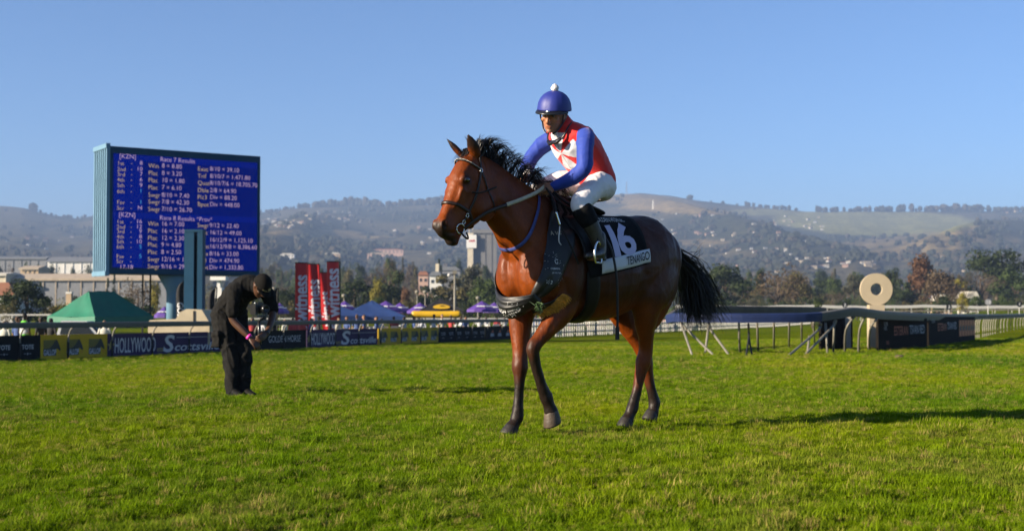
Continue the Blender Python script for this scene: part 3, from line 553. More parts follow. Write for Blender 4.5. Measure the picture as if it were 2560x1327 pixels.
# belt of town trees further back
def tl_(where):
    k = rh_.randint(6); return ('leaf_dark', 'leaf_dark', 'leaf_green', 'leaf_grey', 'leaf_olive', 'leaf_brown')[k], ('distant dark tree ', 'distant dark tree ', 'distant green tree ', 'distant greyish tree ', 'distant olive tree ', 'distant brown tree ')[k] + where
zones = [(-20, 230, 650, 672, 520, 700, 12, 'among the sheds'), (640, 1000, 640, 690, 420, 800, 46, 'behind the red flags'), (1000, 1300, 640, 690, 450, 850, 30, 'around the silo'), (1650, 2560, 668, 705, 420, 700, 80, 'in front of the estate'), (1300, 1660, 660, 700, 420, 700, 20, 'hidden behind the horse')]
for x0, x1, y0, y1, d0, d1, n, where in zones:
    for i in range(n): tree(rh_.uniform(x0, x1), rh_.uniform(y0, y1), rh_.uniform(26, 60), rh_.uniform(d0, d1), ('round', 'round2', 'tall', 'open', 'cone')[rh_.randint(5)], *tl_(where), 'town_tree', group='town trees ' + where)
# trees on the ridges, then the woods of the slopes as one mass
def blob(seed, n=1):
    bm = bmesh.new(); bmesh.ops.create_icosphere(bm, subdivisions=2, radius=.5); rg = np.random.RandomState(seed)
    for v in bm.verts: v.co *= 1 + rg.uniform(-.28, .28); v.co.z = v.co.z * 1.1 + .5
    V = np.array([v.co[:] for v in bm.verts]); Fc = [tuple(v.index for v in f.verts) for f in bm.faces]; bm.free(); return V, Fc
blobs = [blob(i) for i in range(5)]; ridge_me = []
for i, (V, Fc) in enumerate(blobs):
    mb = MB(); mb.add(V, Fc); mb.tube([(0, 0, -.3), (0, 0, .4)], .05, 5); ridge_me.append(mb.mesh('ridge_tree', ('wood_far', 'wood_far_brown', 'wood_far')[i % 3]))
def ridge_line(x0, x1, n, h0, h1, where):
    for i in range(n):
        px = x0 + (x1 - x0) * (i + 1.6 * rh_.rand()) / n; dd = np.linspace(2500, 4800, 200); zz = hill_z(np.full(200, px), dd); i_ = int(np.argmax((zz - CAM_H) / dd)); d = dd[i_] - 20; h_ = h0 + (h1 - h0) * rh_.rand() * vnoise(px / 60., 2.5, 77) * 1.6; w = h_ * rh_.uniform(.6, 1.5)
        o = link('ridge_tree', ridge_me[rh_.randint(5)], None, ((px - 1280) / F_PX * d, d, zz[i_] - 3), rh_.uniform(0, 6)); o.scale = (w, w, h_); tag(o, 'small tree on the skyline ' + where, 'tree', 'skyline trees ' + where)
ridge_line(740, 1110, 62, 14, 34, 'of the wooded left ridge'); ridge_line(650, 740, 10, 8, 14, 'beside the score board'); ridge_line(2030, 2560, 60, 12, 27, 'above the right meadow'); ridge_line(1860, 1990, 14, 10, 17, 'right of the bare hilltop'); ridge_line(1720, 1730, 1, 16, 18, 'alone on the bald summit'); ridge_line(95, 215, 12, 6, 13, 'of the far left hill'); ridge_line(78, 84, 1, 26, 28, 'standing up from the far left hill')
V_all = []; F_all = []; M_all = []; nv = 0; cnt = 0
while cnt < 3800:
    px = rh_.uniform(-100, 2660); d = rh_.uniform(800, 4400) ** 1.0; f = float(fbm(np.array([px / 150.]), np.array([d / 230.]), 31)[0]); z = float(hill_z(np.array([px]), np.array([d]))[0]); row = HOR - (z - CAM_H) / d * F_PX
    if f < rh_.uniform(.47, .55) and rh_.rand() < .93 or (1930 < px < 2440 and row < 590) or (1560 < px < 1760 and row < 530) or (660 < px < 920 and 574 < row < 592): continue
    if rh_.rand() > (.35 + .65 * (d < 2600)): continue
    V, Fc = blobs[rh_.randint(5)]; h_ = rh_.uniform(6, 13); w = h_ * rh_.uniform(.7, 1.6); V_all.append(V * np.array([w, w, h_]) + np.array([(px - 1280) / F_PX * d, d, z - 1.5])); F_all += [tuple(k + nv for k in g) for g in Fc]; M_all += [rh_.randint(4)] * len(Fc); nv += len(V); cnt += 1
mb = MB(); mb.v = V_all; mb.f = F_all; mb.m = M_all; mb.n = nv; tag(mb.build('hillside_woodland', ['wood_far', 'wood_far', 'wood_far_brown', 'wood_far']), 'scattered woods and garden trees covering the hill slopes', 'woodland', kind='stuff')
# ------------------------------------------------------------------ racecourse furniture
plain('rail_grey', (.10, .098, .088), .5, .12, 3, bump=.1); plain('post_pale', (.19, .175, .14), .5, .15, 6); plain('post_black', (.012, .012, .012), .8, .2, 6); plain('rail_blue', (.009, .022, .095), .6, .15, 4); plain('rail_brown', (.085, .07, .05), .7, .2, 3); plain('rail_white', (.48, .47, .45), .5, .08, 4)
plain('board_dark', (.011, .015, .018), .8, .15, 3, spec=.08); plain('board_yellow', (.62, .40, .008), .6, .08, 3, spec=.2); plain('board_purple', (.06, .04, .10), .7, .1, 3, spec=.1); plain('letter_white', (.62, .62, .64), .6, .04); plain('letter_grey', (.34, .36, .40), .6, .05); plain('letter_gold', (.34, .28, .08), .6, .06); plain('letter_dark', (.03, .03, .02), .6, .1); plain('emblem_olive', (.17, .14, .01), .6, .1); plain('letter_orange', (.62, .16, .015), .6, .1); plain('letter_rust', (.42, .09, .03), .6, .1)
RU = np.array([RAIL_K, 1.0, 0]) / math.hypot(RAIL_K, 1); RN = np.array([-RU[1], RU[0], 0])        # along the rail, and outwards
def rail_d(px, off=0.0): return (RAIL_A - off / .92) / ((px - 1280) / F_PX - RAIL_K)
def rail_pt(px, off=0.0, z=0.0):
    d = rail_d(px, off); x = (px - 1280) / F_PX * d; return np.array([x, d, float(ground_z(x + .0, d)) + z])
def beam(name, P, w, h_, mat, parent):                # rectangular rail along points
    P = np.asarray(P, float); mb = MB(); V = []; Fc = []; k = len(P); T_ = np.gradient(P, axis=0)
    for i in range(k):
        s = np.cross((0, 0, 1), T_[i]); s /= np.linalg.norm(s); s *= w / 2
        for a, b in ((-1, 0), (-1, -.35), (-.8, -1), (.8, -1), (1, -.35), (1, 0), (.5, .1), (-.5, .1)): V.append(P[i] + s * a + np.array([0, 0, h_ * b]))
    for i in range(k - 1):
        for j in range(8): Fc.append((i * 8 + j, i * 8 + (j + 1) % 8, i * 8 + 8 + (j + 1) % 8, i * 8 + 8 + j))
    Fc += [tuple(range(7, -1, -1)), tuple((k - 1) * 8 + j for j in range(8))]; mb.add(np.array(V), Fc); return mb.build(name, mat, parent, False)
rail = thing('running_rail', 'long grey running rail on curved posts along the outer side of the track', 'rail')
ds = np.linspace(34, 112, 40); beam('rail_beam', [(RAIL_A + RAIL_K * d, d, float(ground_z(RAIL_A + RAIL_K * d, d)) + 1.2) for d in ds], .16, .17, 'rail_grey', rail)
gm = MB(); gm.tube(catmull([(0, .34, .52), (0, .33, .72), (0, .25, .94), (0, .1, 1.08), (0, .0, 1.13)], 4), .028, 7); goose_me = gm.mesh('post', 'post_pale', True); gm = MB(); gm.tube([(0, .34, -.1), (0, .34, .56)], .035, 7); sleeve_me = gm.mesh('post_sleeve', 'post_black', True)
rz_rail = math.atan2(RU[1], RU[0])
d = 35.2
while d < 111:
    x = RAIL_A + RAIL_K * d; p = (x, d, float(ground_z(x, d))); o = link('post', goose_me, rail, p, rz_rail); link('post_sleeve', sleeve_me, o); d += 1.95
# advertising boards between rail and turf
def board(px0, px1, mat, label, h_=.80, off=.48, name='advert_board'):
    a = rail_pt(px0, off); b = rail_pt(px1, off); t = thing(name, label, 'advert board', a, 0); v = b - a; L = np.linalg.norm(v[:2]); u = v / np.linalg.norm(v); n = np.array([u[1], -u[0], 0]); n /= np.linalg.norm(n)
    mb = MB(); mb.prism([(0, 0, -.1), tuple(v * .997 + np.array([0, 0, -.1])), tuple(v * .997 + np.array([0, 0, h_])), (0, 0, h_)], (0, 0, 0), -n * .05); mb.build('panel', mat, t)
    def fr(s, z, out=.006): return frame(u * s * L + n * out + np.array([0, 0, z]), u, (0, 0, 1))
    def poly(pts, mat_, nm, out=.004):
        mb = MB(); P = [u * s * L + n * out + np.array([0, 0, z]) for s, z in pts]; mb.add(np.array(P), [tuple(range(len(P)))]); mb.build(nm, mat_, t)
    return t, fr, poly, L
def star(cx, cz, r, L): return [(cx + (r if i % 2 == 0 else r * .42) * math.sin(i * PI / 5) / L, cz + (r if i % 2 == 0 else r * .42) * math.cos(i * PI / 5)) for i in range(10)]
def tote(px0, px1, marks, label, sz=.2, mt='letter_white'):
    t, fr, poly, L = board(px0, px1, 'board_dark', label)
    for c in marks: s = (rail_d(c, .48) - rail_d(px0, .48)) / (rail_d(px1, .48) - rail_d(px0, .48)); text('TOTE', sz, t, mt, fr(s, .36), align='CENTER', bold=.015, xs=1.0); poly(star(s, .21, .05, L), 'letter_grey', 'star'); poly([(s - .16 / L, .205), (s - .07 / L, .205), (s - .07 / L, .222), (s - .16 / L, .222)], 'letter_grey', 'bar'); poly([(s + .07 / L, .205), (s + .16 / L, .205), (s + .16 / L, .222), (s + .07 / L, .222)], 'letter_grey', 'bar')
tote(-110, 103, (-55, 12, 71), 'dark betting advert board at the far left end of the rail')
def gallop(px0, px1, n, label):
    t, fr, poly, L = board(px0, px1, 'board_yellow', label)
    for i in range(n):
        s0 = i / n; w = 1 / n; sc_ = w * L
        def q(pts): return [(s0 + w * (.12 + .76 * a), .12 + .60 * b) for a, b in pts]
        poly(q([(0, .30), (.72, .30), (.72, .86), (0, .86)]), 'emblem_olive', 'emblem_ground', .003)
        poly(q([(0, .0), (.72, .0), (.72, .36), (.78, .38), (.86, .30), (.94, .25), (.98, .30), (.93, .48), (.86, .66), (.78, .84), (.70, .88), (.66, .80), (.60, .72), (.50, .56), (.36, .42), (.15, .38), (0, .38)]), 'letter_dark', 'horse_emblem', .005)
        text('GALLOP', .26, t, 'letter_white', fr(s0 + w * .13, .14, .009), fit=sc_ * .53, bold=.02); text('TV', .09, t, 'letter_orange', fr(s0 + w * .74, .17, .009), bold=.02)
gallop(103, 270, 3, 'yellow horse emblem board with three panels next to the dark betting board')
def holly(px0, px1, label, marks):
    t, fr, poly, L = board(px0, px1, 'board_purple', label); f_ = lambda c: (rail_d(c, .48) - rail_d(px0, .48)) / (rail_d(px1, .48) - rail_d(px0, .48)); a, b, c, d, e, g = [f_(k) for k in marks]
    poly(star(a, .38, .22, L), 'letter_gold', 'star'); text('HOLLYWOOD', .74, t, 'letter_white', fr(b, .13), fit=(c - b) * L, bold=.01); text('ets', .26, t, 'letter_gold', fr(c + .012, .12), fit=(d - c) * L * .8, bold=.01)
    text('S', .86, t, 'letter_white', fr(d, .10), fit=(e - d) * L, bold=.02, shear=.15); text('cottsville', .42, t, 'letter_white', fr(e + .004, .12), fit=(g - e) * L, bold=.014, shear=.2)
    poly([(e + .02, .60), (g, .60), (g, .625), (e + .02, .625)], 'letter_grey', 'rule'); text('at the races', .07, t, 'letter_grey', fr(d + .03, .715), xs=1.2)
holly(270, 556, 'purple board lettered with a gold star behind the stooping man', (279, 288, 390, 409, 437, 548))
t, fr, poly, L = board(558, 767, 'board_dark', 'dark green board with grey lettering right of the stooping man'); s0_ = (rail_d(672, .48) - rail_d(558, .48)) / (rail_d(767, .48) - rail_d(558, .48)); text('GOLDEN HORSE', .40, t, 'letter_white', fr(s0_, .30), fit=L * (.92 - s0_), bold=-.006)
holly(768, 945, 'purple board lettered with a gold star below the red flags', (773, 779, 838, 853, 876, 940)); gallop(946, 1098, 6, 'yellow board with a row of six horse emblems'); tote(1099, 1212, (1108, 1128, 1148, 1168, 1188, 1205), 'dark betting board with six marks under the camera pole', .22, 'letter_grey')
t, fr, poly, L = board(1213, 1330, 'board_dark', 'dark board ending behind the horse forelegs')
for s in (.1, .25, .42, .6): poly([(s, .2), (s + .08, .2), (s + .07, .38), (s + .01, .38)], 'letter_grey', 'emblem'); poly([(s + .02, .42), (s + .07, .42), (s + .05, .6)], 'letter_rust', 'emblem')
# white picket fence further along
fen = thing('picket_fence', 'long white picket fence at the outer edge of the track', 'fence'); pk_me = MB().box((0, 0, .5), (.13, .06, 1.12)).mesh('picket', 'rail_white')
i = 0; d = 78.0
while d < 175:
    x = RAIL_A - .5 / .92 + RAIL_K * d; link('picket', pk_me, fen, (x, d, float(ground_z(x, d))), rz_rail); d += .42 if d < 100 else .5
for z in (.35, .8): beam('fence_rail', [(RAIL_A - .56 / .92 + RAIL_K * d, d, float(ground_z(RAIL_A + RAIL_K * d, d)) + z) for d in np.linspace(78, 175, 20)], .05, .09, 'rail_white', fen)
wr = thing('running_rail', 'white rail with plain posts beyond the picket fence', 'rail'); dsx = np.linspace(112, 180, 18); beam('rail_beam', [(RAIL_A + RAIL_K * d, d, float(ground_z(RAIL_A + RAIL_K * d, d)) + 1.25) for d in dsx], .12, .16, 'rail_white', wr)
for d in np.arange(112, 180, 2.6): link('post', goose_me, wr, (RAIL_A + RAIL_K * d, d, float(ground_z(RAIL_A + RAIL_K * d, d))), rz_rail)
# ---- score board
plain('score_blue', (.010, .055, .11), .6, .1, 1.5, spec=.15); plain('score_light', (.14, .26, .37), .6, .08, 1.5, spec=.2); plain('score_dark', (.03, .075, .13), .5, .1, 2)
for nm, c in (('screen_blue', (.0003, .0022, .040)), ('screen_panel', (.0005, .0030, .056)), ('text_pink', (.155, .11, .165)), ('text_gold', (.15, .112, .065)), ('text_cyan', (.02, .10, .20))):
    m_ = NT(nm); m_.set(tuple(k * .1 for k in c), .8, 0, .0); m_.b.inputs['Emission Color'].default_value = (*c, 1); m_.b.inputs['Emission Strength'].default_value = 1.0
D0, D1 = 58.0, 62.2; TL = at(276, 365, D0); BL = at(274, 684, D0); TR = at(651, 391, D1); BR = at(650, 688, D1)
BLc = np.array([TL[0], TL[1], BL[2]]); uF = np.array([TR[0] - TL[0], TR[1] - TL[1], 0]); WF = np.linalg.norm(uF); uF /= WF; nF = np.array([uF[1], -uF[0], 0]); HF = TL[2] - BLc[2]
gz_s = float(ground_z(TL[0], 60)); sb = thing('score_board', 'big electronic race results board on a blue column', 'score board', (BLc[0], BLc[1], gz_s)); z0 = BLc[2] - gz_s
def S(u, v, out=0.0): return uF * u * WF + nF * out + np.array([0, 0, z0 + HF * (1 - v)])       # board frame: u right, v down
mb = MB(); mb.prism([S(0, 1), S(1, 1), S(1, 0), S(0, 0)], (0, 0, 0), -nF * 2.15); mb.build('housing', 'score_blue', sb)
mb = MB(); mb.prism([S(.018, .95, .03), S(.978, .965, .03), S(.978, .055, .03), S(.018, .055, .03)], (0, 0, 0), -nF * .05); mb.build('screen', 'screen_blue', sb)
mb = MB(); mb.add(np.array([S(.025, .5, .034), S(.205, .5, .034), S(.205, .105, .034), S(.025, .105, .034)]), [(0, 1, 2, 3)]); mb.build('screen_panel', 'screen_panel', sb); mb = MB(); mb.add(np.array([S(.025, .945, .034), S(.205, .945, .034), S(.205, .56, .034), S(.025, .56, .034)]), [(0, 1, 2, 3)]); mb.build('screen_panel', 'screen_panel', sb)
for k in range(2):
    mb = MB(); v = (.06, .515)[k]; mb.add(np.array([S(.02, v + .045, .036), S(.976, v + .045, .036), S(.976, v, .036), S(.02, v, .036)]), [(0, 1, 2, 3)]); mb.build('screen_band', 'screen_panel', sb)
for i in range(7):                                     # lit side with vertical ribs
    a = i / 6; c = S(0, .5) - nF * (.08 + a * 1.98) - uF * .004; mb = MB(); mb.prism([c - nF * .075 + np.array([0, 0, -HF / 2]), c + nF * .075 + np.array([0, 0, -HF / 2]), c + nF * .075 + np.array([0, 0, HF / 2]), c - nF * .075 + np.array([0, 0, HF / 2])], (0, 0, 0), -uF * .16); mb.build('side_rib', 'score_light', sb)
for v in (0, 1): c = S(0, v) - nF * 1.07 - uF * .004; mb = MB(); mb.prism([c - nF * 1.09 + np.array([0, 0, -.1]), c + nF * 1.09 + np.array([0, 0, -.1]), c + nF * 1.09 + np.array([0, 0, .12]), c - nF * 1.09 + np.array([0, 0, .12])], (0, 0, 0), -uF * .2); mb.build('side_cap', 'score_light', sb)
mb = MB(); mb.prism([S(1.0, 1) - nF * 1.9, S(1.03, 1) - nF * 1.9, S(1.03, .48) - nF * 1.9, S(1.0, .48) - nF * 1.9], (0, 0, 0), -nF * .6); mb.build('rear_cabinet', 'score_light', sb)
cc_ = S(.455, 1) - nF * 1.0; mb = MB(); mb.lathe([(.32, 0), (.32, z0 - .9), (.36, z0 - .7), (.75, z0 - .02)], 24, (cc_[0], cc_[1], 0)); mb.build('column', 'score_light', sb, True)
for k in (0, 1): p = S(.28 + .05 * k, 1) - nF * 1.6; mb = MB(); mb.box((p[0], p[1], z0 / 2), (.07, .07, z0)); mb.build('ladder_rail', 'post_black', sb)
for k in range(9): a = S(.28, 1) - nF * 1.6; b = S(.33, 1) - nF * 1.6; mb = MB(); mb.tube([(a[0], a[1], .3 + k * .35), (b[0], b[1], .3 + k * .35)], .025, 5); mb.build('ladder_rung', 'post_black', sb)
def cr(x, y): u = (x - 260) / 1318; return u, (y - 85 - 95 * u) / (1107 - 74 * u)
def sline(body, x, y, mat, sz=.31, xs=.95, al='LEFT'):
    u, v = cr(x, y); p = S(u, v + .012, .042); text(body, sz, sb, mat, frame(p, uF, (0, 0, 1)), 'screen_text', xs=xs, align=al, bold=-.012)
P_, G_, C_y = 'text_pink', 'text_gold', 'text_cyan'
for yk, a, b in ((178, '[KZN]', 'Race 7 Results'), (686, '[KZN]', 'Race 8 Results *Prov*')): sline(a, 330, yk, P_); sline(b, 675, yk + 28, P_)
for y, a, b in ((238, '1st', '8'), (290, '2nd', '10'), (335, '3rd', '7'), (382, '4th', '6'), (430, '5th', '9'), (482, '6th', '1'), (577, 'Fav', '1'), (627, 'Scr', 'N'), (745, '1st', '16'), (790, '2nd', '12'), (830, '3rd', '9'), (875, '4th', '8'), (918, '5th', '10'), (963, '6th', '5'), (1045, 'Fav', '5'), (1087, 'Scr', '')):
    sline(a, 315, y, G_, .27, 1.0); sline('-', 428, y, G_, .27)
    if b: sline(b, 528, y, C_y if a in ('6th', 'Fav') else P_, .27, 1.1, 'RIGHT')
sline('17,18', 340, 1135, P_, .27, 1.1)
for y, a, b in ((262, 'Win', '8 = 8.80'), (325, 'Plac', '8 = 3.20'), (387, 'Plac', '10 = 1.80'), (450, 'Plac', '7 = 6.10'), (515, 'Swgr', '8/10 = 7.40'), (575, 'Swgr', '7/8 = 42.30'), (638, 'Swgr', '7/10 = 26.70'), (765, 'Win', '16 = 7.00'), (827, 'Plac', '16 = 2.10'), (888, 'Plac', '12 = 2.30'), (947, 'Plac', '9 = 4.80'), (1010, 'Plac', '8 = 2.50'), (1072, 'Swgr', '12/16 = 11.40'), (1135, 'Swgr', '9/16 = 29.20')): sline(a, 575, y, G_); sline(b, 690, y, P_)
for y, a, b in ((290, 'Exac', '8/10 = 39.10'), (352, 'Trif', '8/10/7 = 1,471.80'), (412, 'Quat', '8/10/7/6 = 18,705.70'), (475, 'Dble', '2/8 = 64.90'), (535, 'Pic3', 'Div = 88.20'), (597, 'Bpot', 'Div = 448.00'), (780, 'Swgr', '9/12 = 22.40'), (842, 'Exac', '16/12 = 49.00'), (905, 'Trif', '16/12/9 = 1,125.10'), (962, 'Quat', '16/12/9/8 = 8,386.60'), (1025, 'Dble', '8/16 = 33.00'), (1085, 'Pic3', 'Div = 474.90'), (1143, 'Bpot', 'Div = 1,333.80')): sline(a, 1003, y, G_); sline(b, 1112, y, P_)
# ---- blue finish column on a concrete block
def at_thing(name, label, cat, px, d, group=None): x = (px - 1280) / F_PX * d; return thing(name, label, cat, (x, d, float(ground_z(x, d)) - .02), 0, group)
plain('plinth_concrete', (.50, .42, .29), .85, .12, 2, bump=.3, bscale=10)
dF = 49.0; kF = dF / F_PX; t = at_thing('finish_column', 'slotted dark blue column standing on the concrete block', 'column', 487, dF); zg = t.location.z; zt, zb = zrow(580, dF) - zg, zrow(776, dF) - zg
for px, w in ((476, 24), (503, 13)): mb = MB(); mb.box(((px - 487) * kF, 0, (zt + zb) / 2), (w * kF, .5, zt - zb)); mb.build('cheek', 'score_blue', t)
mb = MB(); mb.box((4 * kF, .18, (zt + zb) / 2 - .06), (14 * kF, .12, zt - zb - .12)); mb.build('slot_back', 'post_black', t); mb = MB(); mb.box((0, 0, zt + .04), (46 * kF, .54, .1)); mb.build('cap', 'score_blue', t)
t = at_thing('concrete_plinth', 'stepped cream concrete block with a low ledge', 'plinth', 487, dF); prof = [(384, 860), (384, 806), (388, 799), (452, 797), (462, 780), (478, 772), (516, 774), (535, 805), (535, 860)]
mb = MB(); mb.prism([((px - 487) * kF, 0, zrow(r, dF) - zg) for px, r in prof], (0, -.7, 0), (0, .9, 0)); mb.build('block', 'plinth_concrete', t); mb = MB(); mb.box((10 * kF, -.712, zrow(792, dF) - zg), (.06, .03, .5)); mb.build('slot', 'post_black', t)
# ---- feather flag and red flags
def flag(name, label, px0, px1, top, bot, d, mat, lean=0.0, body=None, lmat='letter_white', feather=False, size=.6, down=False, xs=1.0, yaw=0.0, group=None):
    k = d / F_PX; t = at_thing(name, label, 'flag', (px0 + px1) / 2, d, group); t.rotation_euler[2] = yaw; w = (px1 - px0) * k; zt = zrow(top, d) - t.location.z; zb = max(.25, zrow(bot, d) - t.location.z); n, m = 18, 7
    def f(u, v):
        e = 1.0 if not feather else math.sqrt(max(.02, 1 - (max(0, v - .72) / .28) ** 2.2)); x = -w / 2 + w * (1 - (1 - u) * e) if feather else -w / 2 + w * u
        z = zb + (zt - zb) * v; return np.array([x + lean * (z - zb), .06 * math.sin(2.2 * u * PI + 3 * v) * (1 - .3 * v) + .05 * math.sin(5 * v), z])
    sheet_flag = [[f(u, v) for v in np.linspace(0, 1, n)] for u in np.linspace(0, 1, m)]; mb = MB(); V = np.array(sheet_flag).reshape(-1, 3); Fc = [(i * n + j, (i + 1) * n + j, (i + 1) * n + j + 1, i * n + j + 1) for i in range(m - 1) for j in range(n - 1)]; mb.add(V, Fc); mb.build('cloth', mat, t, True)
    mb = MB(); mb.tube([(w / 2 + .03, .03, -.1), (w / 2 + .03 + lean * (zt - zb) * .5, .03, zt * .55), (w / 2 + .03 + lean * (zt - zb), .03, zt + .05)], .03, 6); mb.build('pole', 'post_black', t)
    mb = MB(); mb.tube([f(u, 1) + np.array([0, 0, .02]) for u in np.linspace(0, 1, 6)], .03, 5); mb.build('top_arm', 'post_black', t)
    if body:
        def bend(V, down=down):
            out = []
            for a, b, _ in V:
                v = (a + .12) / (zt - zb) if not down else 1 - (a + .9) / (zt - zb); u = .5 - (b - size * .33) / w if not down else .5 + (b - size * .33) / w; out.append(f(min(1, max(0, u)), v) + np.array([0, -.03, 0]))
            return np.array(out)
        text(body, size, t, lmat, Matrix.Identity(4), xs=xs, bold=.025, bend=bend)
plain('flag_red', (.5, .006, .01), .55, .1, 2); plain('flag_black', (.008, .008, .01), .85, .2, 2); plain('flag_letter', (.66, .62, .72), .6, .05)
flag('red_flag', 'upright red lettered flag standing furthest left of the four', 738, 768, 658, 872, 64, 'flag_red', 0, 'the witness', 'flag_letter', size=1.02, xs=.78, yaw=.1); flag('red_flag', 'red lettered flag twisting to the right, second of the four', 773, 803, 661, 872, 66, 'flag_red', -.03, 'the witness', 'flag_letter', size=.95, xs=.80, yaw=.25); flag('red_flag', 'shorter leaning red flag half hidden behind its neighbour', 812, 840, 682, 872, 68, 'flag_red', -.10, 'the witness', 'flag_letter', size=.9, xs=.70, yaw=.2); flag('red_flag', 'tallest red lettered flag beside the blue tent', 819, 850, 655, 872, 63, 'flag_red', -.01, 'the witness', 'flag_letter', size=1.02, xs=.80, yaw=-.1)
flag('feather_flag', 'black feather flag with white lettering beside the blue column', 440, 462, 703, 850, 53, 'flag_black', .0, 'GOLDEN HORSE', 'letter_white', True, .36, True, .85); flag('feather_flag', 'plain black feather flag right of the blue column', 511, 530, 720, 850, 55, 'flag_black', .08, None, feather=True); flag('feather_flag', 'plain dark feather flag behind the stooping man', 668, 690, 722, 860, 55, 'flag_black', .03, None, feather=True)
# ---- tents
def tent(name, label, px, d, w, dp, eave, peak, mat, rz=0.0, ridge=0.0, legs='post_pale', emblem=None):
    t = at_thing(name, label, 'tent', px, d); t.rotation_euler[2] = rz; he = eave; hp_ = peak; n = 8; mb = MB(); V = []; Fc = []
    R_ = [(-ridge / 2, 0), (ridge / 2, 0)]; C_ = [(-w / 2, -dp / 2), (w / 2, -dp / 2), (w / 2, dp / 2), (-w / 2, dp / 2)]
    def pt(c, r, v, bulge=0.0): z = he + (hp_ - he) * (v ** 1.12) - bulge; return [c[0] + (r[0] - c[0]) * v, c[1] + (r[1] - c[1]) * v, z]
    for a, b, ra, rb in ((C_[0], C_[1], R_[0], R_[1]), (C_[1], C_[2], R_[1], R_[1]), (C_[2], C_[3], R_[1], R_[0]), (C_[3], C_[0], R_[0], R_[0])):
        k = len(V)
        for i in range(n + 1):
            for j in range(n + 1):
                u, v = i / n, j / n; c = (a[0] + (b[0] - a[0]) * u, a[1] + (b[1] - a[1]) * u); r = (ra[0] + (rb[0] - ra[0]) * u, ra[1] + (rb[1] - ra[1]) * u); V.append(pt(c, r, v, .05 * math.sin(PI * u) * (1 - v) + .02 * math.sin(9 * u + 7 * v)))
        Fc += [(k + i * (n + 1) + j, k + (i + 1) * (n + 1) + j, k + (i + 1) * (n + 1) + j + 1, k + i * (n + 1) + j + 1) for i in range(n) for j in range(n)]
    mb.add(np.array(V), Fc); mb.build('roof', mat, t, True)
    for a, b in ((0, 1), (1, 2), (2, 3), (3, 0)):
        mb = MB(); P = []; m = 16
        for i in range(m + 1):
            u = i / m; x = C_[a][0] + (C_[b][0] - C_[a][0]) * u; y = C_[a][1] + (C_[b][1] - C_[a][1]) * u; sag = .05 * math.sin(PI * u); P += [[x, y, he - sag], [x * 1.01, y * 1.01, he - .24 - sag - .03 * (i % 2)]]
        mb.add(np.array(P), [(2 * i, 2 * i + 1, 2 * i + 3, 2 * i + 2) for i in range(m)]); mb.build('valance', mat, t)
    for c in C_: mb = MB(); mb.box((c[0] * .97, c[1] * .97, he / 2), (.06, .06, he)); mb.build('leg', legs, t)
    if emblem: emblem(t, C_, R_, pt)
    return t
plain('tent_green', (.008, .15, .085), .6, .12, 2, bump=.3, bscale=4); plain('tent_blue', (.02, .05, .17), .6, .12, 2, bump=.3, bscale=4); plain('tent_black', (.01, .01, .012), .8, .15, 2); plain('parasol_purple', (.09, .04, .26), .6, .15, 3); plain('inflatable_yellow', (.60, .36, .01), .45, .08, 2)
gzz = lambda px, d: float(ground_z((px - 1280) / F_PX * d, d))
tent('gazebo_tent', 'green canvas tent with a ridge roof behind the yellow boards', 254, 56, 3.5, 2.9, zrow(788, 56) - gzz(255, 56), zrow(727, 56) - gzz(255, 56), 'tent_green', 1.08, 1.5, 'post_black')
tent('gazebo_tent', 'blue tent right next to the red flags', 838, 84, 3.6, 3.6, zrow(787, 84) - gzz(838, 84), zrow(757, 84) - gzz(838, 84), 'tent_blue', .3); tent('gazebo_tent', 'peaked blue tent between the flags and the purple parasols', 930, 86, 4.4, 3.6, zrow(788, 86) - gzz(930, 86), zrow(750, 86) - gzz(930, 86), 'tent_blue', .15)
def emb(t, C_, R_, pt):
    mb = MB(); P = [pt((C_[0][0] * .0 + .75 * math.cos(a) * 1.1, C_[0][1]), (0, 0), .26 + .2 * math.sin(a)) for a in np.linspace(0, 2 * PI, 20)[:-1]]; P = np.array(P) + np.array([0, -.08, .06]); mb.add(P, [tuple(range(len(P)))]); mb.build('emblem', 'inflatable_yellow', t)
    P2 = [pt((.28 * math.cos(a) + .1, C_[0][1]), (0, 0), .30 + .035 * math.sin(a)) for a in np.linspace(0, 2 * PI, 14)[:-1]]; mb = MB(); mb.add(np.array(P2) + np.array([0, -.11, .09]), [tuple(range(len(P2)))]); mb.build('emblem_mark', 'tent_black', t)
tent('gazebo_tent', 'black tent with a round yellow emblem', 1102, 92, 3.2, 3.2, zrow(774, 92) - gzz(1102, 92), zrow(744, 92) - gzz(1102, 92), 'tent_black', .1, emblem=emb)
t = at_thing('inflatable_banner', 'long yellow padded beam on legs in front of the black tent', 'banner', 1092, 88); k = 88 / F_PX; zc = zrow(785, 88) - t.location.z; mb = MB(); limb(mb, [((1036 - 1092) * k, 0, zc, .24, .24), (0, 0, zc - .03, .25, .25), ((1146 - 1092) * k, 0, zc, .24, .24)], side=(0, 1, 0)); mb.build('tube', 'inflatable_yellow', t, True)
for px in (1048, 1140): mb = MB(); mb.box(((px - 1092) * k, 0, zc / 2), (.12, .12, zc)); mb.build('leg', 'post_pale', t)
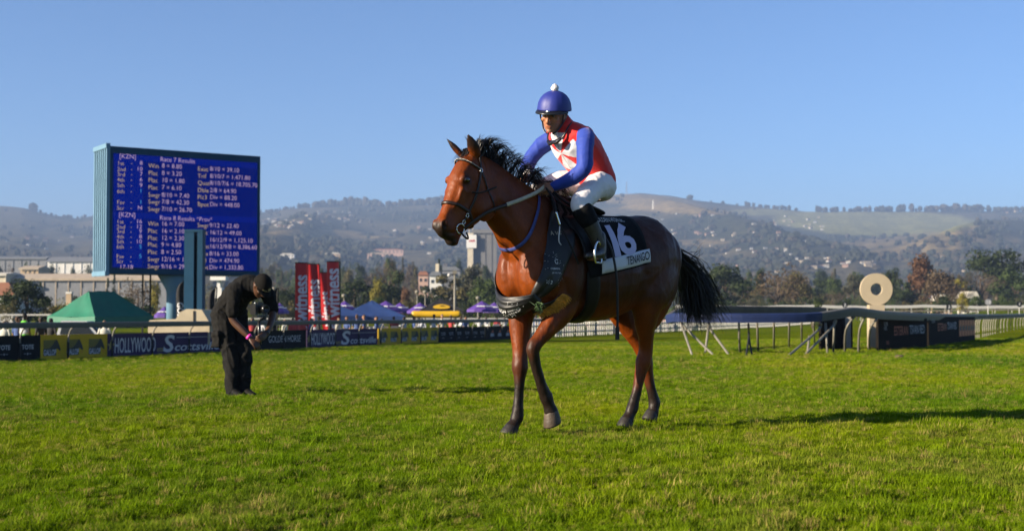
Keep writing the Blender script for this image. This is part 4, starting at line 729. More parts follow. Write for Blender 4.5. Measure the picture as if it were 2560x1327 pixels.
def parasol(px, top, wpx, d, label):
    t = at_thing('parasol', label, 'parasol', px, d, None); w = wpx / F_PX * d / 2; zt = zrow(top, d) - t.location.z; n = 8; mb = MB(); V = [[0, 0, zt]]; Fc = []
    for i in range(n): a = 2 * PI * i / n + .3; V.append([w * math.cos(a), w * math.sin(a), zt - .62]); V.append([w * math.cos(a) * 1.01, w * math.sin(a) * 1.01, zt - .80])
    for i in range(n): j = (i + 1) % n; Fc += [(0, 1 + 2 * i, 1 + 2 * j), (1 + 2 * i, 2 + 2 * i, 2 + 2 * j, 1 + 2 * j)]
    mb.add(np.array(V), Fc); mb.build('canopy', 'parasol_purple', t); mb = MB(); mb.tube([(0, 0, 0), (0, 0, zt)], .028, 6); mb.build('pole', 'post_pale', t); mb = MB(); mb.lathe([(.3, 0), (.28, .08), (.05, .1)], 12); mb.build('base', 'concrete', t)
    for i in (5, 6): a = 2 * PI * (i + .5) / n + .3; ca = np.array([math.cos(a), math.sin(a), 0]); ta = np.array([-math.sin(a), math.cos(a), 0]); c = ca * w * .66 + np.array([0, 0, zt - .38]); dn = ca * w * .25 + np.array([0, 0, -.19]); mb = MB(); mb.add(np.array([c - ta * .3, c + ta * .3, c + ta * .32 + dn * .35, c - ta * .32 + dn * .35]) + np.array([0, 0, .04]) + ca * .03, [(0, 1, 2, 3)]); mb.build('print', 'letter_white', t)
for a in ((688, 753, 56, 80, 'purple parasol left of the red flags'), (700, 757, 46, 92, 'purple parasol half behind the leftmost red flag'), (768, 755, 50, 90, 'purple parasol between the red flags'), (862, 752, 60, 96, 'purple parasol behind the blue tents'), (965, 752, 86, 88, 'large purple parasol over the peaked blue tent'), (1000, 756, 60, 98, 'purple parasol right of the large one'), (1050, 756, 66, 92, 'purple parasol left of the black tent'), (1205, 752, 78, 90, 'purple parasol right of the camera pole'), (1236, 755, 60, 96, 'purple parasol by the horse chest'), (412, 765, 50, 85, 'purple parasol between the tent and the blue column'), (1275, 756, 60, 99, 'purple parasol behind the horse forelegs')): parasol(*a)
# ---- lamp and camera poles
def pole(px, top, d, label, head, r=.06, name='lamp_post'):
    t = at_thing(name, label, 'lamp post' if head == 'lamp' else 'pole', px, d); zt = zrow(top, d) - t.location.z; mb = MB(); mb.tube([(0, 0, -.1), (0, 0, zt)], [r * 1.2, r * .8], 8); mb.build('pole', 'post_pale', t, True)
    if head == 'lamp': mb = MB(); mb.lathe([(.06, zt), (.19, zt + .12), (.19, zt + .26), (.07, zt + .34)], 10); mb.build('lamp_head', 'post_pale', t, True)
    else:
        mb = MB(); mb.box((0, 0, zt + .1), (.3, .3, .24)); mb.build('camera_box', 'post_pale', t); mb = MB(); mb.tube([(0, 0, zt), (-.35, 0, zt - .1)], .05, 6); mb.build('arm', 'post_black', t); mb = MB(); mb.ball((-.4, 0, zt - .1), .13, 10, 8); mb.build('camera_dome', 'rail_white', t, True)
pole(1137, 684, 88, 'pale pole with a camera head in front of the silo trees', 'cam', .09, 'camera_pole')
for px, top, d, lab in ((1043, 735, 105, 'white lamp post left of the black tent'), (1063, 735, 106, 'second white lamp post beside the black tent'), (685, 728, 100, 'white lamp post left of the red flags'), (860, 745, 100, 'white lamp post right of the red flags'), (1195, 750, 110, 'short white lamp post behind the purple parasols'), (530, 750, 100, 'white lamp post behind the blue column'), (1470, 760, 120, 'white lamp post beyond the horse belly')): pole(px, top, d, lab, 'lamp')
t = at_thing('camera_tower', 'white topped camera tower behind the stooping man', 'tower', 548, 120); k = 120 / F_PX; zt = zrow(696, 120) - t.location.z
mb = MB(); mb.box((0, 0, zt), (38 * k, 1.2, .36)); mb.build('roof', 'sign_white', t); mb = MB(); mb.box((0, 0, zt - 1.4), (18 * k, 1, 1.0)); mb.build('cabin', 'wall_white', t); mb = MB(); mb.box((0, 0, zt - .6), (8 * k, .6, .9)); mb.build('mast', 'wall_white', t)
for x in (-7, 7): mb = MB(); mb.box((x * k, 0, (zt - 1.9) / 2), (.12, .12, zt - 1.9)); mb.build('leg', 'rail_white', t)
# ---- white vehicle under the green tent
plain('car_white', (.72, .72, .72), .25, .03, 2, spec=.5, Coat_Weight=.5); plain('tyre', (.015, .015, .016), .8, .2, 8); plain('lamp_glass', (.8, .8, .78), .1, .02)
t = at_thing('parked_pickup', 'white pickup parked under the green tent', 'car', 198, 51); t.rotation_euler[2] = .15
def car_prof(P, y0, y1): return [(x, 0, z) for x, z in P], (0, y0, 0), (0, y1, 0)
mb = MB(); mb.prism(*car_prof([(-1.9, .45), (1.9, .45), (2.0, .75), (1.85, 1.05), (.9, 1.12), (-1.9, 1.12)], -.85, .85)); mb.build('body', 'car_white', t); mb = MB(); mb.prism(*car_prof([(-.75, 1.12), (.95, 1.12), (.45, 1.72), (-.55, 1.75)], -.74, .74)); cb = mb.build('cab', 'car_white', t)
for y in (-.745, .745): mb = MB(); mb.prism(*car_prof([(-.6, 1.2), (.75, 1.2), (.38, 1.64), (-.48, 1.66)], y - .01 * np.sign(y) * -1, y + .012 * np.sign(y))); mb.build('window', 'window_dark', t)
mb = MB(); mb.prism([(.93, -.62, 1.18), (.93, .62, 1.18), (.52, .55, 1.66), (.52, -.55, 1.66)], (.03, 0, .01), (.05, 0, .02)); mb.build('windscreen', 'window_dark', t)
for x in (-1.25, 1.25):
    for y in (-.8, .8): mb = MB(); mb.lathe([(.33, -.1), (.34, -.06), (.34, .06), (.33, .1)], 20, (x, y, .33), M=np.array([[1, 0, 0], [0, 0, -1], [0, 1, 0]])); mb.build('wheel', 'tyre', t, True)
for y in (-.6, .6): mb = MB(); mb.ball((1.93, y, .85), (.06, .14, .09), 10, 8); mb.build('headlight', 'lamp_glass', t, True)
# white rail fence at far left
t = thing('post_and_rail_fence', 'white post and rail fence behind the onlookers', 'fence', (0, 0, 0)); P = []
for px in (-60, 0, 60, 130, 200): x = (px - 1280) / F_PX * 74; P.append((x, 74, zrow(785, 74)))
beam('rail_beam', P, .08, .09, 'rail_white', t)
for x, y, z in P: mb = MB(); mb.box((x, y, (z + gzz(0, 74)) / 2 - .1), (.1, .1, z - gzz(0, 74))); mb.build('post', 'rail_white', t)
t = thing('post_and_rail_fence', 'far white rail beyond the tents', 'fence'); P = [((px - 1280) / F_PX * 135, 135, zrow(795, 135)) for px in range(560, 1420, 60)]; beam('rail_beam', P, .1, .12, 'rail_white', t)
for x, y, z in P: mb = MB(); mb.box((x, y, z - .6), (.1, .1, 1.2)); mb.build('post', 'rail_white', t)
# ---- inner rail: blue rounded end, struts, grey stretch, hooked posts
ir = thing('inner_rail', 'blue padded rail end turning into a grey rail beside the boards', 'rail')
def rp(px, row, d): return at(px, row, d)
near_pts = [rp(1672, 788, 37.2), rp(1690, 784, 36.2), rp(1740, 784, 35.4), rp(1830, 785, 35), rp(1930, 785, 35), rp(2010, 784, 35.2), rp(2050, 782, 35.5)]
beam('blue_rail', catmull(near_pts, 4), .2, .24, 'rail_blue', ir)
far_pts = [rp(1674, 786, 37.4), rp(1690, 776, 39.5), rp(1730, 768, 42), rp(1800, 766, 44), rp(1900, 767, 46), rp(2000, 768, 48), rp(2060, 770, 50)]; beam('far_rail', catmull(far_pts, 4), .2, .26, 'rail_brown', ir)
grey_pts = [rp(2050, 782, 35.5), rp(2095, 775, 35.8), rp(2130, 770, 36.2), rp(2170, 774, 37), rp(2210, 779, 38.5), rp(2300, 784, 43), rp(2380, 786, 50), rp(2440, 786, 60), rp(2500, 786, 74), rp(2580, 784, 98)]; beam('grey_rail', catmull(grey_pts, 4), .2, .24, 'rail_grey', ir)
def strut(a, b, d0, d1=None, mat='post_pale', r=.033, par=None, mid=None):
    p = at(a[0], a[1], d0); q = pt_ground(b[0], b[1]) if d1 is None else at(b[0], b[1], d1); q[2] -= .05; pts = [p, p * .5 + q * .5, q] if mid is None else [p, at(mid[0], mid[1], d0), q]
    mb = MB(); mb.tube(catmull(pts, 4) if mid is not None else pts, r, 7); mb.build('post' if mid is None else 'strut', mat, par or ir, True)
for a, b, m_, d in (((1700, 800), (1733, 890), None, 36), ((1702, 800), (1790, 889), (1712, 818), 36), ((1772, 806), (1762, 888), None, 35.3), ((1768, 815), (1827, 889), (1782, 832), 35.3), ((1847, 806), (1850, 884), None, 35), ((1893, 806), (1896, 880), None, 35.6), ((1935, 806), (1935, 874), None, 36), ((1973, 806), (1973, 868), None, 37), ((2004, 806), (2005, 864), None, 38), ((2034, 806), (2037, 860), None, 39), ((2050, 808), (1960, 893), (2046, 824), 35.4), ((2088, 800), (2004, 890), (2083, 814), 35.7), ((2023, 840), (2018, 888), None, 35.2), ((2064, 806), (2069, 886), None, 35.6), ((2086, 800), (2083, 884), None, 35.7)): strut(a, b, d, None, mid=m_)
for b in ((1864, 891), (1881, 890)): strut((1871, 808), b, 35, None, 'post_black', .028, mid=(1872, 840))
for a, b, d in (((2137, 790), (2112, 881), 36.3), ((2163, 790), (2146, 881), 36.8), ((2192, 796), (2172, 876), 37.4)): strut(a, b, d, None, mid=(b[0] + 3, (a[1] + b[1]) / 2 - 12)); q = pt_ground(*b); mb = MB(); mb.tube([q + np.array([0, 0, -.05]), q + np.array([0.01, 0, .42])], .038, 7); mb.build('post_sleeve', 'post_black', ir, True)
hk = MB(); hk.tube(catmull([(0, 0, -.1), (0, 0, .6), (.05, -.02, .95), (.2, -.06, 1.12), (.34, -.1, 1.16)], 4), .03, 6); hk_me = hk.mesh('post', 'post_pale', True)
GP = catmull(grey_pts, 12)
for i in range(28):
    d = 60 * (98 / 60) ** (i / 27); j = int(np.argmin(np.abs(GP[:, 1] - d))); p = GP[j]; x = p[0] - .1; link('post', hk_me, ir, (x, p[1] + .1, p[2] - 1.25), .2)
# boards on the inner rail
plain('board_brown', (.015, .012, .0095), .85, .15, 3, spec=.05)
def iboard(px0, r0, d0, px1, r1, d1, h_, label, mat='board_brown'):
    a = at(px0, r0, d0); b = at(px1, r1, d1); t = thing('advert_board', label, 'advert board', (a[0], a[1], a[2])); v = b - a; L = np.linalg.norm(v); u = v / L; n = np.array([u[1], -u[0], 0]); n /= np.linalg.norm(n)
    mb = MB(); mb.prism([(0, 0, -.15), tuple(v + np.array([0, 0, -.15])), tuple(v + np.array([0, 0, h_])), (0, 0, h_)], (0, 0, 0), -n * .07); mb.build('panel', mat, t); return t, (lambda s, z: frame(u * s * L + n * .01 + np.array([0, 0, z]), u, (0, 0, 1))), L, u, n
t, fr, L, u, n = iboard(2196, 872, 39, 2318, 862, 43.5, .93, 'dark board with rust and white lettering by the cream post'); text('GOLDEN', .17, t, 'letter_grey', fr(.10, .72), xs=.6); text('HORSE', .17, t, 'letter_grey', fr(.10, .58), xs=.6); text('ESTERAN', .42, t, 'letter_rust', fr(.30, .40), fit=.28 * L, bold=.01); text('TSVAN RED', .42, t, 'letter_grey', fr(.61, .42), fit=.33 * L, bold=.01); text('TRACK', .17, t, 'letter_rust', fr(.14, .12), xs=.6)
t, fr, L, u, n = iboard(2322, 862, 44, 2438, 848, 55, 1.0, 'dark board with an orange picture panel next to the hooked rail'); text('GOLDEN', .17, t, 'letter_grey', fr(.05, .78), xs=1.0); text('ESTERAN', .4, t, 'letter_rust', fr(.16, .48), fit=.17 * L, bold=.01); text('TSVAN RED', .4, t, 'letter_grey', fr(.345, .51), fit=.2 * L, bold=.01)
for i in range(6):
    s = .60 + i * .066; mb = MB(); P = [u * (s + a * .058) * L + n * .012 + np.array([0, 0, z]) for a, z in ((0, .2), (1, .2), (1, .86), (0, .86))]; mb.add(np.array(P), [(0, 1, 2, 3)]); mb.build('orange_panel', 'letter_orange', t); mb = MB(); P = [u * (s + a * .058) * L + n * .016 + np.array([0, 0, z]) for a, z in ((.2, .42), (.8, .42), (.85, .6), (.5, .66), (.2, .56))]; mb.add(np.array(P), [tuple(range(5))]); mb.build('horse_emblem', 'letter_dark', t)
iboard(2052, 860, 39.5, 2132, 862, 41.5, .95, 'plain dark board leaning inside the rail bend'); t = at_thing('stacked_panels', 'pale and brown panels stacked behind the rail bend', 'panels', 2090, 41)
for i, (x, m_) in enumerate(((-.35, 'wall_tan'), (-.1, 'concrete'), (.15, 'post_black'), (.35, 'concrete'))): mb = MB(); mb.box((x, -.2 + .05 * i, .55), (.22, .05, 1.1), M=None); mb.build('panel', m_, t)
# winning post
t = at_thing('winning_post', 'cream winning post with a round holed disc', 'winning post', 2190, 42); zg = t.location.z; k = 42 / F_PX; zc = zrow(723, 42) - zg; plain('post_cream', (.45, .37, .25), .6, .06, 2); mb = MB(); n = 48; V = []
for y in (-.06, .06):
    for r in (15 * k, 40 * k):
        for j in range(n): V.append([r * math.cos(2 * PI * j / n), y, zc + r * math.sin(2 * PI * j / n)])
Fc = []
for j in range(n): q = (j + 1) % n; Fc += [(j, q, n + q, n + j), (2 * n + j, 3 * n + j, 3 * n + q, 2 * n + q), (n + j, n + q, 3 * n + q, 3 * n + j), (j, 2 * n + j, 2 * n + q, q)]
mb.add(np.array(V), Fc); mb.build('disc', 'post_cream', t); mb = MB(); mb.box((-1 * k, 0, (zc - 39 * k) / 2), (38 * k, .3, zc - 39 * k)); mb.build('post', 'post_cream', t)
# far infield rails and markers
t = thing('infield_rail', 'far white running rail across the infield', 'rail'); P = [((px - 1280) / F_PX * 210, 210, zrow(764 + 1.2 * math.sin(px * .021) + .6 * math.sin(px * .07), 210)) for px in range(1690, 2640, 14)]; beam('rail_beam', P, .25, .42, 'rail_white', t)
for x, y, z in P[::3]: mb = MB(); mb.tube([(x, y + .3, float(ground_z(x, y)) - .1), (x, y, z)], .05, 5); mb.build('post', 'rail_white', t)
t = thing('infield_rail', 'low pale rail crossing the infield grass', 'rail'); P = [((px - 1280) / F_PX * 160, 160, zrow(777 - (px - 2200) * .012, 160)) for px in range(2200, 2640, 40)]; beam('rail_beam', P, .12, .12, 'post_pale', t)
for x, y, z in P: mb = MB(); mb.tube([(x, y, float(ground_z(x, y)) - .1), (x, y, z)], .05, 5); mb.build('post', 'post_pale', t)
for px, row, d, s, lab in ((2112, 762, 150, '2', 'round black marker numbered 2 on the infield'), (2470, 755, 130, '10', 'round grey marker numbered 10 on the infield'), (2372, 767, 150, '3', 'small dark round marker on the infield grass'), (2548, 760, 150, '1', 'small dark marker at the right edge of the infield')):
    t = at_thing('distance_marker', lab, 'sign', px, d); z = zrow(row, d) - t.location.z; mb = MB(); mb.lathe([(.34, -.03), (.34, .03)], 20, (0, 0, z), M=np.array([[1, 0, 0], [0, 0, -1], [0, 1, 0]])); mb.build('disc', 'board_dark' if s != '10' else 'wall_grey', t); mb = MB(); mb.tube([(0, .06, -.1), (0, .06, z)], .05, 6); mb.build('pole', 'rail_white', t); text(s, .5, t, 'letter_white', frame((0, -.05, z - .17), (1, 0, 0), (0, 0, 1)), align='CENTER', bold=.02)
t = at_thing('turf_clod', 'small brown clod of turf lying on the grass', 'clod', 2245, pt_ground(2245, 896)[1]); mb = MB(); mb.ball((0, 0, .05), (.12, .08, .07), 10, 7); V0 = mb.v[0]; mb.v[0] = V0 + np.random.RandomState(1).randn(*V0.shape) * .012; mb.build('soil', 'bark', t)
# ------------------------------------------------------------------ the racehorse
from mathutils.bvhtree import BVHTree
H_O = np.array([.597, 9.229, -0.010]); H_RZ = math.atan2(-.669, -.743)
_hh = np.array([math.cos(H_RZ), math.sin(H_RZ), 0]); _hl = np.array([-math.sin(H_RZ), math.cos(H_RZ), 0])
def hinv(px, py, yl):                               # photo pixel -> horse frame, given the sideways offset
    d = ray(px, py); c0 = np.array([0, 0, CAM_H]) - H_O; t = (yl - c0 @ _hl) / (d @ _hl); p = c0 + t * d
    return np.array([p @ _hh, p @ _hl, p[2]])
m_ = NT('horse_coat'); a_ = m_.n('Attribute'); a_.attribute_name = 'Col'
f_ = m_.ramp(m_.noise(9, 4, stretch=(1, 1, .5)), [(0.32, (.72, .68, .62)), (0.7, (1.22, 1.2, 1.15))])
g_ = m_.ramp(m_.noise(160, 2, stretch=(1, 1, .25)), [(0.3, (.58,) * 3), (0.7, (.88,) * 3)])
m_.set(m_.mix(1, m_.mix(1, a_.outputs['Color'], f_, 'MULTIPLY'), g_, 'MULTIPLY'), m_.math('MULTIPLY_ADD', m_.noise(14, 3), .22), 0, .2, Sheen_Weight=.0)
m_.b.inputs['Roughness'].default_value = .4
q_ = m_.n('Math'); q_.operation = 'MULTIPLY_ADD'; m_.l(m_.noise(12, 3), q_.inputs[0]); q_.inputs[1].default_value = .4; q_.inputs[2].default_value = .26; m_.l(q_.outputs[0], m_.b.inputs['Roughness'])
m_.bump(m_.noise(70, 5, .7, stretch=(1, 1, .4)), .35, .006)
m_ = NT('horse_hair'); m_.set(m_.ramp(m_.noise(60, 2), [(.3, (.005, .004, .0035)), (.75, (.018, .013, .010))]), .45, 0, .35)
plain('hoof_dark', (.018, .014, .011), .6, .3, 25, bump=.3, bscale=60); plain('hoof_horn', (.075, .052, .035), .55, .3, 25, bump=.3, bscale=60)
plain('horse_eye', (.012, .006, .004), .04, .1, spec=.9)
plain('black_leather', (.009, .007, .006), .5, .3, 30, bump=.2, spec=.25)
plain('brown_leather', (.022, .010, .006), .45, .3, 30, bump=.2)
plain('silver_metal', (.75, .74, .70), .22, .05, metal=1.0)

horse = thing('race_horse', 'bay racehorse with black legs and tail walking across the turf under a jockey', 'horse', H_O, H_RZ)
hb = MB()
def trunk(mb, rows, n=28, m=4):
    C = catmull(rows, m); an = np.arange(n) * 2 * PI / n; rings = []
    for x, top, bot, w, pinch in C:
        zc, hh_ = (top * .45 + bot * .55), 0
        cs, sn = np.cos(an), np.sin(an)
        y = w * np.sign(cs) * np.abs(cs) ** .85; y = y * (1 - pinch * np.maximum(0, sn) ** 2.0)
        z = np.where(sn > 0, zc + (top - zc) * np.abs(sn) ** .92, zc - (zc - bot) * np.abs(sn) ** .95)
        rings.append(np.stack([np.full(n, x), y, z], 1))
    k = len(rings); V = np.concatenate(rings); Fc = []
    for i in range(k - 1):
        for j in range(n):
            q = (j + 1) % n; Fc.append((i * n + j, i * n + q, (i + 1) * n + q, (i + 1) * n + j))
    Fc.append(tuple(range(n - 1, -1, -1))); Fc.append(tuple((k - 1) * n + j for j in range(n)))
    mb.add(V, Fc)
trunk(hb, [(.80, 1.27, 1.06, .09, 0), (.77, 1.36, 1.0, .16, .1), (.68, 1.47, .92, .215, .3), (.55, 1.58, .87, .25, .5), (.40, 1.66, .835, .265, .62), (.20, 1.645, .805, .285, .5),
           (0, 1.585, .80, .305, .25), (-.2, 1.572, .835, .305, .18), (-.4, 1.60, .91, .295, .2), (-.55, 1.612, .99, .285, .22), (-.68, 1.565, 1.06, .25, .2), (-.78, 1.47, 1.12, .195, .15), (-.845, 1.37, 1.2, .12, .1)])
def slab(mb, rows, n=22, m=4, sharp=.9):           # sections given by a front/top and a back/bottom point in the xz plane and half widths there
    C = catmull(rows, m); an = np.arange(n) * 2 * PI / n; rings = []
    for xa, za, xb, zb, wa, wb in C:
        a = np.array([xa, 0, za]); b = np.array([xb, 0, zb]); c = (a + b) / 2; h_ = (a - b) / 2
        sn, cs = np.sin(an), np.cos(an); w = (wa + wb) / 2 + (wa - wb) / 2 * sn
        rings.append(c + np.sign(sn)[:, None] * np.abs(sn)[:, None] ** sharp * h_ + (np.sign(cs) * np.abs(cs) ** sharp * w)[:, None] * np.array([0, 1., 0]))
    k = len(rings); V = np.concatenate(rings); Fc = []
    for i in range(k - 1):
        for j in range(n):
            q = (j + 1) % n; Fc.append((i * n + j, i * n + q, (i + 1) * n + q, (i + 1) * n + j))
    Fc.append(tuple(range(n - 1, -1, -1))); Fc.append(tuple((k - 1) * n + j for j in range(n)))
    return mb.add(V, Fc)
slab(hb, [(.24, 1.63, .58, .96, .12, .24), (.38, 1.672, .72, 1.12, .085, .225), (.56, 1.735, .83, 1.265, .06, .2), (.75, 1.815, .905, 1.385, .05, .165), (.92, 1.895, .985, 1.47, .048, .135), (1.05, 1.945, 1.06, 1.545, .055, .115), (1.13, 1.955, 1.10, 1.65, .06, .095)])
# head, turned a little to its left about the poll
hd = MB()
slab(hd, [(1.175, 1.972, 1.06, 1.74, .06, .09), (1.275, 1.92, 1.045, 1.625, .085, .105), (1.345, 1.835, 1.085, 1.53, .094, .092), (1.388, 1.74, 1.15, 1.475, .088, .072), (1.425, 1.64, 1.225, 1.435, .066, .058),
          (1.466, 1.55, 1.285, 1.40, .052, .05), (1.508, 1.475, 1.305, 1.375, .054, .048), (1.516, 1.42, 1.32, 1.352, .046, .042), (1.482, 1.375, 1.35, 1.338, .03, .032)], sharp=.8)
hd.ball((1.318, .074, 1.768), (.045, .024, .032)); hd.ball((1.318, -.074, 1.768), (.045, .024, .032))         # orbits
hd.ball((1.135, .075, 1.60), (.11, .042, .115)); hd.ball((1.135, -.075, 1.60), (.11, .042, .115))               # cheeks
hd.ball((1.485, .042, 1.455), (.036, .024, .042)); hd.ball((1.485, -.042, 1.455), (.036, .024, .042))       # nostril wings
hd.ball((1.37, 0, 1.347), (.05, .045, .032))                                                              # chin
limb(hd, [(1.345, .075, 1.70, .02, .014), (1.37, .062, 1.62, .018, .012), (1.40, .05, 1.56, .012, .01)]); limb(hd, [(1.345, -.075, 1.70, .02, .014), (1.37, -.062, 1.62, .018, .012), (1.40, -.05, 1.56, .012, .01)])
def ear(mb, base, tip, wid, side):
    base = np.array(base, float); tip = np.array(tip, float); ax = tip - base
    limb(mb, [tuple(base + ax * t) + (wid * a, wid * .55 * a) for t, a in ((0, .75), (.2, 1.0), (.45, 1.05), (.7, .75), (.9, .35), (1, .12))], side=side, n=12)
ear(hd, (1.195, .062, 1.93), (1.295, .07, 2.075), .042, (.7, .6, 0)); ear(hd, (1.195, -.062, 1.93), (1.305, -.125, 2.06), .042, (.7, -.6, 0))
HEAD_YAW = R(6); _piv = np.array([1.10, 0, 0])
def head_turn(V):
    V = np.asarray(V, float); c, s = math.cos(HEAD_YAW), math.sin(HEAD_YAW); W = V - _piv
    return np.stack([W[..., 0] * c - W[..., 1] * s, W[..., 0] * s + W[..., 1] * c, W[..., 2]], -1) + _piv
for V_ in hd.v: hb.v.append(head_turn(V_))
hb.f += [tuple(i + hb.n for i in f) for f in hd.f]; hb.m += hd.m; hb.n += hd.n
# legs
RF = [(.50, -.13, 1.14, .17, .09), (.53, -.145, .98, .135, .09), (.565, -.14, .86, .098, .08), (.59, -.125, .73, .072, .062), (.612, -.11, .58, .05, .046), (.622, -.102, .475, .05, .046), (.626, -.10, .41, .036, .035), (.634, -.10, .29, .030, .026), (.645, -.10, .165, .036, .031), (.652, -.10, .125, .041, .036), (.678, -.10, .085, .033, .033), (.702, -.10, .055, .042, .042)]
LF = [(.48, .13, 1.14, .17, .09), (.45, .15, .97, .135, .095), (.485, .155, .87, .10, .085), (.575, .145, .775, .075, .066), (.665, .13, .685, .053, .05), (.712, .12, .625, .05, .046), (.70, .115, .555, .038, .036), (.648, .107, .425, .030, .027), (.588, .10, .31, .037, .032), (.568, .10, .275, .042, .036), (.545, .10, .22, .034, .033), (.525, .10, .175, .043, .042)]
LH = [(-.58, .13, 1.32, .22, .12), (-.52, .165, 1.16, .225, .125), (-.45, .18, 1.01, .19, .115), (-.415, .172, .90, .14, .095), (-.425, .15, .78, .098, .075), (-.455, .125, .66, .066, .052), (-.468, .108, .56, .056, .044), (-.45, .10, .485, .054, .044), (-.43, .097, .42, .041, .036), (-.395, .09, .29, .033, .028), (-.358, .084, .175, .038, .032), (-.345, .082, .14, .042, .036), (-.315, .08, .09, .034, .033), (-.295, .08, .058, .043, .042)]
RH = [(-.58, -.13, 1.32, .22, .12), (-.55, -.165, 1.16, .225, .125), (-.50, -.18, 1.01, .19, .115), (-.50, -.172, .89, .14, .095), (-.565, -.15, .76, .098, .075), (-.635, -.125, .635, .064, .052), (-.685, -.108, .54, .056, .044), (-.70, -.10, .465, .053, .044), (-.715, -.097, .40, .041, .036), (-.745, -.09, .28, .033, .028), (-.778, -.084, .18, .038, .032), (-.785, -.082, .145, .042, .036), (-.77, -.08, .10, .034, .033), (-.755, -.08, .07, .043, .042)]
def stout(K):                                       # bone and tendon below knee and hock
    return [(x, y, z, a * (1 + .22 * float(1 - smooth01(.45, .7, z))), b * (1 + .26 * float(1 - smooth01(.45, .7, z)))) for x, y, z, a, b in K]
RF = [(x + .012, y - .012 * float(smooth01(.5, .8, z)), z, a * (1 + .12 * float(smooth01(.5, .75, z))), b * (1 + .15 * float(smooth01(.5, .75, z)))) for x, y, z, a, b in RF]
for K in (RF, LF, LH, RH): limb(hb, stout(K))
limb(hb, [(-.44, .12, .70, .02, .02), (-.515, .105, .60, .018, .018), (-.522, .10, .548, .024, .024), (-.485, .10, .49, .02, .02)]); limb(hb, [(-.62, -.12, .68, .02, .02), (-.725, -.105, .58, .018, .018), (-.745, -.10, .53, .024, .024), (-.73, -.10, .46, .02, .02)])
for s in (1, -1):
    hb.ball((.64, .155 * s, 1.12), (.16, .10, .17)); hb.ball((.44, .20 * s, 1.18), (.17, .09, .26)); hb.ball((.47, .19 * s, 1.0), (.12, .07, .12))
    hb.ball((.72, .10 * s, 1.15), (.10, .11, .2))                                          # breast
    hb.ball((-.55, .15 * s, 1.28), (.27, .12, .24)); hb.ball((-.67, .13 * s, 1.2), (.14, .10, .2)); limb(hb, [(-.72, .12 * s, 1.24, .11, .09), (-.66, .14 * s, 1.05, .10, .085), (-.57 - .04 * (s < 0), .145 * s, .90, .085, .075), (-.50 - .08 * (s < 0), .14 * s, .78, .06, .06)]); hb.ball((-.36, .20 * s, 1.03), (.13, .08, .16))
horse_me = remesh(hb, 'body', .0092, 11, 'horse_coat')
ht = lambda *p: head_turn(np.array(p, float))
press(horse_me, [([ht(1.502, .062, 1.462), ht(1.492, .064, 1.438)], .021, -.030), ([ht(1.502, -.062, 1.462)], .018, -.016),
                 ([ht(1.47, .056, 1.398), ht(1.41, .055, 1.40), ht(1.36, .055, 1.415)], .011, -.012), ([ht(1.345, .09, 1.72), ht(1.38, .075, 1.64)], .012, .005),
                 ([ht(1.30, .085, 1.80), ht(1.27, .09, 1.77)], .02, -.008), ([ht(1.16, .1, 1.53), ht(1.06, .09, 1.66)], .02, .006),
                 ([(.86, 0, 1.30), (.83, 0, 1.1), (.74, 0, .95)], .045, -.035), ([(.84, .17, 1.28), (.72, .25, 1.12), (.66, .24, 1.0)], .03, -.014), ([(.60, .24, 1.45), (.70, .21, 1.25)], .04, -.012),
                 ([(.33, .29, 1.45), (.30, .30, 1.2), (.33, .26, .98)], .045, -.016), ([(-.20, .31, 1.35), (-.26, .30, 1.15), (-.2, .27, .98)], .06, -.02),
                 ([(-.70, .22, 1.42), (-.66, .24, 1.2), (-.62, .22, .98)], .035, -.012), ([(-.46, .25, 1.12), (-.52, .22, .92), (-.50, .17, .76)], .03, -.009), ([(.60, .2, .86), (.64, .17, .74)], .02, .006),
                 ([(.54, .2, .84), (.62, .19, .76)], .02, -.006), ([(1.0, .10, 1.62), (.86, .15, 1.45), (.78, .16, 1.3)], .03, -.010), ([(.95, .09, 1.78), (.7, .13, 1.62)], .05, .008),
                 ([(.80, .05, 1.27), (.78, .08, 1.08), (.70, .12, .96)], .022, -.014), ([(.80, -.05, 1.27), (.78, -.08, 1.08), (.70, -.12, .96)], .022, -.014), ([(.78, .2, 1.22), (.70, .26, 1.05)], .03, .010), ([(.93, .12, 1.55), (.84, .16, 1.38), (.80, .14, 1.28)], .018, -.008), ([(.52, .26, 1.3), (.56, .27, 1.12), (.50, .25, 1.0)], .02, -.009), ([(.36, .27, .95), (.2, .27, .9), (.0, .28, .9)], .03, -.006),
                 ([(-.56, .24, 1.36), (-.6, .25, 1.2), (-.56, .22, 1.02)], .022, -.007), ([ht(1.38, .07, 1.58), ht(1.43, .06, 1.52)], .012, -.005), ([ht(1.25, .1, 1.72), ht(1.3, .08, 1.6)], .02, -.005)])
def ripple(me, amp, freq, seed):                     # uneven skin over muscle and vein
    V = vco(me); N = vno(me); rg = np.random.RandomState(seed); h_ = np.zeros(len(V))
    for i in range(9):
        k = rg.randn(3) * np.array([1, 1, .6]); k *= freq * (1 + .3 * i) / np.linalg.norm(k); w = np.sin(V @ k + rg.rand() * 6 + 2.0 * np.sin(V @ (rg.randn(3) * freq * .45) + rg.rand() * 6)); h_ += (1 - np.abs(w)) ** 3 / (1 + .35 * i)
    set_vco(me, V + N * (amp * (h_ - h_.mean()))[:, None])
V_smooth = vco(horse_me)
ripple(horse_me, .0024, 13, 3); ripple(horse_me, .0010, 42, 5)
Vh = vco(horse_me)
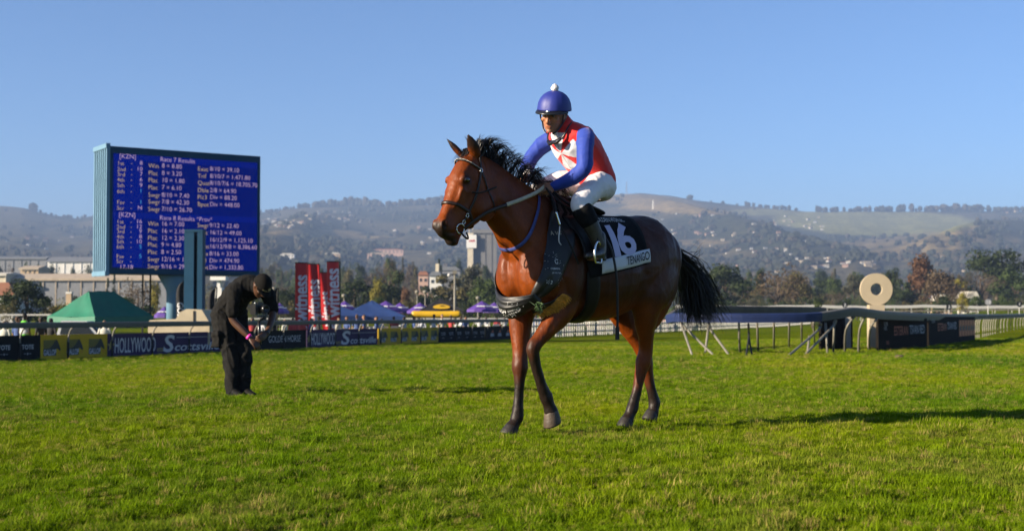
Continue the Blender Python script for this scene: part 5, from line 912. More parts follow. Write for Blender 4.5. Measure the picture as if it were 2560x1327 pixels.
# coat colours: bay with black points, flank shade painted over the trunk
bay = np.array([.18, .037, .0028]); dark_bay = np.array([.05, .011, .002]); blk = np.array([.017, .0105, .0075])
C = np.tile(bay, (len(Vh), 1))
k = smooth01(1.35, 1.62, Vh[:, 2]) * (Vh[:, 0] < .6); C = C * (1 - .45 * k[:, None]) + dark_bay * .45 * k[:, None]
def blend(k, col):
    global C
    k = np.clip(k, 0, 1)[:, None]; C = C * (1 - k) + np.asarray(col) * k
noise_ = np.array([math.sin(a * 31) * math.sin(b * 27 + 1) * math.sin(c_ * 23 + 2) for a, b, c_ in Vh])
zz = Vh[:, 2] + .05 * noise_
fore = Vh[:, 0] > .2
trunk_shade = smooth01(.86, 1.0, Vh[:, 2]) * (1 - smooth01(.42, .66, Vh[:, 0])) * (1 - .55 * smooth01(-.5, -.75, Vh[:, 0]) if False else 1); blend(.85 * trunk_shade, np.array([.046, .0105, .0014]))  # whole trunk darkened so the coat itself carries the flank's shade
blend((1 - smooth01(.34, .68, zz)) * fore * (Vh[:, 1] < 0), blk); blend((1 - smooth01(.54, .78, zz)) * fore * (Vh[:, 1] >= 0), blk)
blend((1 - smooth01(.20, .46, zz)) * ~fore, blk)
mz = seg_dist(Vh, [ht(1.53, 0, 1.42), ht(1.41, 0, 1.335)]); blend((1 - smooth01(.035, .105, mz)), blk * 1.2)
blend(1 - smooth01(.014, .032, seg_dist(Vh, [ht(1.502, .062, 1.462), ht(1.492, .064, 1.438)])), blk * .5)
blend(.75 * (1 - smooth01(.03, .06, seg_dist(Vh, [ht(1.318, .095, 1.762)]))), blk)
for tip, bs in (((1.295, .07, 2.075), (1.195, .062, 1.93)), ((1.305, -.125, 2.06), (1.195, -.062, 1.93))):
    d = seg_dist(Vh, [ht(*tip), ht(*bs)]); blend((1 - smooth01(.04, .06, d)) * smooth01(1.945, 2.0, Vh[:, 2]) * .95, blk)
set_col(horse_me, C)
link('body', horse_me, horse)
h_bvh = BVHTree.FromPolygons([Vector(v) for v in V_smooth], [tuple(p.vertices) for p in horse_me.polygons])
def skin(p, toward, off=.008):                      # first point of the coat met on the way from p towards `toward`
    p = Vector(p); d = (Vector(toward) - p).normalized(); hit, nrm, _, _ = h_bvh.ray_cast(p, d)
    if hit is None:
        hit, nrm, _, _ = h_bvh.find_nearest(p)
    if nrm.dot(d) > 0: nrm = -nrm
    return np.array(hit + nrm * off), np.array(nrm)
def near(p, off=.006):
    hit, nrm, _, _ = h_bvh.find_nearest(Vector(p)); return np.array(hit + nrm * off), np.array(nrm)
# hooves
def hoof(top, bot, rt, rb, shift, mat='hoof_dark'):
    mb = MB(); top = np.array(top); bot = np.array(bot); ax = bot - top; u = np.cross((0, 1, 0), ax); u /= np.linalg.norm(u); n = 20; an = np.arange(n) * 2 * PI / n; rings = []
    for t, q in ((-.12, .9), (0, 1.0), (.5, 1.02), (.9, 1.02), (1, .96)):
        r = rt + (rb - rt) * max(t, 0); c = top + ax * t + u * shift * max(t, 0)
        rings.append(c + (r * q * np.cos(an))[:, None] * u + (r * .95 * q * np.sin(an))[:, None] * np.array([0, 1., 0]))
    V = np.concatenate(rings); Fc = [(i * n + j, i * n + (j + 1) % n, (i + 1) * n + (j + 1) % n, (i + 1) * n + j) for i in range(4) for j in range(n)]
    Fc += [tuple(range(n - 1, -1, -1)), tuple(4 * n + j for j in range(n))]
    mb.add(V, Fc); mb.build('hoof', mat, horse, True)
hoof((.715, -.10, .062), (.738, -.10, .0), .05, .066, -.012); hoof((-.288, .08, .066), (-.268, .08, .0), .05, .065, -.01)
hoof((-.752, -.08, .078), (-.725, -.08, .012), .05, .062, -.01); hoof((.523, .10, .172), (.488, .10, .085), .052, .068, -.022, 'hoof_horn')
# eyes
for s in (1, -1):
    mb = MB(); mb.ball(ht(1.318, .0925 * s, 1.760), (.024, .0095, .017)); mb.build('eye', 'horse_eye', horse, True)
# hair
def strands(name, roots, parent, mat='horse_hair', seed=3, w=.004, wob=.012, npt=8):
    rg = np.random.RandomState(seed); V = []; Fc = []
    for P in roots:                                  # P: control polyline of one strand
        C_ = catmull(P, 4); C_ = C_[np.linspace(0, len(C_) - 1, npt).astype(int)]
        ph = rg.rand(3) * 6.3; t = np.linspace(0, 1, npt)
        C_ = C_ + (np.stack([np.sin(t * 7 + ph[0]), np.sin(t * 6 + ph[1]), np.sin(t * 8 + ph[2])], 1) * (wob * t)[:, None])
        sd = rg.randn(3); T = C_[-1] - C_[0]; sd = np.cross(T, sd); sd /= np.linalg.norm(sd) + 1e-9
        ww = w * (1 - t ** 2 * .9) * (.6 + .8 * rg.rand()); b = len(V)
        for i in range(npt): V.append(C_[i] - sd * ww[i]); V.append(C_[i] + sd * ww[i])
        for i in range(npt - 1): Fc.append((b + 2 * i, b + 2 * i + 1, b + 2 * i + 3, b + 2 * i + 2))
    mb = MB(); mb.add(np.array(V), Fc); return tag(mb.build(name, mat, parent, True), kind='stuff')
rg = np.random.RandomState(5); roots = []
crest = catmull([(1.14, 0, 1.962), (1.05, 0, 1.945), (.92, 0, 1.892), (.75, 0, 1.813), (.56, 0, 1.735), (.40, 0, 1.682)], 10)
for c_ in range(72):
    t = (c_ + rg.rand()) / 72; b = crest[int(t * (len(crest) - 1))]
    up = .08 + .07 * rg.rand() - .02 * t; back = -.09 - .12 * rg.rand(); sd = rg.uniform(-.055, .045)
    if rg.rand() < .42 or t > .72: up, back, sd = rg.uniform(.02, .07), -rg.uniform(.08, .2), rg.choice([-1, 1], p=[.35, .65]) * rg.uniform(.05, .11)    # lying over
    if t < .12: up, back = rg.uniform(.05, .13), rg.uniform(-.22, .02)
    tip = b + np.array([back, sd, up]); low = (up < .08)
    if t < .55 and rg.rand() < .3: continue
    for _ in range(15):
        r_ = b + np.array([rg.uniform(-.02, .02), rg.uniform(-.02, .02), -.015]); tp = tip + rg.randn(3) * .019
        mid = r_ * .55 + tp * .45 + np.array([.01, sd * .25, .055 if not low else .07])
        if low: tp = tp + np.array([0, 0, -.10])
        roots.append([r_, mid, tp])
strands('mane', roots, horse, w=.0026, wob=.014)
roots = []
for _ in range(150):
    r_ = ht(1.15 + rg.uniform(-.03, .03), rg.uniform(-.035, .035), 1.965); roots.append([r_, r_ + np.array([.05, rg.uniform(-.03, .03), .02]), r_ + np.array([.10 + .04 * rg.rand(), rg.uniform(-.06, .05), -.05 - .05 * rg.rand()])])
for _ in range(40):
    r_ = ht(1.13, rg.uniform(-.03, .03), 1.97); roots.append([r_, r_ + np.array([-.02, .02, .07]), r_ + np.array([-.08 - .12 * rg.rand(), rg.uniform(-.06, .08), .05 + .07 * rg.rand()])])
strands('forelock', roots, horse, w=.003, wob=.01)
dock = np.array([-.835, 0, 1.415]); roots = []
mb = MB(); limb(mb, [(-.80, 0, 1.44, .04, .05), (-.875, 0, 1.385, .045, .05), (-.94, .0, 1.28, .04, .042), (-.985, 0, 1.15, .03, .03), (-1.01, 0, 1.04, .015, .015)]); mb.build('tail_dock', 'horse_hair', horse, True)
for _ in range(1500):
    s = rg.rand(); r_ = dock + np.array([-.13, 0, -.2]) * s * 1.1 + np.array([rg.uniform(-.02, .02), rg.uniform(-.045, .045), 0])
    sp = rg.randn(2) * np.array([.075, .07]); fl = rg.rand() ** 1.6
    e = np.array([-1.12 - .26 * fl + sp[0] * .6, .03 + sp[1] + .05 * fl, .92 - .16 * rg.rand() + .05 * fl - (.1 if rg.rand() < .25 else 0)])
    m1 = r_ * .62 + e * .38 + np.array([-.06, sp[1] * .2, .06]); m2 = r_ * .28 + e * .72 + np.array([-.045 + .03 * fl, sp[1] * .2, .0])
    roots.append([r_, m1, m2, e])
for _ in range(10):
    r_ = dock + np.array([-.09, 0, -.2 * rg.rand()]); a = rg.rand(); roots.append([r_, r_ + np.array([-.13, .03, -.05]), r_ + np.array([-.24, .05, .0 + .03 * a]), r_ + np.array([-.28, .06, .10 * a + .03])])
strands('tail', roots, horse, w=.0034, wob=.035, npt=10)
# ------------------------------------------------------------------ tack, sash and saddle cloth (horse frame)
def ride_thing(name, label, cat): return thing(name, label, cat, H_O, H_RZ)
plain('cloth_black', (.007, .007, .008), .8, .25, 20, spec=.12, bump=.15, bscale=25)
plain('satin_black', (.007, .007, .008), .5, .3, 12, spec=.5, bump=.35, bscale=14)
plain('cloth_white', (.72, .72, .74), .6, .06, 10, bump=.1)
plain('number_lilac', (.56, .52, .72), .6, .05)
plain('print_black', (.012, .012, .015), .6, .1)
plain('print_white', (.72, .72, .72), .6, .05)
plain('gold_fringe', (.72, .33, .035), .55, .3, 60)
plain('strap_blue', (.045, .06, .22), .5, .2, 30)
plain('rein_cream', (.55, .48, .34), .6, .15, 40, bump=.3, bscale=120)
plain('leaf_sprig', (.03, .07, .015), .6, .3, 40)
def side_pt(x, z, off): return skin((x, 1.2, z), (x, 0, z), 0.0)[0] + np.array([0, .96, .28]) * off
def polar_pt(x, ph, off, zc=1.22): return skin((x, 1.3 * math.sin(ph), zc + 1.3 * math.cos(ph)), (x, 0, zc), off)[0]
def sheet(name, fn, nu, nv, mat, parent, thick=.004, smooth=True):
    """grid surface fn(u, v) with a little thickness towards the centre"""
    P = np.array([[fn(u, v) for v in np.linspace(0, 1, nv)] for u in np.linspace(0, 1, nu)])
    du = np.gradient(P, axis=0); dv = np.gradient(P, axis=1); N = np.cross(du, dv); N /= np.linalg.norm(N, axis=2)[..., None] + 1e-9
    V = np.concatenate([P.reshape(-1, 3), (P - N * thick).reshape(-1, 3)]); m = nu * nv; Fc = []
    for i in range(nu - 1):
        for j in range(nv - 1):
            a, b, c, d = i * nv + j, i * nv + j + 1, (i + 1) * nv + j + 1, (i + 1) * nv + j
            Fc += [(a, b, c, d), (m + d, m + c, m + b, m + a)]
    for i in range(nu - 1):
        for j in (0, nv - 1):
            a, d = i * nv + j, (i + 1) * nv + j; Fc.append((a, d, m + d, m + a) if j == 0 else (d, a, m + a, m + d))
    for j in range(nv - 1):
        for i in (0, nu - 1):
            a, b = i * nv + j, i * nv + j + 1; Fc.append((b, a, m + a, m + b) if i == 0 else (a, b, m + b, m + a))
    mb = MB(); mb.add(V, Fc); return mb.build(name, mat, parent, smooth)

cloth = ride_thing('saddle_cloth', 'black number cloth with lilac 16 and a white name strip under the saddle', 'saddle cloth')
def cloth_low(x): return 1.125 + (.238 - x) * .19
def cloth_fn(u, v, off=.013):
    x = (.46 - .16 * abs(2 * v - 1) ** 1.5) * (1 - u) + (-.30 + .015 * math.sin(v * 9)) * u
    zl = cloth_low(x); lim = math.atan2(side_pt(x, zl, 0)[1], zl - 1.22) % PI
    return polar_pt(x, -lim + 2 * lim * v, off + .003 * math.sin(17 * x + 9 * v))
sheet('cloth', cloth_fn, 22, 44, 'cloth_black', cloth, thick=.006)
sheet('name_strip', lambda u, v: side_pt(.215 - .51 * u, cloth_low(.215 - .51 * u) + .006 + .098 * (1 - v), .031), 16, 4, 'cloth_white', cloth, thick=-.003)
def flank_text(x0, z0, slope, off):
    def f(V):
        out = []
        for u, v, _ in V:
            x = x0 - u; out.append(side_pt(x, z0 + slope * u + v, off))
        return np.array(out)
    return f
I4 = Matrix.Identity(4)
text('1', .31, cloth, 'number_lilac', I4, 'number', xs=1.25, bold=.03, bend=flank_text(.155, 1.262, .12, .032))
text('6', .31, cloth, 'number_lilac', I4, 'number', xs=1.3, bold=.03, bend=flank_text(.03, 1.278, .12, .032))
text('TENANGO', .088, cloth, 'print_black', I4, 'name_lettering', fit=.262, bold=.012, bend=flank_text(-.018, cloth_low(-.018) + .026, .19, .038))
text('GOLDEN HORSE', .048, cloth, 'print_white', I4, 'top_lettering', xs=1.0, bend=flank_text(.17, 1.515, .05, .032))

saddle = ride_thing('racing_saddle', 'small black racing saddle strapped over the number cloth', 'saddle')
sheet('flap', lambda u, v: polar_pt(.44 - .05 * v - (.30 - .08 * v) * u, R(22 + 62 * v), .026), 8, 14, 'black_leather', saddle, thick=.006)
mb = MB(); limb(mb, [(.36, 0, 1.69, .03, .09), (.24, 0, 1.675, .028, .12), (.12, 0, 1.64, .026, .13), (.0, 0, 1.61, .026, .12), (-.06, 0, 1.605, .02, .08)]); mb.build('seat', 'black_leather', saddle, True)
sheet('girth', lambda u, v: polar_pt(.335 - .11 * u - .05 * math.sin(PI * min(1, v)), R(88 + 184 * v), .012, zc=1.15), 5, 40, 'black_leather', saddle, thick=.006)
foot_c = np.array([.335, .385, 1.275])
def strapline(pts, w, parent, mat, name, flat=.3, up=(0, 1, 0), n=6):
    mb = MB(); mb.tube(catmull(pts, 5), w, n, flat=flat, up=up); return mb.build(name, mat, parent, True)
strapline([(.27, .24, 1.56), (.285, .315, 1.45), (.33, .385, 1.365)], .012, saddle, 'black_leather', 'stirrup_leather')
mb = MB(); an = np.linspace(0, 2 * PI, 26)[:-1]
ring = [foot_c + np.array([.066 * math.sin(a), .03 * math.sin(a), max(-.055, .092 * math.cos(a))]) for a in an]
mb.tube(ring + [ring[0]], .008, 8, up=(0, 1, 0.1)); mb.build('stirrup_iron', 'silver_metal', saddle, True)
strapline([(.21, .335, 1.40), (.165, .36, 1.30), (.13, .37, 1.12), (.115, .365, .90), (.115, .362, .73)], .013, saddle, 'black_leather', 'loose_strap', flat=.35)
mb = MB(); mb.box((.115, .362, .72), (.03, .014, .09)); mb.build('strap_keeper', 'black_leather', saddle)

sash = ride_thing('winner_sash', 'black satin sash with white print and a gold fringe round the neck and chest', 'sash')
_sb = [(.40, 1.675, .13, (0, .35, 1)), (.45, 1.60, .16, (0, 1, .6)), (.50, 1.48, .18, (.1, 1, .1)), (.545, 1.35, .185, (.15, 1, 0)), (.595, 1.22, .185, (.25, 1, 0)), (.645, 1.10, .17, (.4, 1, 0)), (.70, 1.01, .12, (.7, .8, 0)), (.755, .965, .07, (.9, .6, 0))]
_sbk = catmull([(a, b, c, *d) for a, b, c, d in _sb], 6)
def band_fn(side):
    def f(u, v):
        r = _sbk[min(len(_sbk) - 1, int(round(u * (len(_sbk) - 1))))]; x, z, w = r[:3]; d = np.array([r[3], r[4] * side, r[5]]); d /= np.linalg.norm(d)
        x2 = x + w * (.5 - v) * .95; z2 = z + w * (v - .5) * -.28
        c = np.array([x2, (.16 if u > .1 else .05) * side, z2]); return skin(c + d * .8, c, .014 + .006 * math.sin(v * 13 + u * 5))[0]
    return f
sheet('left_band', band_fn(1), 40, 9, 'satin_black', sash, thick=-.004); sheet('right_band', band_fn(-1), 40, 9, 'satin_black', sash, thick=.004)
def pouch_fn(u, v):
    y = .20 - .42 * u; x = .862 - 2.1 * (y + .005) ** 2; top = 1.0 + .06 * u - .05 * math.sin(PI * u); bot = .955 - .03 * u - .115 * math.sin(PI * u) ** .8
    if u > .9: bot += (u - .9) * .3
    z = top * (1 - v) + bot * v; return np.array([x + .045 * math.sin(PI * v) * math.sin(PI * u) ** .5 - .07 * v + .007 * math.sin(22 * v + 6 * u) * math.sin(PI * u), y, z])
sheet('chest_drape', pouch_fn, 26, 14, 'satin_black', sash, thick=.004)
kn = hinv(1346, 766, .235); e1 = hinv(1408, 734, .27); e2 = hinv(1352, 786, .235)
def tail_fn(u, v):
    p = kn * (1 - u) + (e1 * (1 - v) + e2 * v) * u; p = skin(p + np.array([.25, .6, 0]), p - np.array([.1, .24, 0]), .03)[0] * .5 + p * .5; return p + np.array([.01, .012, 0]) * math.sin(9 * v) * u
sheet('sash_end', tail_fn, 8, 9, 'satin_black', sash, thick=.004)
rg = np.random.RandomState(11); roots = []
for i in range(340):
    v = rg.rand(); a = tail_fn(.97, v); ln = .085 + .012 * rg.rand(); o_ = e1 * .5 + e2 * .5 - kn; o_ = o_ / np.linalg.norm(o_)
    b = a + o_ * ln * .8 + np.array([0, .012, -.55 * ln]); roots.append([a, (a + b) / 2 + np.array([.0, .012, .012]), b + rg.randn(3) * .005])
strands('fringe', roots, sash, 'gold_fringe', 4, w=.0045, wob=.004, npt=5)
roots = []
for i in range(50): roots.append([kn + rg.randn(3) * .008, kn + rg.randn(3) * .018 + np.array([.02, .02, 0]), kn + rg.randn(3) * .028 + np.array([.02, .025, -.01])])
strands('sprig', roots, sash, 'leaf_sprig', 5, w=.006, wob=.004, npt=4)
def drape_text(u0, v0, su, sv):
    return lambda V: np.array([pouch_fn(u0 - 0 + (-(-a)) * su * -1, v0 - b * sv) + np.array([.009, 0, 0]) for a, b, _ in V])
def drape_txt(u0, v0, k=1.0): return lambda V: np.array([pouch_fn(u0 - a / .46 * k, v0 - b / .16) + np.array([.010, 0, .002]) for a, b, _ in V])
def drape_right(V, u0, v0):                          # reads from the horse's right to its left
    return np.array([pouch_fn(u0 - a / .46, v0 - b / .16) + np.array([.010, 0, .002]) for a, b, _ in V])
text('SGH', .045, sash, 'print_white', I4, 'emblem', shear=.3, bend=lambda V: drape_right(V, .68, .78)); text('CHAMPIONS', .018, sash, 'print_white', I4, 'small_print', bold=.01, bend=lambda V: drape_right(V, .45, .72)); text('OF THE TURF', .016, sash, 'print_white', I4, 'small_print', bold=.01, bend=lambda V: drape_right(V, .45, .86))
def shoulder_text(x0, z0): return lambda V: np.array([skin((x0 - a + .3, 1.2, z0 + b), (x0 - a - .02, .1, z0 + b), .026)[0] for a, b, _ in V])
text('2 0 2', .03, sash, 'print_white', I4, 'small_print', bold=.01, bend=shoulder_text(.70, 1.075)); text('CHAMPIONS', .015, sash, 'print_white', I4, 'small_print', bold=.01, bend=shoulder_text(.66, 1.165)); text('OF THE TURF', .013, sash, 'print_white', I4, 'small_print', bold=.01, bend=shoulder_text(.65, 1.138)); text('G', .055, sash, 'print_white', I4, 'emblem', shear=.3, bend=shoulder_text(.625, 1.20)); text('A V E', .04, sash, 'rein_cream', I4, 'small_print', bend=shoulder_text(.60, 1.40))
roots = MB()
for i in range(26):
    a = rg.rand() * 2 * PI; rr = rg.uniform(.07, .11); p = pouch_fn(min(.95, max(.05, .5 + rr * math.cos(a) * 3.2)), min(.92, max(.1, .6 + rr * math.sin(a) * 3.4))) + np.array([.008, 0, 0]); roots.ball(p, .0024, 6, 4)
    q = (.60 + rr * .8 * math.cos(a), 1.17 + rr * 1.1 * math.sin(a)); roots.ball(skin((q[0] + .3, 1.2, q[1]), (q[0], .1, q[1]), .022)[0], .0022, 6, 4)
tag(roots.build('printed_dots', 'print_white', sash), kind='stuff')

nst = ride_thing('neck_strap', 'narrow blue strap looped round the base of the bay neck', 'neck strap')
A_ = np.array([.56, 0, 1.74]); B_ = np.array([.845, 0, 1.285]); c_ = (A_ + B_) / 2; ax_ = (A_ - B_) / np.linalg.norm(A_ - B_); loop = []
for a in np.linspace(0, 2 * PI, 49)[:-1]:
    dd = ax_ * math.cos(a) + np.array([0, 1., 0]) * math.sin(a); sag = np.array([.02, 0, -.02]) * math.sin(a) ** 2; loop.append(skin(c_ + dd, c_ + sag, .010)[0])
loop = np.array(loop); loop = np.concatenate([loop, loop[:2]])
bridle = ride_thing('racing_bridle', 'dark leather bridle with beaded browband on the bay head', 'bridle')
def hstrap(pts, w, name, mat='brown_leather', off=.006, fine=7, flat=.45, par=None, turn=True):
    par = par or bridle; C_ = catmull([ht(*p) for p in pts], fine) if turn else np.asarray(pts); Q = []; Nn = []
    for p in C_:
        q, n_ = near(p, off); Q.append(q); Nn.append(n_)
    Q = np.array(Q); Nn = np.array(Nn)
    if not turn:
        for _ in range(10): Q[1:-1] = .5 * Q[1:-1] + .25 * (Q[:-2] + Q[2:]); Nn[1:-1] = .5 * Nn[1:-1] + .25 * (Nn[:-2] + Nn[2:])
        Q = np.array([near(q, .014)[0] for q in Q])
        for _ in range(3): Q[1:-1] = .5 * Q[1:-1] + .25 * (Q[:-2] + Q[2:])
    T = np.gradient(Q, axis=0); T /= np.linalg.norm(T, axis=1)[:, None] + 1e-9
    an = np.arange(8) * 2 * PI / 8; V = []; Fc = []
    for i in range(len(Q)):
        u = np.cross(T[i], Nn[i]); u /= np.linalg.norm(u) + 1e-9
        V.append(Q[i] + w * np.cos(an)[:, None] * u + w * flat * np.sin(an)[:, None] * Nn[i])
    for i in range(len(Q) - 1):
        for j in range(8): Fc.append((i * 8 + j, i * 8 + (j + 1) % 8, (i + 1) * 8 + (j + 1) % 8, (i + 1) * 8 + j))
    Fc += [tuple(range(7, -1, -1)), tuple((len(Q) - 1) * 8 + j for j in range(8))]
    mb = MB(); mb.add(np.concatenate(V), Fc); mb.build(name, mat, par, True); return Q
hstrap(loop, .013, 'strap', 'strap_blue', .026, flat=.25, par=nst, turn=False)
plain('dull_metal', (.32, .31, .29), .4, .1, metal=1.0)
brow = [(1.185, .115, 1.84), (1.235, .10, 1.865), (1.285, .05, 1.892), (1.295, 0, 1.90), (1.285, -.05, 1.892), (1.235, -.10, 1.865), (1.185, -.115, 1.84)]
Qb = hstrap(brow, .010, 'browband', 'black_leather', .008, 9)
mb = MB()
for q in Qb[::1]: mb.ball(near(q, .014)[0], .0038, 8, 6)
tag(mb.build('browband_beads', 'dull_metal', bridle, True), kind='stuff')
for s in (1, -1):
    hstrap([(1.16, .03 * s, 1.985), (1.17, .09 * s, 1.92), (1.185, .115 * s, 1.84), (1.22, .12 * s, 1.72), (1.262, .10 * s, 1.60), (1.305, .08 * s, 1.50), (1.335, .065 * s, 1.452)], .0092, 'cheekpiece', fine=8)
    hstrap([(1.175, .118 * s, 1.83), (1.13, .12 * s, 1.72), (1.09, .115 * s, 1.62), (1.065, .09 * s, 1.555)], .007, 'throatlash', fine=8)
    mb = MB(); cbit = near(ht(1.352, .07 * s, 1.43), .014)[0]; aa = np.linspace(0, 2 * PI, 22)
    mb.tube([cbit + np.array([.033 * math.cos(a), .004 * math.sin(a), .033 * math.sin(a)]) for a in aa], .0045, 6, up=(0, 1, 0.05)); mb.build('bit_ring', 'silver_metal', bridle, True)
    for q in ((1.19, .115, 1.835), (1.30, .085, 1.52), (1.325, .075, 1.475)):
        mb = MB(); mb.tube([near(ht(q[0] + .012 * math.cos(a), q[1] * s, q[2] + .014 * math.sin(a)), .013)[0] for a in np.linspace(0, 2 * PI, 10)], .003, 6, up=(0, 1, .05)); mb.build('buckle', 'silver_metal', bridle, True)
    if s > 0: cbl = cbit
hstrap([(1.285, .085, 1.545), (1.35, .08, 1.575), (1.415, .05, 1.60), (1.44, 0, 1.605), (1.415, -.05, 1.60), (1.35, -.08, 1.575), (1.285, -.085, 1.545), (1.20, -.05, 1.44), (1.19, 0, 1.43), (1.20, .05, 1.44), (1.285, .085, 1.545)], .012, 'noseband', off=.006, fine=7)
strapline([cbl + np.array([.0, .0, -.02]), cbl + np.array([-.03, .01, -.055]), cbl + np.array([-.075, -.01, -.06]), cbl + np.array([-.085, -.04, -.02])], .008, bridle, 'black_leather', 'chin_strap', flat=.6)
strapline([hinv(1180, 480, .13), hinv(1196, 482, .14), hinv(1215, 478, .15), hinv(1242, 467, .16)], .006, bridle, 'black_leather', 'loose_keeper', flat=.5)
hand_l = hinv(1362, 466, .085); hand_r = np.array([.585, -.075, 1.815])
r1 = cbl + np.array([-.03, .005, 0]); r2 = hinv(1267, 512, .16); r3 = hinv(1340, 482, .13)
strapline([r1, hinv(1215, 533, .14), r2], .0135, bridle, 'brown_leather', 'left_rein', flat=.35)
strapline([r2, r2 * .5 + r3 * .5 + np.array([0, 0, -.004]), r3, hand_l], .0145, bridle, 'rein_cream', 'rein_grip', flat=.35)
strapline([cbl * np.array([1, -1, 1]) + np.array([-.04, -.02, 0]), np.array([.95, -.22, 1.60]), np.array([.75, -.2, 1.74]), hand_r], .0135, bridle, 'brown_leather', 'right_rein', flat=.35)
strapline([hand_l, hinv(1395, 500, .15), hinv(1425, 520, .2), hinv(1437, 515, .25), hinv(1418, 505, .2), hinv(1380, 478, .1), hand_l + np.array([-.03, .0, -.02])], .011, bridle, 'black_leather', 'rein_bight', flat=.4)
strapline([hinv(1375, 478, .12), hinv(1383, 505, .16), hinv(1392, 545, .24)], .012, bridle, 'black_leather', 'rein_end', flat=.5)
whip = ride_thing('riding_whip', 'thin dark riding whip with a pale collar hanging from the jockey hand', 'whip')
wa, wb_, wc = hinv(1390, 530, .26), hinv(1400, 562, .275), hinv(1446, 660, .33)
strapline([hand_l, (hand_l + wa) / 2 + np.array([0, .03, 0]), wa], .008, whip, 'black_leather', 'handle', flat=1)
strapline([wa, (wa + wb_) / 2, wb_], .0085, whip, 'silver_metal', 'collar', flat=1); strapline([wb_, (wb_ + wc) / 2 + np.array([0, .01, 0]), wc], .0085, whip, 'black_leather', 'shaft', flat=.8)
strapline([wb_, hinv(1397, 600, .28), hinv(1403, 612, .28)], .004, whip, 'cloth_white', 'wrist_cord', flat=1)
# ------------------------------------------------------------------ people
def rot(yaw, pitch=0.0, roll=0.0):
    return np.array(Matrix.Rotation(yaw, 3, 'Z') @ Matrix.Rotation(pitch, 3, 'Y') @ Matrix.Rotation(roll, 3, 'X'))
def put(mb, src, M, c):                               # append builder src transformed by M, c
    for V in src.v: mb.v.append(V @ M.T + c)
    mb.f += [tuple(i + mb.n for i in f) for f in src.f]; mb.m += src.m; mb.n += src.n
def head_shape():
    m = MB(); n = 24; an = np.arange(n) * 2 * PI / n; rows = catmull([(.125, .02, -.045, .03), (.10, .07, -.085, .062), (.05, .093, -.1, .077), (.02, .094, -.1, .078), (-.012, .086, -.092, .075), (-.042, .083, -.075, .069), (-.07, .082, -.05, .060), (-.095, .079, -.025, .047), (-.113, .068, .0, .03)], 4); rings = []
    for z, xf, xb, w in rows:
        cs, sn = np.cos(an), np.sin(an); c0 = (xf + xb) / 2; rings.append(np.stack([c0 + (xf - xb) / 2 * np.sign(cs) * np.abs(cs) ** .9, w * np.sign(sn) * np.abs(sn) ** .85, np.full(n, z)], 1))
    k = len(rings); V = np.concatenate(rings); Fc = [(i * n + j, (i + 1) * n + j, (i + 1) * n + (j + 1) % n, i * n + (j + 1) % n) for i in range(k - 1) for j in range(n)]
    Fc += [tuple(range(n)), tuple((k - 1) * n + j for j in range(n - 1, -1, -1))]; m.add(V, Fc)
    limb(m, [(.088, 0, .022, .010, .010), (.103, 0, -.005, .012, .011), (.112, 0, -.030, .015, .015), (.098, 0, -.042, .012, .018)], n=10)
    m.ball((.100, .014, -.036), (.011, .010, .009), 8, 6); m.ball((.100, -.014, -.036), (.011, .010, .009), 8, 6)
    m.ball((.086, 0, -.064), (.010, .024, .007), 10, 6); m.ball((.084, 0, -.075), (.011, .021, .007), 10, 6); m.ball((.074, 0, -.1), (.016, .022, .016), 10, 6)
    for s in (1, -1):
        m.ball((.085, .034 * s, .030), (.014, .024, .008), 10, 6); m.ball((.066, .05 * s, -.018), (.02, .018, .016), 10, 6)
        m.ball((-.008, .08 * s, -.002), (.022, .009, .032), 10, 8)
    return m
def head_paint(P, skin_c, stubble=.0, brow=(.02, .012, .008)):
    """colours by position in the head's own frame"""
    C = np.tile(np.asarray(skin_c), (len(P), 1)); x, y, z = P.T
    def b(k, col):
        nonlocal C
        k = np.clip(k, 0, 1)[:, None]; C = C * (1 - k) + np.asarray(col) * k
    sk = np.asarray(skin_c)
    b(.35 * np.exp(-(((y / .05) ** 2) + ((z + .02) / .03) ** 2)) * (x > .06), sk * np.array([1.2, .8, .75]))
    b(stubble * (z < -.045) * (x > .02) * (np.abs(y) < .07) * (z > -.13), sk * .45)
    b(.85 * np.exp(-((z + .069) / .007) ** 2) * (np.abs(y) < .024) * (x > .08), sk * np.array([.95, .5, .5])); b(.7 * np.exp(-((z + .0695) / .0022) ** 2) * (np.abs(y) < .023) * (x > .08), sk * .2)
    b(.85 * np.exp(-((z - .030 - .0) / .0055) ** 2) * (np.abs(np.abs(y) - .034) < .02) * (x > .06), brow)
    b(.55 * np.exp(-((np.abs(y) - .033) / .02) ** 2 - ((z - .012) / .011) ** 2) * (x > .05), sk * .35)
    return C
def hand_shape(curl=1.0, s=1):
    """fist or half open hand: wrist at origin, fingers along +x, palm down (-z), thumb on the +y*s side"""
    m = MB(); limb(m, [(0, 0, 0, .020, .027), (.035, 0, 0, .019, .037), (.075, 0, .0, .017, .042), (.09, 0, -.002, .014, .038)], n=12)
    for i, (y, ln) in enumerate(((.032, .072), (.011, .08), (-.011, .075), (-.031, .06))):
        a1, a2, a3 = .35 * curl + .1, 1.25 * curl + .15, 2.2 * curl + .2; p = np.array([.088, y * s, 0]); pts = [p - np.array([.02, 0, 0])]; pts.append(p)
        for a, f in ((a1, .45), (a2, .32), (a3, .25)): p = p + ln * f * np.array([math.cos(a), 0, -math.sin(a)]); pts.append(p)
        limb(m, [tuple(q) + (r, r) for q, r in zip(pts, (.009, .0098, .0092, .0084, .0072))], n=8, m=3)
    t = np.array([.02, .028 * s, -.006]); limb(m, [tuple(t) + (.013, .013), (.05, .05 * s, -.014, .0115, .0115), (.075, .05 * s - .012 * s * curl, -.028, .010, .010), (.092, (.05 - .028 * curl) * s, -.036, .008, .008)], n=8, m=3)
    return m
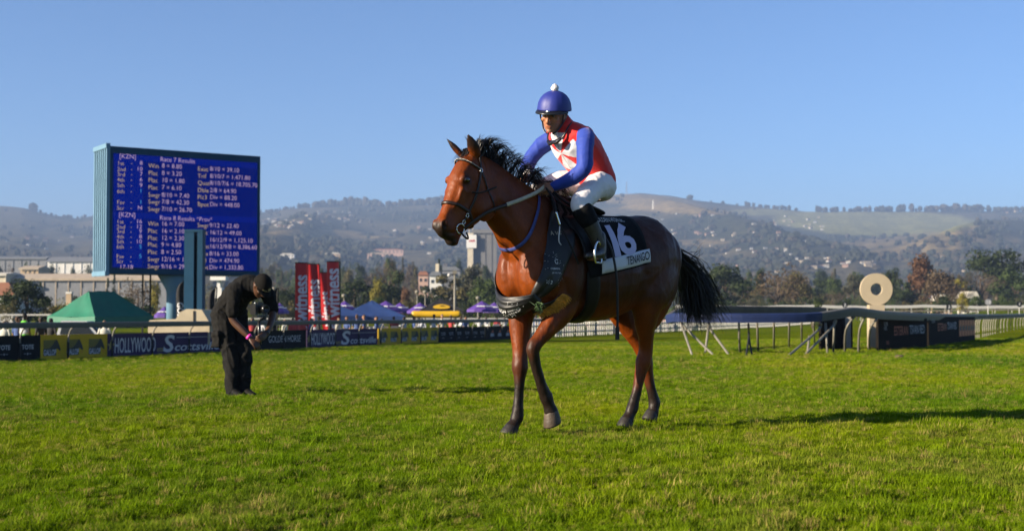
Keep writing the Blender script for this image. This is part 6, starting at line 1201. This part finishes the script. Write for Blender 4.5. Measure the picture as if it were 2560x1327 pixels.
def aim(d, up):                                        # matrix with x along d, z near up
    x = np.asarray(d, float); x /= np.linalg.norm(x); y = np.cross(up, x); y /= np.linalg.norm(y); return np.stack([x, y, np.cross(x, y)], 1)
def fold(me, amp, freq, seed=0, keep=None):            # cloth creases along the normals
    V = vco(me); N = vno(me); rg = np.random.RandomState(seed); h_ = np.zeros(len(V))
    for i in range(7):
        k = rg.randn(3); k *= freq * (1 + .35 * i) / np.linalg.norm(k); ph = rg.rand() * 6; w = np.sin(V @ k + ph + 1.7 * np.sin(V @ (rg.randn(3) * freq * .4))); h_ += (1 - np.abs(w)) ** 2 / (1 + .4 * i)
    h_ -= h_.mean(); V = V + N * (amp * h_)[:, None]; set_vco(me, V)
attr_mat('skin_tan', .48, var=.1, scale=60, spec=.35, bump=.12, bscale=220, Subsurface_Weight=.0)
attr_mat('silk', .7, var=.05, scale=20, spec=.45, bump=.12, bscale=18, Sheen_Weight=.15)
plain('silk_blue', (.005, .038, .34), .72, .08, 15, spec=.45, bump=.1, bscale=12, Sheen_Weight=.15)
plain('cap_blue', (.014, .026, .23), .55, .1, 15, spec=.5, bump=.15, bscale=20)
plain('breeches_white', (.86, .81, .81), .6, .05, 8, bump=.3, bscale=22)
plain('boot_leather', (.016, .013, .010), .35, .3, 18, spec=.5, bump=.2)
plain('gaiter_olive', (.045, .038, .022), .5, .3, 18, bump=.4, bscale=50)
plain('pompom_wool', (.80, .74, .70), .9, .1, 80, bump=.8, bscale=70)
plain('plastic_black', (.012, .012, .013), .3, .2, 20, spec=.5)
plain('eye_white', (.22, .19, .17), .15, .1); plain('eye_dark', (.012, .008, .006), .1, .1, spec=.8)

jockey = ride_thing('person', 'jockey in red and blue silks and white breeches crouched on the bay horse', 'person')
JH = np.array([.405, 0.008, 2.290]); JM = rot(R(22), R(14), R(-7))
jb = MB(); put(jb, head_shape(), JM, JH)
limb(jb, [tuple(JH + JM @ np.array([-.03, 0, -.04])) + (.055, .055), (.325, .0, 2.24, .056, .056), (.28, 0, 2.19, .06, .07)])
TOR = [(-.06, 0, 1.79, .10, .13), (-.04, 0, 1.85, .118, .15), (.025, 0, 1.95, .125, .15), (.12, 0, 2.045, .135, .168), (.215, 0, 2.125, .125, .172), (.28, 0, 2.185, .092, .145), (.315, 0, 2.22, .065, .08)]
LA = [(.235, .16, 2.15, .06, .06), (.285, .215, 2.11, .06, .06), (.345, .265, 2.0, .054, .054), (.375, .28, 1.885, .05, .05), (.435, .20, 1.81, .043, .043), (.50, .10, 1.765, .03, .03)]
RA = [(.245, -.16, 2.155, .06, .06), (.29, -.22, 2.115, .06, .06), (.355, -.265, 2.03, .05, .05), (.415, -.27, 1.935, .046, .046), (.49, -.18, 1.88, .041, .041), (.565, -.085, 1.84, .03, .03)]
LL = [(-.05, .07, 1.80, .11, .10), (.03, .12, 1.805, .105, .095), (.18, .19, 1.765, .093, .085), (.33, .25, 1.685, .08, .074), (.40, .27, 1.635, .072, .068), (.385, .285, 1.585, .06, .058), (.35, .305, 1.52, .053, .05), (.30, .325, 1.42, .042, .04), (.275, .335, 1.35, .036, .036)]
RL = [(-.05, -.07, 1.80, .11, .10), (.04, -.12, 1.83, .105, .095), (.17, -.17, 1.825, .098, .09), (.29, -.21, 1.775, .086, .08), (.355, -.24, 1.72, .076, .072), (.35, -.275, 1.64, .062, .06), (.32, -.305, 1.54, .053, .05), (.275, -.325, 1.43, .042, .04), (.25, -.335, 1.35, .036, .036)]
for K in (TOR, LA, RA): limb(jb, K)
for K in (LL, RL): limb(jb, [(x, y, z, a * .78, b * .78) for x, y, z, a, b in K])
HLM = aim((.82, -.25, -.12), (-.15, .75, .6)); put(jb, hand_shape(1.0, 1), HLM, np.array([.495, .105, 1.768]))
HRM = aim((.8, .2, -.25), (-.1, -.6, .8)); put(jb, hand_shape(1.0, -1), HRM, np.array([.57, -.09, 1.85]))
for s, f in ((1, (.27, .34, 1.33)), (-1, (.23, -.34, 1.33))): limb(jb, [tuple(f) + (.03, .03), (f[0] + .05, f[1] + .01 * s, f[2] - .06, .03, .035), (f[0] + .14, f[1] + .03 * s, f[2] - .075, .022, .035)])
jme = remesh(jb, 'body', .0058, 3, 'skin_tan'); V_ = vco(jme); P_ = (V_ - JH) @ JM
press(jme, [(JH + JM @ np.array([.092, .033 * s, .010]), .013, -.007) for s in (1, -1)] + [([JH + JM @ np.array([.09, .026 * s, -.045]), JH + JM @ np.array([.078, .04 * s, -.085])], .006, -.003) for s in (1, -1)])
sk = np.array([.42, .185, .095]); Cj = np.tile(sk * .8, (len(V_), 1)); hm = np.linalg.norm(P_, axis=1) < .16
Cj[hm] = head_paint(P_[hm], sk, .35); set_col(jme, Cj); link('body', jme, jockey)
for s in (1, -1):
    mb = MB(); mb.ball(JH + JM @ np.array([.0785, .033 * s, .0105]), .0115, 12, 8); e_ = mb.build('eye', 'eye_white', jockey, True)
    mb = MB(); mb.ball(JH + JM @ np.array([.0868, .033 * s, .0085]), .0052, 10, 6); mb.build('iris', 'eye_dark', e_, True)
def grow(K, g, lo=0, hi=None): return [(x, y, z, a + g, b + g) for x, y, z, a, b in K[lo:hi]]
# jersey
mb = MB(); limb(mb, grow(TOR, .016, 0)[1:]); limb(mb, [(.20, .08, 2.16, .078, .072), (.24, .175, 2.145, .07, .062)], side=(1, 0, 0)); limb(mb, [(.21, -.08, 2.165, .078, .072), (.255, -.175, 2.155, .07, .062)], side=(1, 0, 0))
limb(mb, [(.26, 0, 2.20, .085, .085), (.30, 0, 2.245, .07, .072), (.315, 0, 2.262, .066, .068)])
jm = remesh(mb, 'jersey', .0055, 8, 'silk'); fold(jm, .0036, 14, 3); V_ = vco(jm); N_ = vno(jm)
red = np.array([.72, .012, .010]); wht = np.array([.70, .70, .76]); Cc = np.tile(red, (len(V_), 1))
cc = np.array([.30, 0, 2.035]); axd = np.array([.62, 0, .78]); q_ = V_ - cc; up_ = q_ @ axd; la = q_[:, 1] + .01; front = (q_ @ np.array([.78, 0, -.62])) > -.11
rr = np.hypot(up_, la); th = np.degrees(np.arctan2(up_, la)) % 90; wm = front & (rr < .155) & ((np.abs(th - 0) < 31) | (np.abs(th - 90) < 31)) & (rr > .0) & (V_[:, 0] > .05)
Cc[wm] = wht; zp = front & (np.abs(la) < .006) & (up_ > -.16); Cc[zp & (up_ < .16)] = wht * .6
set_col(jm, Cc); link('jersey', jm, jockey)
mb = MB(); mb.box(JH * 0 + np.array([.392, .012, 2.165]), (.02, .03, .05), M=rot(0, R(35))); mb.build('collar', 'breeches_white', jockey)
for K in (LA, RA):
    mb = MB(); limb(mb, grow(K, .007)); ms_ = remesh(mb, 'sleeve', .007, 4, 'silk_blue'); fold(ms_, .0034, 15, 5); link('sleeve', ms_, jockey)
mb = MB(); limb(mb, [(.555, -.11, 1.858, .046, .046), (.575, -.088, 1.845, .046, .046)]); mb.build('cuff', 'breeches_white', jockey, True)
# breeches
mb = MB(); limb(mb, [(-.075, 0, 1.80, .11, .15), (-.035, 0, 1.85, .125, .16), (.0, 0, 1.90, .118, .15)])
for K in (LL, RL): limb(mb, [(x, y, z, a * .9 + .008, b * .9 + .008) for x, y, z, a, b in K[:6]])
for s in (1, -1): mb.ball((-.07, .07 * s, 1.805), (.09, .08, .095))
bm_ = remesh(mb, 'breeches', .0078, 6, 'breeches_white'); fold(bm_, .0042, 14, 8); link('breeches', bm_, jockey)
for s, K in ((1, LL), (-1, RL)):
    mb = MB(); limb(mb, grow(K, .012, 5)); mb.build('gaiter', 'gaiter_olive', jockey, True)
    mb = MB(); limb(mb, grow(K, .019, 5, 7)); mb.build('sock_top', 'cloth_black', jockey, True)
    f = np.array(K[-1][:3]); mb = MB(); limb(mb, [tuple(f + np.array([-.005, 0, .06])) + (.045, .044), tuple(f + np.array([-.01, 0, 0])) + (.05, .043), tuple(f + np.array([.0, .004 * s, -.055])) + (.052, .042), tuple(f + np.array([.07, .02 * s, -.075])) + (.038, .043), tuple(f + np.array([.15, .04 * s, -.085])) + (.028, .036)])
    mb.box(f + np.array([-.035, 0, -.10]), (.045, .05, .03)); link('boot', remesh(mb, 'boot', .007, 4, 'boot_leather'), jockey)
# cap
cap = MB(); n = 48; prof = [(.0, .136), (.03, .133), (.06, .123), (.09, .104), (.113, .076), (.126, .046), (.131, .018), (.133, .002), (.133, -.008), (.122, -.012)]
V = []; Fc = []
for r_, z_ in prof:
    for j in range(n):
        a = 2 * PI * j / n; pr = r_ * .975 * (1 - .02 * (abs(math.cos(a * 4)) ** 14)); V.append([pr * 1.07 * math.cos(a) - .003, pr * .95 * math.sin(a), z_])
for i in range(len(prof) - 1):
    for j in range(n): Fc.append((i * n + j, (i + 1) * n + j, (i + 1) * n + (j + 1) % n, i * n + (j + 1) % n))
Fc.append(tuple((len(prof) - 1) * n + j for j in range(n - 1, -1, -1)))
CM = JM @ rot(0, R(-3)); CO = JH + JM @ np.array([-.010, 0, .047])
mb = MB(); mb.add(np.array(V) @ CM.T + CO, Fc); helmet = mb.build('helmet', 'cap_blue', jockey, True)
mb = MB(); rg = np.random.RandomState(2); mb.ball(CO + CM @ np.array([0, 0, .152]), .028, 14, 10); V0 = mb.v[0]; mb.v[0] = V0 + rg.randn(*V0.shape) * .0022; mb.build('pompom', 'pompom_wool', helmet, True)
pk = MB(); P1 = []; nn = 17
for lay, (ri, zo) in enumerate(((1.0, .008), (1.0, -.012))):
    for i in range(nn):
        a = R(-78 + 156 * i / (nn - 1)); P1.append([.131 * math.cos(a), .118 * math.sin(a), -.004 + zo * .5])
    for i in range(nn):
        a = R(-78 + 156 * i / (nn - 1)); e_ = .034 * math.cos(a * .95) ** .8; P1.append([(.131 + e_) * math.cos(a), (.118 + e_ * .7) * math.sin(a), -.016 - .012 * math.cos(a) + zo * .4])
Fc = []
for i in range(nn - 1): Fc += [(i, i + 1, nn + i + 1, nn + i), (2 * nn + i, 3 * nn + i, 3 * nn + i + 1, 2 * nn + i + 1), (nn + i, nn + i + 1, 3 * nn + i + 1, 3 * nn + i), (i, 2 * nn + i, 2 * nn + i + 1, i + 1)]
pk.add(np.array(P1) @ CM.T + CO, Fc); pk.build('peak', 'plastic_black', helmet, True)
mb = MB(); mb.ball(CO + CM @ np.array([.145, .012, -.008]), (.008, .017, .008), 12, 8, M=CM); mb.build('badge', 'silver_metal', helmet, True)
for s in (1, -1):
    for xo in (.025, -.035):
        mb = MB(); mb.tube(catmull([JH + JM @ np.array(p) for p in ((xo * 1.2, .092 * s, .035), (xo * .8 + .012, .088 * s, -.01), (.018, .078 * s, -.05), (.05, .055 * s, -.095), (.065, .02 * s, -.122))], 5), .008, 6, flat=.4, up=(0, 1, 0)); mb.build('chin_strap', 'plastic_black', helmet, True)
# goggles hung round the neck
gog = ride_thing('goggles', 'dark racing goggles hanging round the jockey neck', 'goggles')
gp_ = [(.30, .085, 2.245), (.345, .092, 2.20), (.372, .08, 2.145), (.382, .03, 2.105), (.386, -.02, 2.10), (.385, -.07, 2.125), (.36, -.09, 2.185), (.315, -.085, 2.245)]
mb = MB(); mb.tube(catmull(gp_, 6), .0075, 8, up=(1, 0, .6), flat=.8); mb.build('strap', 'plastic_black', gog, True)
mb = MB(); limb(mb, [(.392, .062, 2.118, .014, .012), (.40, .03, 2.10, .022, .014), (.402, 0, 2.10, .015, .013), (.40, -.03, 2.098, .022, .014), (.395, -.06, 2.112, .014, .012)], side=(1, 0, .4)); mb.build('lenses', 'horse_eye', gog, True)
# ------------------------------------------------------------------ the cameraman
pm_ = pt_ground(603, 990); 
M_O = np.array([(600 - 1280) / F_PX * 14.65, 14.65, float(ground_z((600 - 1280) / F_PX * 14.65, 14.65)) - .01]); M_RZ = R(-45)
man = thing('person', 'cameraman in black cap shirt and trousers bending over a hand held camera', 'person', M_O, M_RZ); man.scale = (1.06,) * 3
attr_mat('skin_dark', .42, var=.12, scale=40, spec=.4); plain('shirt_black', (.012, .0115, .011), .9, .25, 8, bump=.35, bscale=16, spec=.08); plain('trouser_black', (.015, .0145, .014), .92, .25, 8, bump=.5, bscale=14, spec=.08); plain('shoe_black', (.008, .008, .008), .7, .2, 20, spec=.1); plain('wristband_pink', (.75, .03, .38), .5, .05); plain('cap_black', (.010, .009, .008), .9, .2, 20, bump=.2, spec=.1); plain('cap_print', (.62, .50, .30), .6, .1)
MH = np.array([.415, .0, 1.235]); MM = rot(R(8), R(52), 0); b_ = MB(); put(b_, head_shape(), MM, MH)
mTOR = [(-.22, 0, .92, .12, .155), (-.16, 0, 1.03, .125, .15), (-.04, 0, 1.14, .12, .15), (.10, 0, 1.20, .125, .165), (.20, 0, 1.225, .12, .175), (.28, 0, 1.23, .085, .13), (.335, 0, 1.235, .06, .065)]
mRA = [(.20, -.16, 1.20, .06, .06), (.225, -.21, 1.15, .058, .056), (.215, -.235, 1.0, .048, .046), (.215, -.225, .87, .042, .042), (.30, -.165, .76, .040, .038), (.375, -.11, .675, .027, .029)]
mLA = [(.20, .16, 1.20, .06, .06), (.235, .21, 1.15, .058, .056), (.275, .225, 1.03, .048, .046), (.32, .215, .92, .042, .042), (.395, .13, .80, .038, .038), (.44, .055, .715, .027, .029)]
mRL = [(-0.220, -0.085, 0.920, 0.115, 0.105), (-0.190, -0.089, 0.780, 0.098, 0.092), (-0.130, -0.081, 0.620, 0.080, 0.076), (-0.075, -0.071, 0.500, 0.064, 0.060), (-0.060, -0.065, 0.360, 0.058, 0.055), (-0.050, -0.065, 0.200, 0.045, 0.043), (-0.045, -0.065, 0.080, 0.040, 0.040)]
mLL = [(-0.220, 0.085, 0.920, 0.115, 0.105), (-0.170, 0.089, 0.780, 0.098, 0.092), (-0.095, 0.081, 0.620, 0.080, 0.076), (-0.030, 0.071, 0.500, 0.064, 0.060), (-0.015, 0.065, 0.360, 0.058, 0.055), (-0.005, 0.065, 0.200, 0.045, 0.043), (0.000, 0.065, 0.080, 0.040, 0.040)]
for K in (mTOR, mRA, mLA, mRL, mLL): limb(b_, K)
limb(b_, [(.26, 0, 1.23, .06, .065), (.34, 0, 1.235, .056, .056), (.385, 0, 1.235, .05, .05)], side=(0, 1, 0))
put(b_, hand_shape(.45, 1), aim((.52, .25, -.55), (.5, -.3, .6)), np.array(mRA[-1][:3])); put(b_, hand_shape(.95, -1), aim((.25, -.75, -.35), (.75, .3, .3)), np.array(mLA[-1][:3]))
bm2 = remesh(b_, 'body', .0062, 3, 'skin_dark'); V_ = vco(bm2); P_ = (V_ - MH) @ MM; sk2 = np.array([.085, .038, .020]); Cm = np.tile(sk2, (len(V_), 1)); hm = np.linalg.norm(P_, axis=1) < .15; Cm[hm] = head_paint(P_[hm], sk2, .2); set_col(bm2, Cm); link('body', bm2, man)
mb = MB(); limb(mb, grow(mTOR, .022)[1:]); limb(mb, [(-.21, 0, .95, .15, .18), (-.17, 0, 1.02, .15, .178)])
for K in (mRA, mLA): limb(mb, [(x, y, z, a + .024, b + .024) for x, y, z, a, b in K[:3]] + [(K[2][0] * .75 + K[3][0] * .25, K[2][1], K[2][2] * .6 + K[3][2] * .4, .075, .072)])
s_ = remesh(mb, 'shirt', .009, 6, 'shirt_black'); fold(s_, .009, 17, 12); link('shirt', s_, man)
mb = MB(); limb(mb, [(-.235, 0, .90, .135, .175), (-.215, 0, .98, .135, .17)])
for K in (mRL, mLL): limb(mb, [(x, y, z, a + .026 + .008 * (z < .55), b + .022 + .006 * (z < .55)) for x, y, z, a, b in K]); 
mb.box((-.17, -.19, .64), (.15, .05, .17)); mb.box((-.17, -.20, .71), (.16, .05, .05))
s_ = remesh(mb, 'trousers', .0095, 5, 'trouser_black'); fold(s_, .014, 14, 14); link('trousers', s_, man)
for K in (mRL, mLL):
    x, y, z = K[-1][:3]; mb = MB(); limb(mb, [(x - .05, y, .055, .05, .042), (x + .03, y, .06, .055, .045), (x + .12, y, .045, .038, .045), (x + .19, y, .035, .028, .036)]); mb.box((x + .07, y, .012), (.29, .09, .03)); link('shoe', remesh(mb, 'shoe', .008, 3, 'shoe_black'), man)
mb = MB(); w0, w1 = np.array(mRA[-2][:3]), np.array(mRA[-1][:3]); mb.tube([w0 * .22 + w1 * .78, w0 * -.02 + w1 * 1.02], [.036, .033], 14); mb.build('wristband', 'wristband_pink', man, True)
mb = MB(); w0, w1 = np.array(mLA[-2][:3]), np.array(mLA[-1][:3]); mb.tube([w0 * .2 + w1 * .8, w0 * .0 + w1], [.034, .033], 14); mb.build('wristwatch', 'plastic_black', man, True)
n = 30; prof = [(.0, .142), (.04, .138), (.075, .118), (.1, .08), (.107, .04), (.108, .018), (.104, .015)]; V = []; Fc = []
for r_, z_ in prof:
    for j in range(n): a = 2 * PI * j / n; V.append([r_ * 1.05 * math.cos(a) - .003, r_ * .86 * math.sin(a), z_])
for i in range(len(prof) - 1):
    for j in range(n): Fc.append((i * n + j, (i + 1) * n + j, (i + 1) * n + (j + 1) % n, i * n + (j + 1) % n))
mb = MB(); mb.add(np.array(V) @ MM.T + MH, Fc); cap_ = mb.build('cap', 'cap_black', man, True)
pk = MB(); P1 = []; nn = 13
for zo in (.004, -.004):
    for i in range(nn): a = R(-70 + 140 * i / (nn - 1)); P1.append([.108 * math.cos(a), .09 * math.sin(a), .02 + zo])
    for i in range(nn): a = R(-70 + 140 * i / (nn - 1)); e = .07 * math.cos(a) ** .6; P1.append([(.108 + e) * math.cos(a), (.09 + e * .3) * math.sin(a), .006 + .012 * (1 - math.cos(a)) + zo])
Fc = []
for i in range(nn - 1): Fc += [(i, i + 1, nn + i + 1, nn + i), (2 * nn + i, 3 * nn + i, 3 * nn + i + 1, 2 * nn + i + 1), (nn + i, nn + i + 1, 3 * nn + i + 1, 3 * nn + i)]
pk.add(np.array(P1) @ MM.T + MH, Fc); pk.build('peak', 'cap_black', cap_, True)
def cap_bend(V): return np.array([MH + MM @ np.array([.112 * math.cos(a / .1) * 1.0, .097 * math.sin(a / .1), .045 + b]) for a, b, _ in V])
text('RACE COAST', .022, cap_, 'cap_print', I4, 'cap_lettering', bold=.02, align='CENTER', bend=lambda V: np.array([MH + MM @ np.array([.1165 * math.cos(a / .1), .098 * math.sin(a / .1), .040 + b]) for a, b, _ in V]))
mb = MB(); aa = np.linspace(0, 2 * PI, 14)[:-1]; mb.add(np.array([MH + MM @ np.array([.1125 - .35 * max(0, .017 * math.sin(a)), .018 * math.cos(a), .080 + .017 * math.sin(a)]) for a in aa]) + MM @ np.array([.006, 0, .002]), [tuple(range(13))]); mb.build('cap_emblem', 'cap_print', cap_)
text('CREW', .03, man, 'cap_print', I4, 'chest_lettering', bend=lambda V: np.array([np.array([.16 + a * .8, -.19, 1.08 + b]) for a, b, _ in V]))
# camera on a stick gimbal
gb = thing('video_camera', 'black camera on a hand held gimbal stick held by the stooping man', 'camera', M_O, M_RZ); gb.scale = (1.06,) * 3; hb0 = np.array([.43, -.02, .60]); ht0 = np.array([.425, -.03, .86])
mb = MB(); mb.tube([hb0, hb0 * .5 + ht0 * .5, ht0], [.018, .02, .017], 12); mb.build('handle', 'plastic_black', gb, True); mb = MB(); mb.tube(catmull([ht0, ht0 + np.array([.0, .07, .02]), ht0 + np.array([-.01, .10, .08]), ht0 + np.array([-.01, .09, .14])], 5), .013, 8); mb.build('gimbal_arm', 'plastic_black', gb, True)
mb = MB(); mb.box((.42, -.03, .985), (.085, .15, .10)); mb.box((.42, -.03, 1.045), (.06, .06, .035)); mb.box((.43, -.095, .98), (.1, .035, .11)); mb.build('camera_body', 'plastic_black', gb); mb = MB(); mb.lathe([(.038, 0), (.038, .05), (.042, .055), (.042, .10), (.034, .10), (.03, .085)], 20, (.455, -.02, .985), M=np.array([[0, 0, 1.], [0, 1, 0], [-1, 0, 0]])); mb.build('lens', 'plastic_black', gb, True)
mb = MB(); mb.box((.42, -.02, .905), (.09, .12, .02)); mb.box((.42, .05, .92), (.03, .02, .12)); mb.build('mount_plate', 'plastic_black', gb); mb = MB(); mb.lathe([(.012, 0), (.012, .012)], 12, (.42, -.075, 1.045)); mb.build('dial', 'silver_metal', gb)
# ---- onlookers behind the rail
def figure(seed, shirt, legs, skin_c, hair, arms='down'):
    b = MB(); limb(b, [(0, 0, .92, .105, .155), (0, 0, 1.08, .10, .145), (0, 0, 1.25, .115, .175), (0, 0, 1.38, .10, .18), (0, 0, 1.46, .06, .07), (.01, 0, 1.54, .052, .052)]); put(b, head_shape(), np.eye(3), np.array([.02, 0, 1.65]))
    for s in (1, -1):
        if arms == 'down': limb(b, [(0, .18 * s, 1.40, .058, .055), (-.01, .225 * s, 1.25, .05, .05), (.0, .24 * s, 1.10, .042, .042), (.06, .235 * s, .95, .032, .032)]); put(b, hand_shape(.5, s), aim((.3, 0, -1), (0, s, .2)), np.array([.065, .235 * s, .94]))
        else: limb(b, [(0, .18 * s, 1.40, .058, .055), (.05, .235 * s, 1.25, .05, .05), (.12, .22 * s, 1.15, .042, .042), (.28, .12 * s, 1.20, .032, .032)]); put(b, hand_shape(.8, s), aim((.8, -.4 * s, .2), (0, s * .3, 1)), np.array([.285, .118 * s, 1.20]))
        limb(b, [(0, .085 * s, .92, .10, .10), (.01, .095 * s, .70, .085, .085), (.02, .1 * s, .48, .062, .06), (.0, .1 * s, .30, .058, .055), (-.01, .1 * s, .08, .042, .042)]); limb(b, [(-.04, .1 * s, .04, .04, .04), (.08, .105 * s, .04, .038, .042), (.17, .11 * s, .03, .025, .035)])
    me = remesh(b, 'figure', .014, 3, 'cloth_dyed'); V = vco(me); C = np.tile(np.array(shirt), (len(V), 1)); C[V[:, 2] < .95] = legs; C[V[:, 2] < .06] = (.02,) * 3; C[V[:, 2] > 1.49] = skin_c; C[(V[:, 2] > 1.49) & ((V[:, 2] > 1.70) | (V[:, 0] < -.02))] = hair; C[(np.abs(V[:, 1]) > .17) & (V[:, 2] < 1.12) & (V[:, 2] > .8) & (np.abs(V[:, 1]) > .2)] = skin_c
    set_col(me, C); return me
attr_mat('cloth_dyed', .8, var=.2, scale=20)
dk = (.06, .03, .018); lt = (.36, .19, .12); blk_ = (.012, .011, .010); fig = [figure(1, (.02, .02, .022), (.02, .02, .03), dk, blk_), figure(2, (.55, .55, .58), (.03, .04, .08), dk, blk_, 'up'), figure(3, (.05, .09, .25), (.04, .04, .05), lt, (.08, .04, .02)), figure(4, (.45, .05, .05), (.02, .02, .03), lt, (.05, .03, .02), 'up'), figure(5, (.60, .58, .50), (.25, .22, .16), lt, (.15, .1, .06))]
def onlooker(px, top, d, me, label, rz, group=None, name='person'):
    x = (px - 1280) / F_PX * d; gz = float(ground_z(x, d)); o = tag(link(name, me, None, (x, d, gz), rz), label, 'person', group); s = (zrow(top, d) - gz) / 1.78; s = min(1.12, max(.86, s)); o.scale = (s,) * 3; return o
o = onlooker(62, 784, 41, fig[0], 'onlooker in a bright green safety vest seen from behind', R(70)); plain('vest_green', (.13, .55, .03), .6, .08, 6); plain('vest_band', (.55, .58, .60), .3, .05)
mb = MB(); limb(mb, [(0, 0, .98, .125, .18), (0, 0, 1.12, .12, .168), (0, 0, 1.26, .135, .19), (0, 0, 1.40, .115, .17)]); v_ = mb.build('vest', 'vest_green', o, True)
for z in (1.04, 1.2): mb = MB(); limb(mb, [(0, 0, z, .14, .195), (0, 0, z + .045, .14, .195)]); mb.build('reflective_band', 'vest_band', v_, True)
onlooker(44, 800, 42, fig[2], 'pale faced onlooker beside the safety vest', R(60)); onlooker(104, 795, 43, fig[0], 'dark dressed onlooker turned sideways left of the tent', R(150)); onlooker(128, 800, 44, fig[0], 'dark dressed onlooker at the tent corner', R(80)); onlooker(222, 806, 52, fig[3], 'onlooker in dark red beside the white pickup', R(100)); onlooker(262, 800, 50, fig[4], 'onlooker in pale yellow under the tent edge', R(100)); onlooker(12, 812, 43, fig[4], 'onlooker half cut off at the left', R(90))
rg = np.random.RandomState(9)
for i in range(46):
    px = 640 + i * 23 + rg.uniform(-8, 8); d = rail_d(px) + rg.uniform(3, 10); onlooker(px, rg.uniform(788, 798), d, fig[rg.randint(5)], 'small standing onlooker in the crowd behind the rail', rg.uniform(0, 6.28), 'crowd behind the rail')
# white plastic chairs among the crowd
def chair_parts():
    t = thing('plastic_chair', 'white plastic garden chair behind the rail', 'chair', (0, 0, 0), 0, 'white chairs behind the rail'); mb = MB(); mb.box((0, 0, .44), (.44, .44, .04)); mb.build('seat', 'rail_white', t); mb = MB(); mb.box((-.22, 0, .68), (.03, .42, .46)); mb.build('backrest', 'rail_white', t)
    for x in (-.19, .19):
        for y in (-.19, .19): mb = MB(); mb.box((x, y, .21), (.04, .04, .42)); mb.build('leg', 'rail_white', t)
    return t
c0 = chair_parts()
for i in range(26):
    c = c0 if i == 0 else copy_tree(c0); px = 1380 + i * 14 + rg.uniform(-5, 5) if i > 12 else 860 + i * 32; d = rail_d(px) + rg.uniform(2.5, 6); x = (px - 1280) / F_PX * d; c.location = (x, d, float(ground_z(x, d))); c.rotation_euler[2] = rg.uniform(0, 6)
flush_texts()
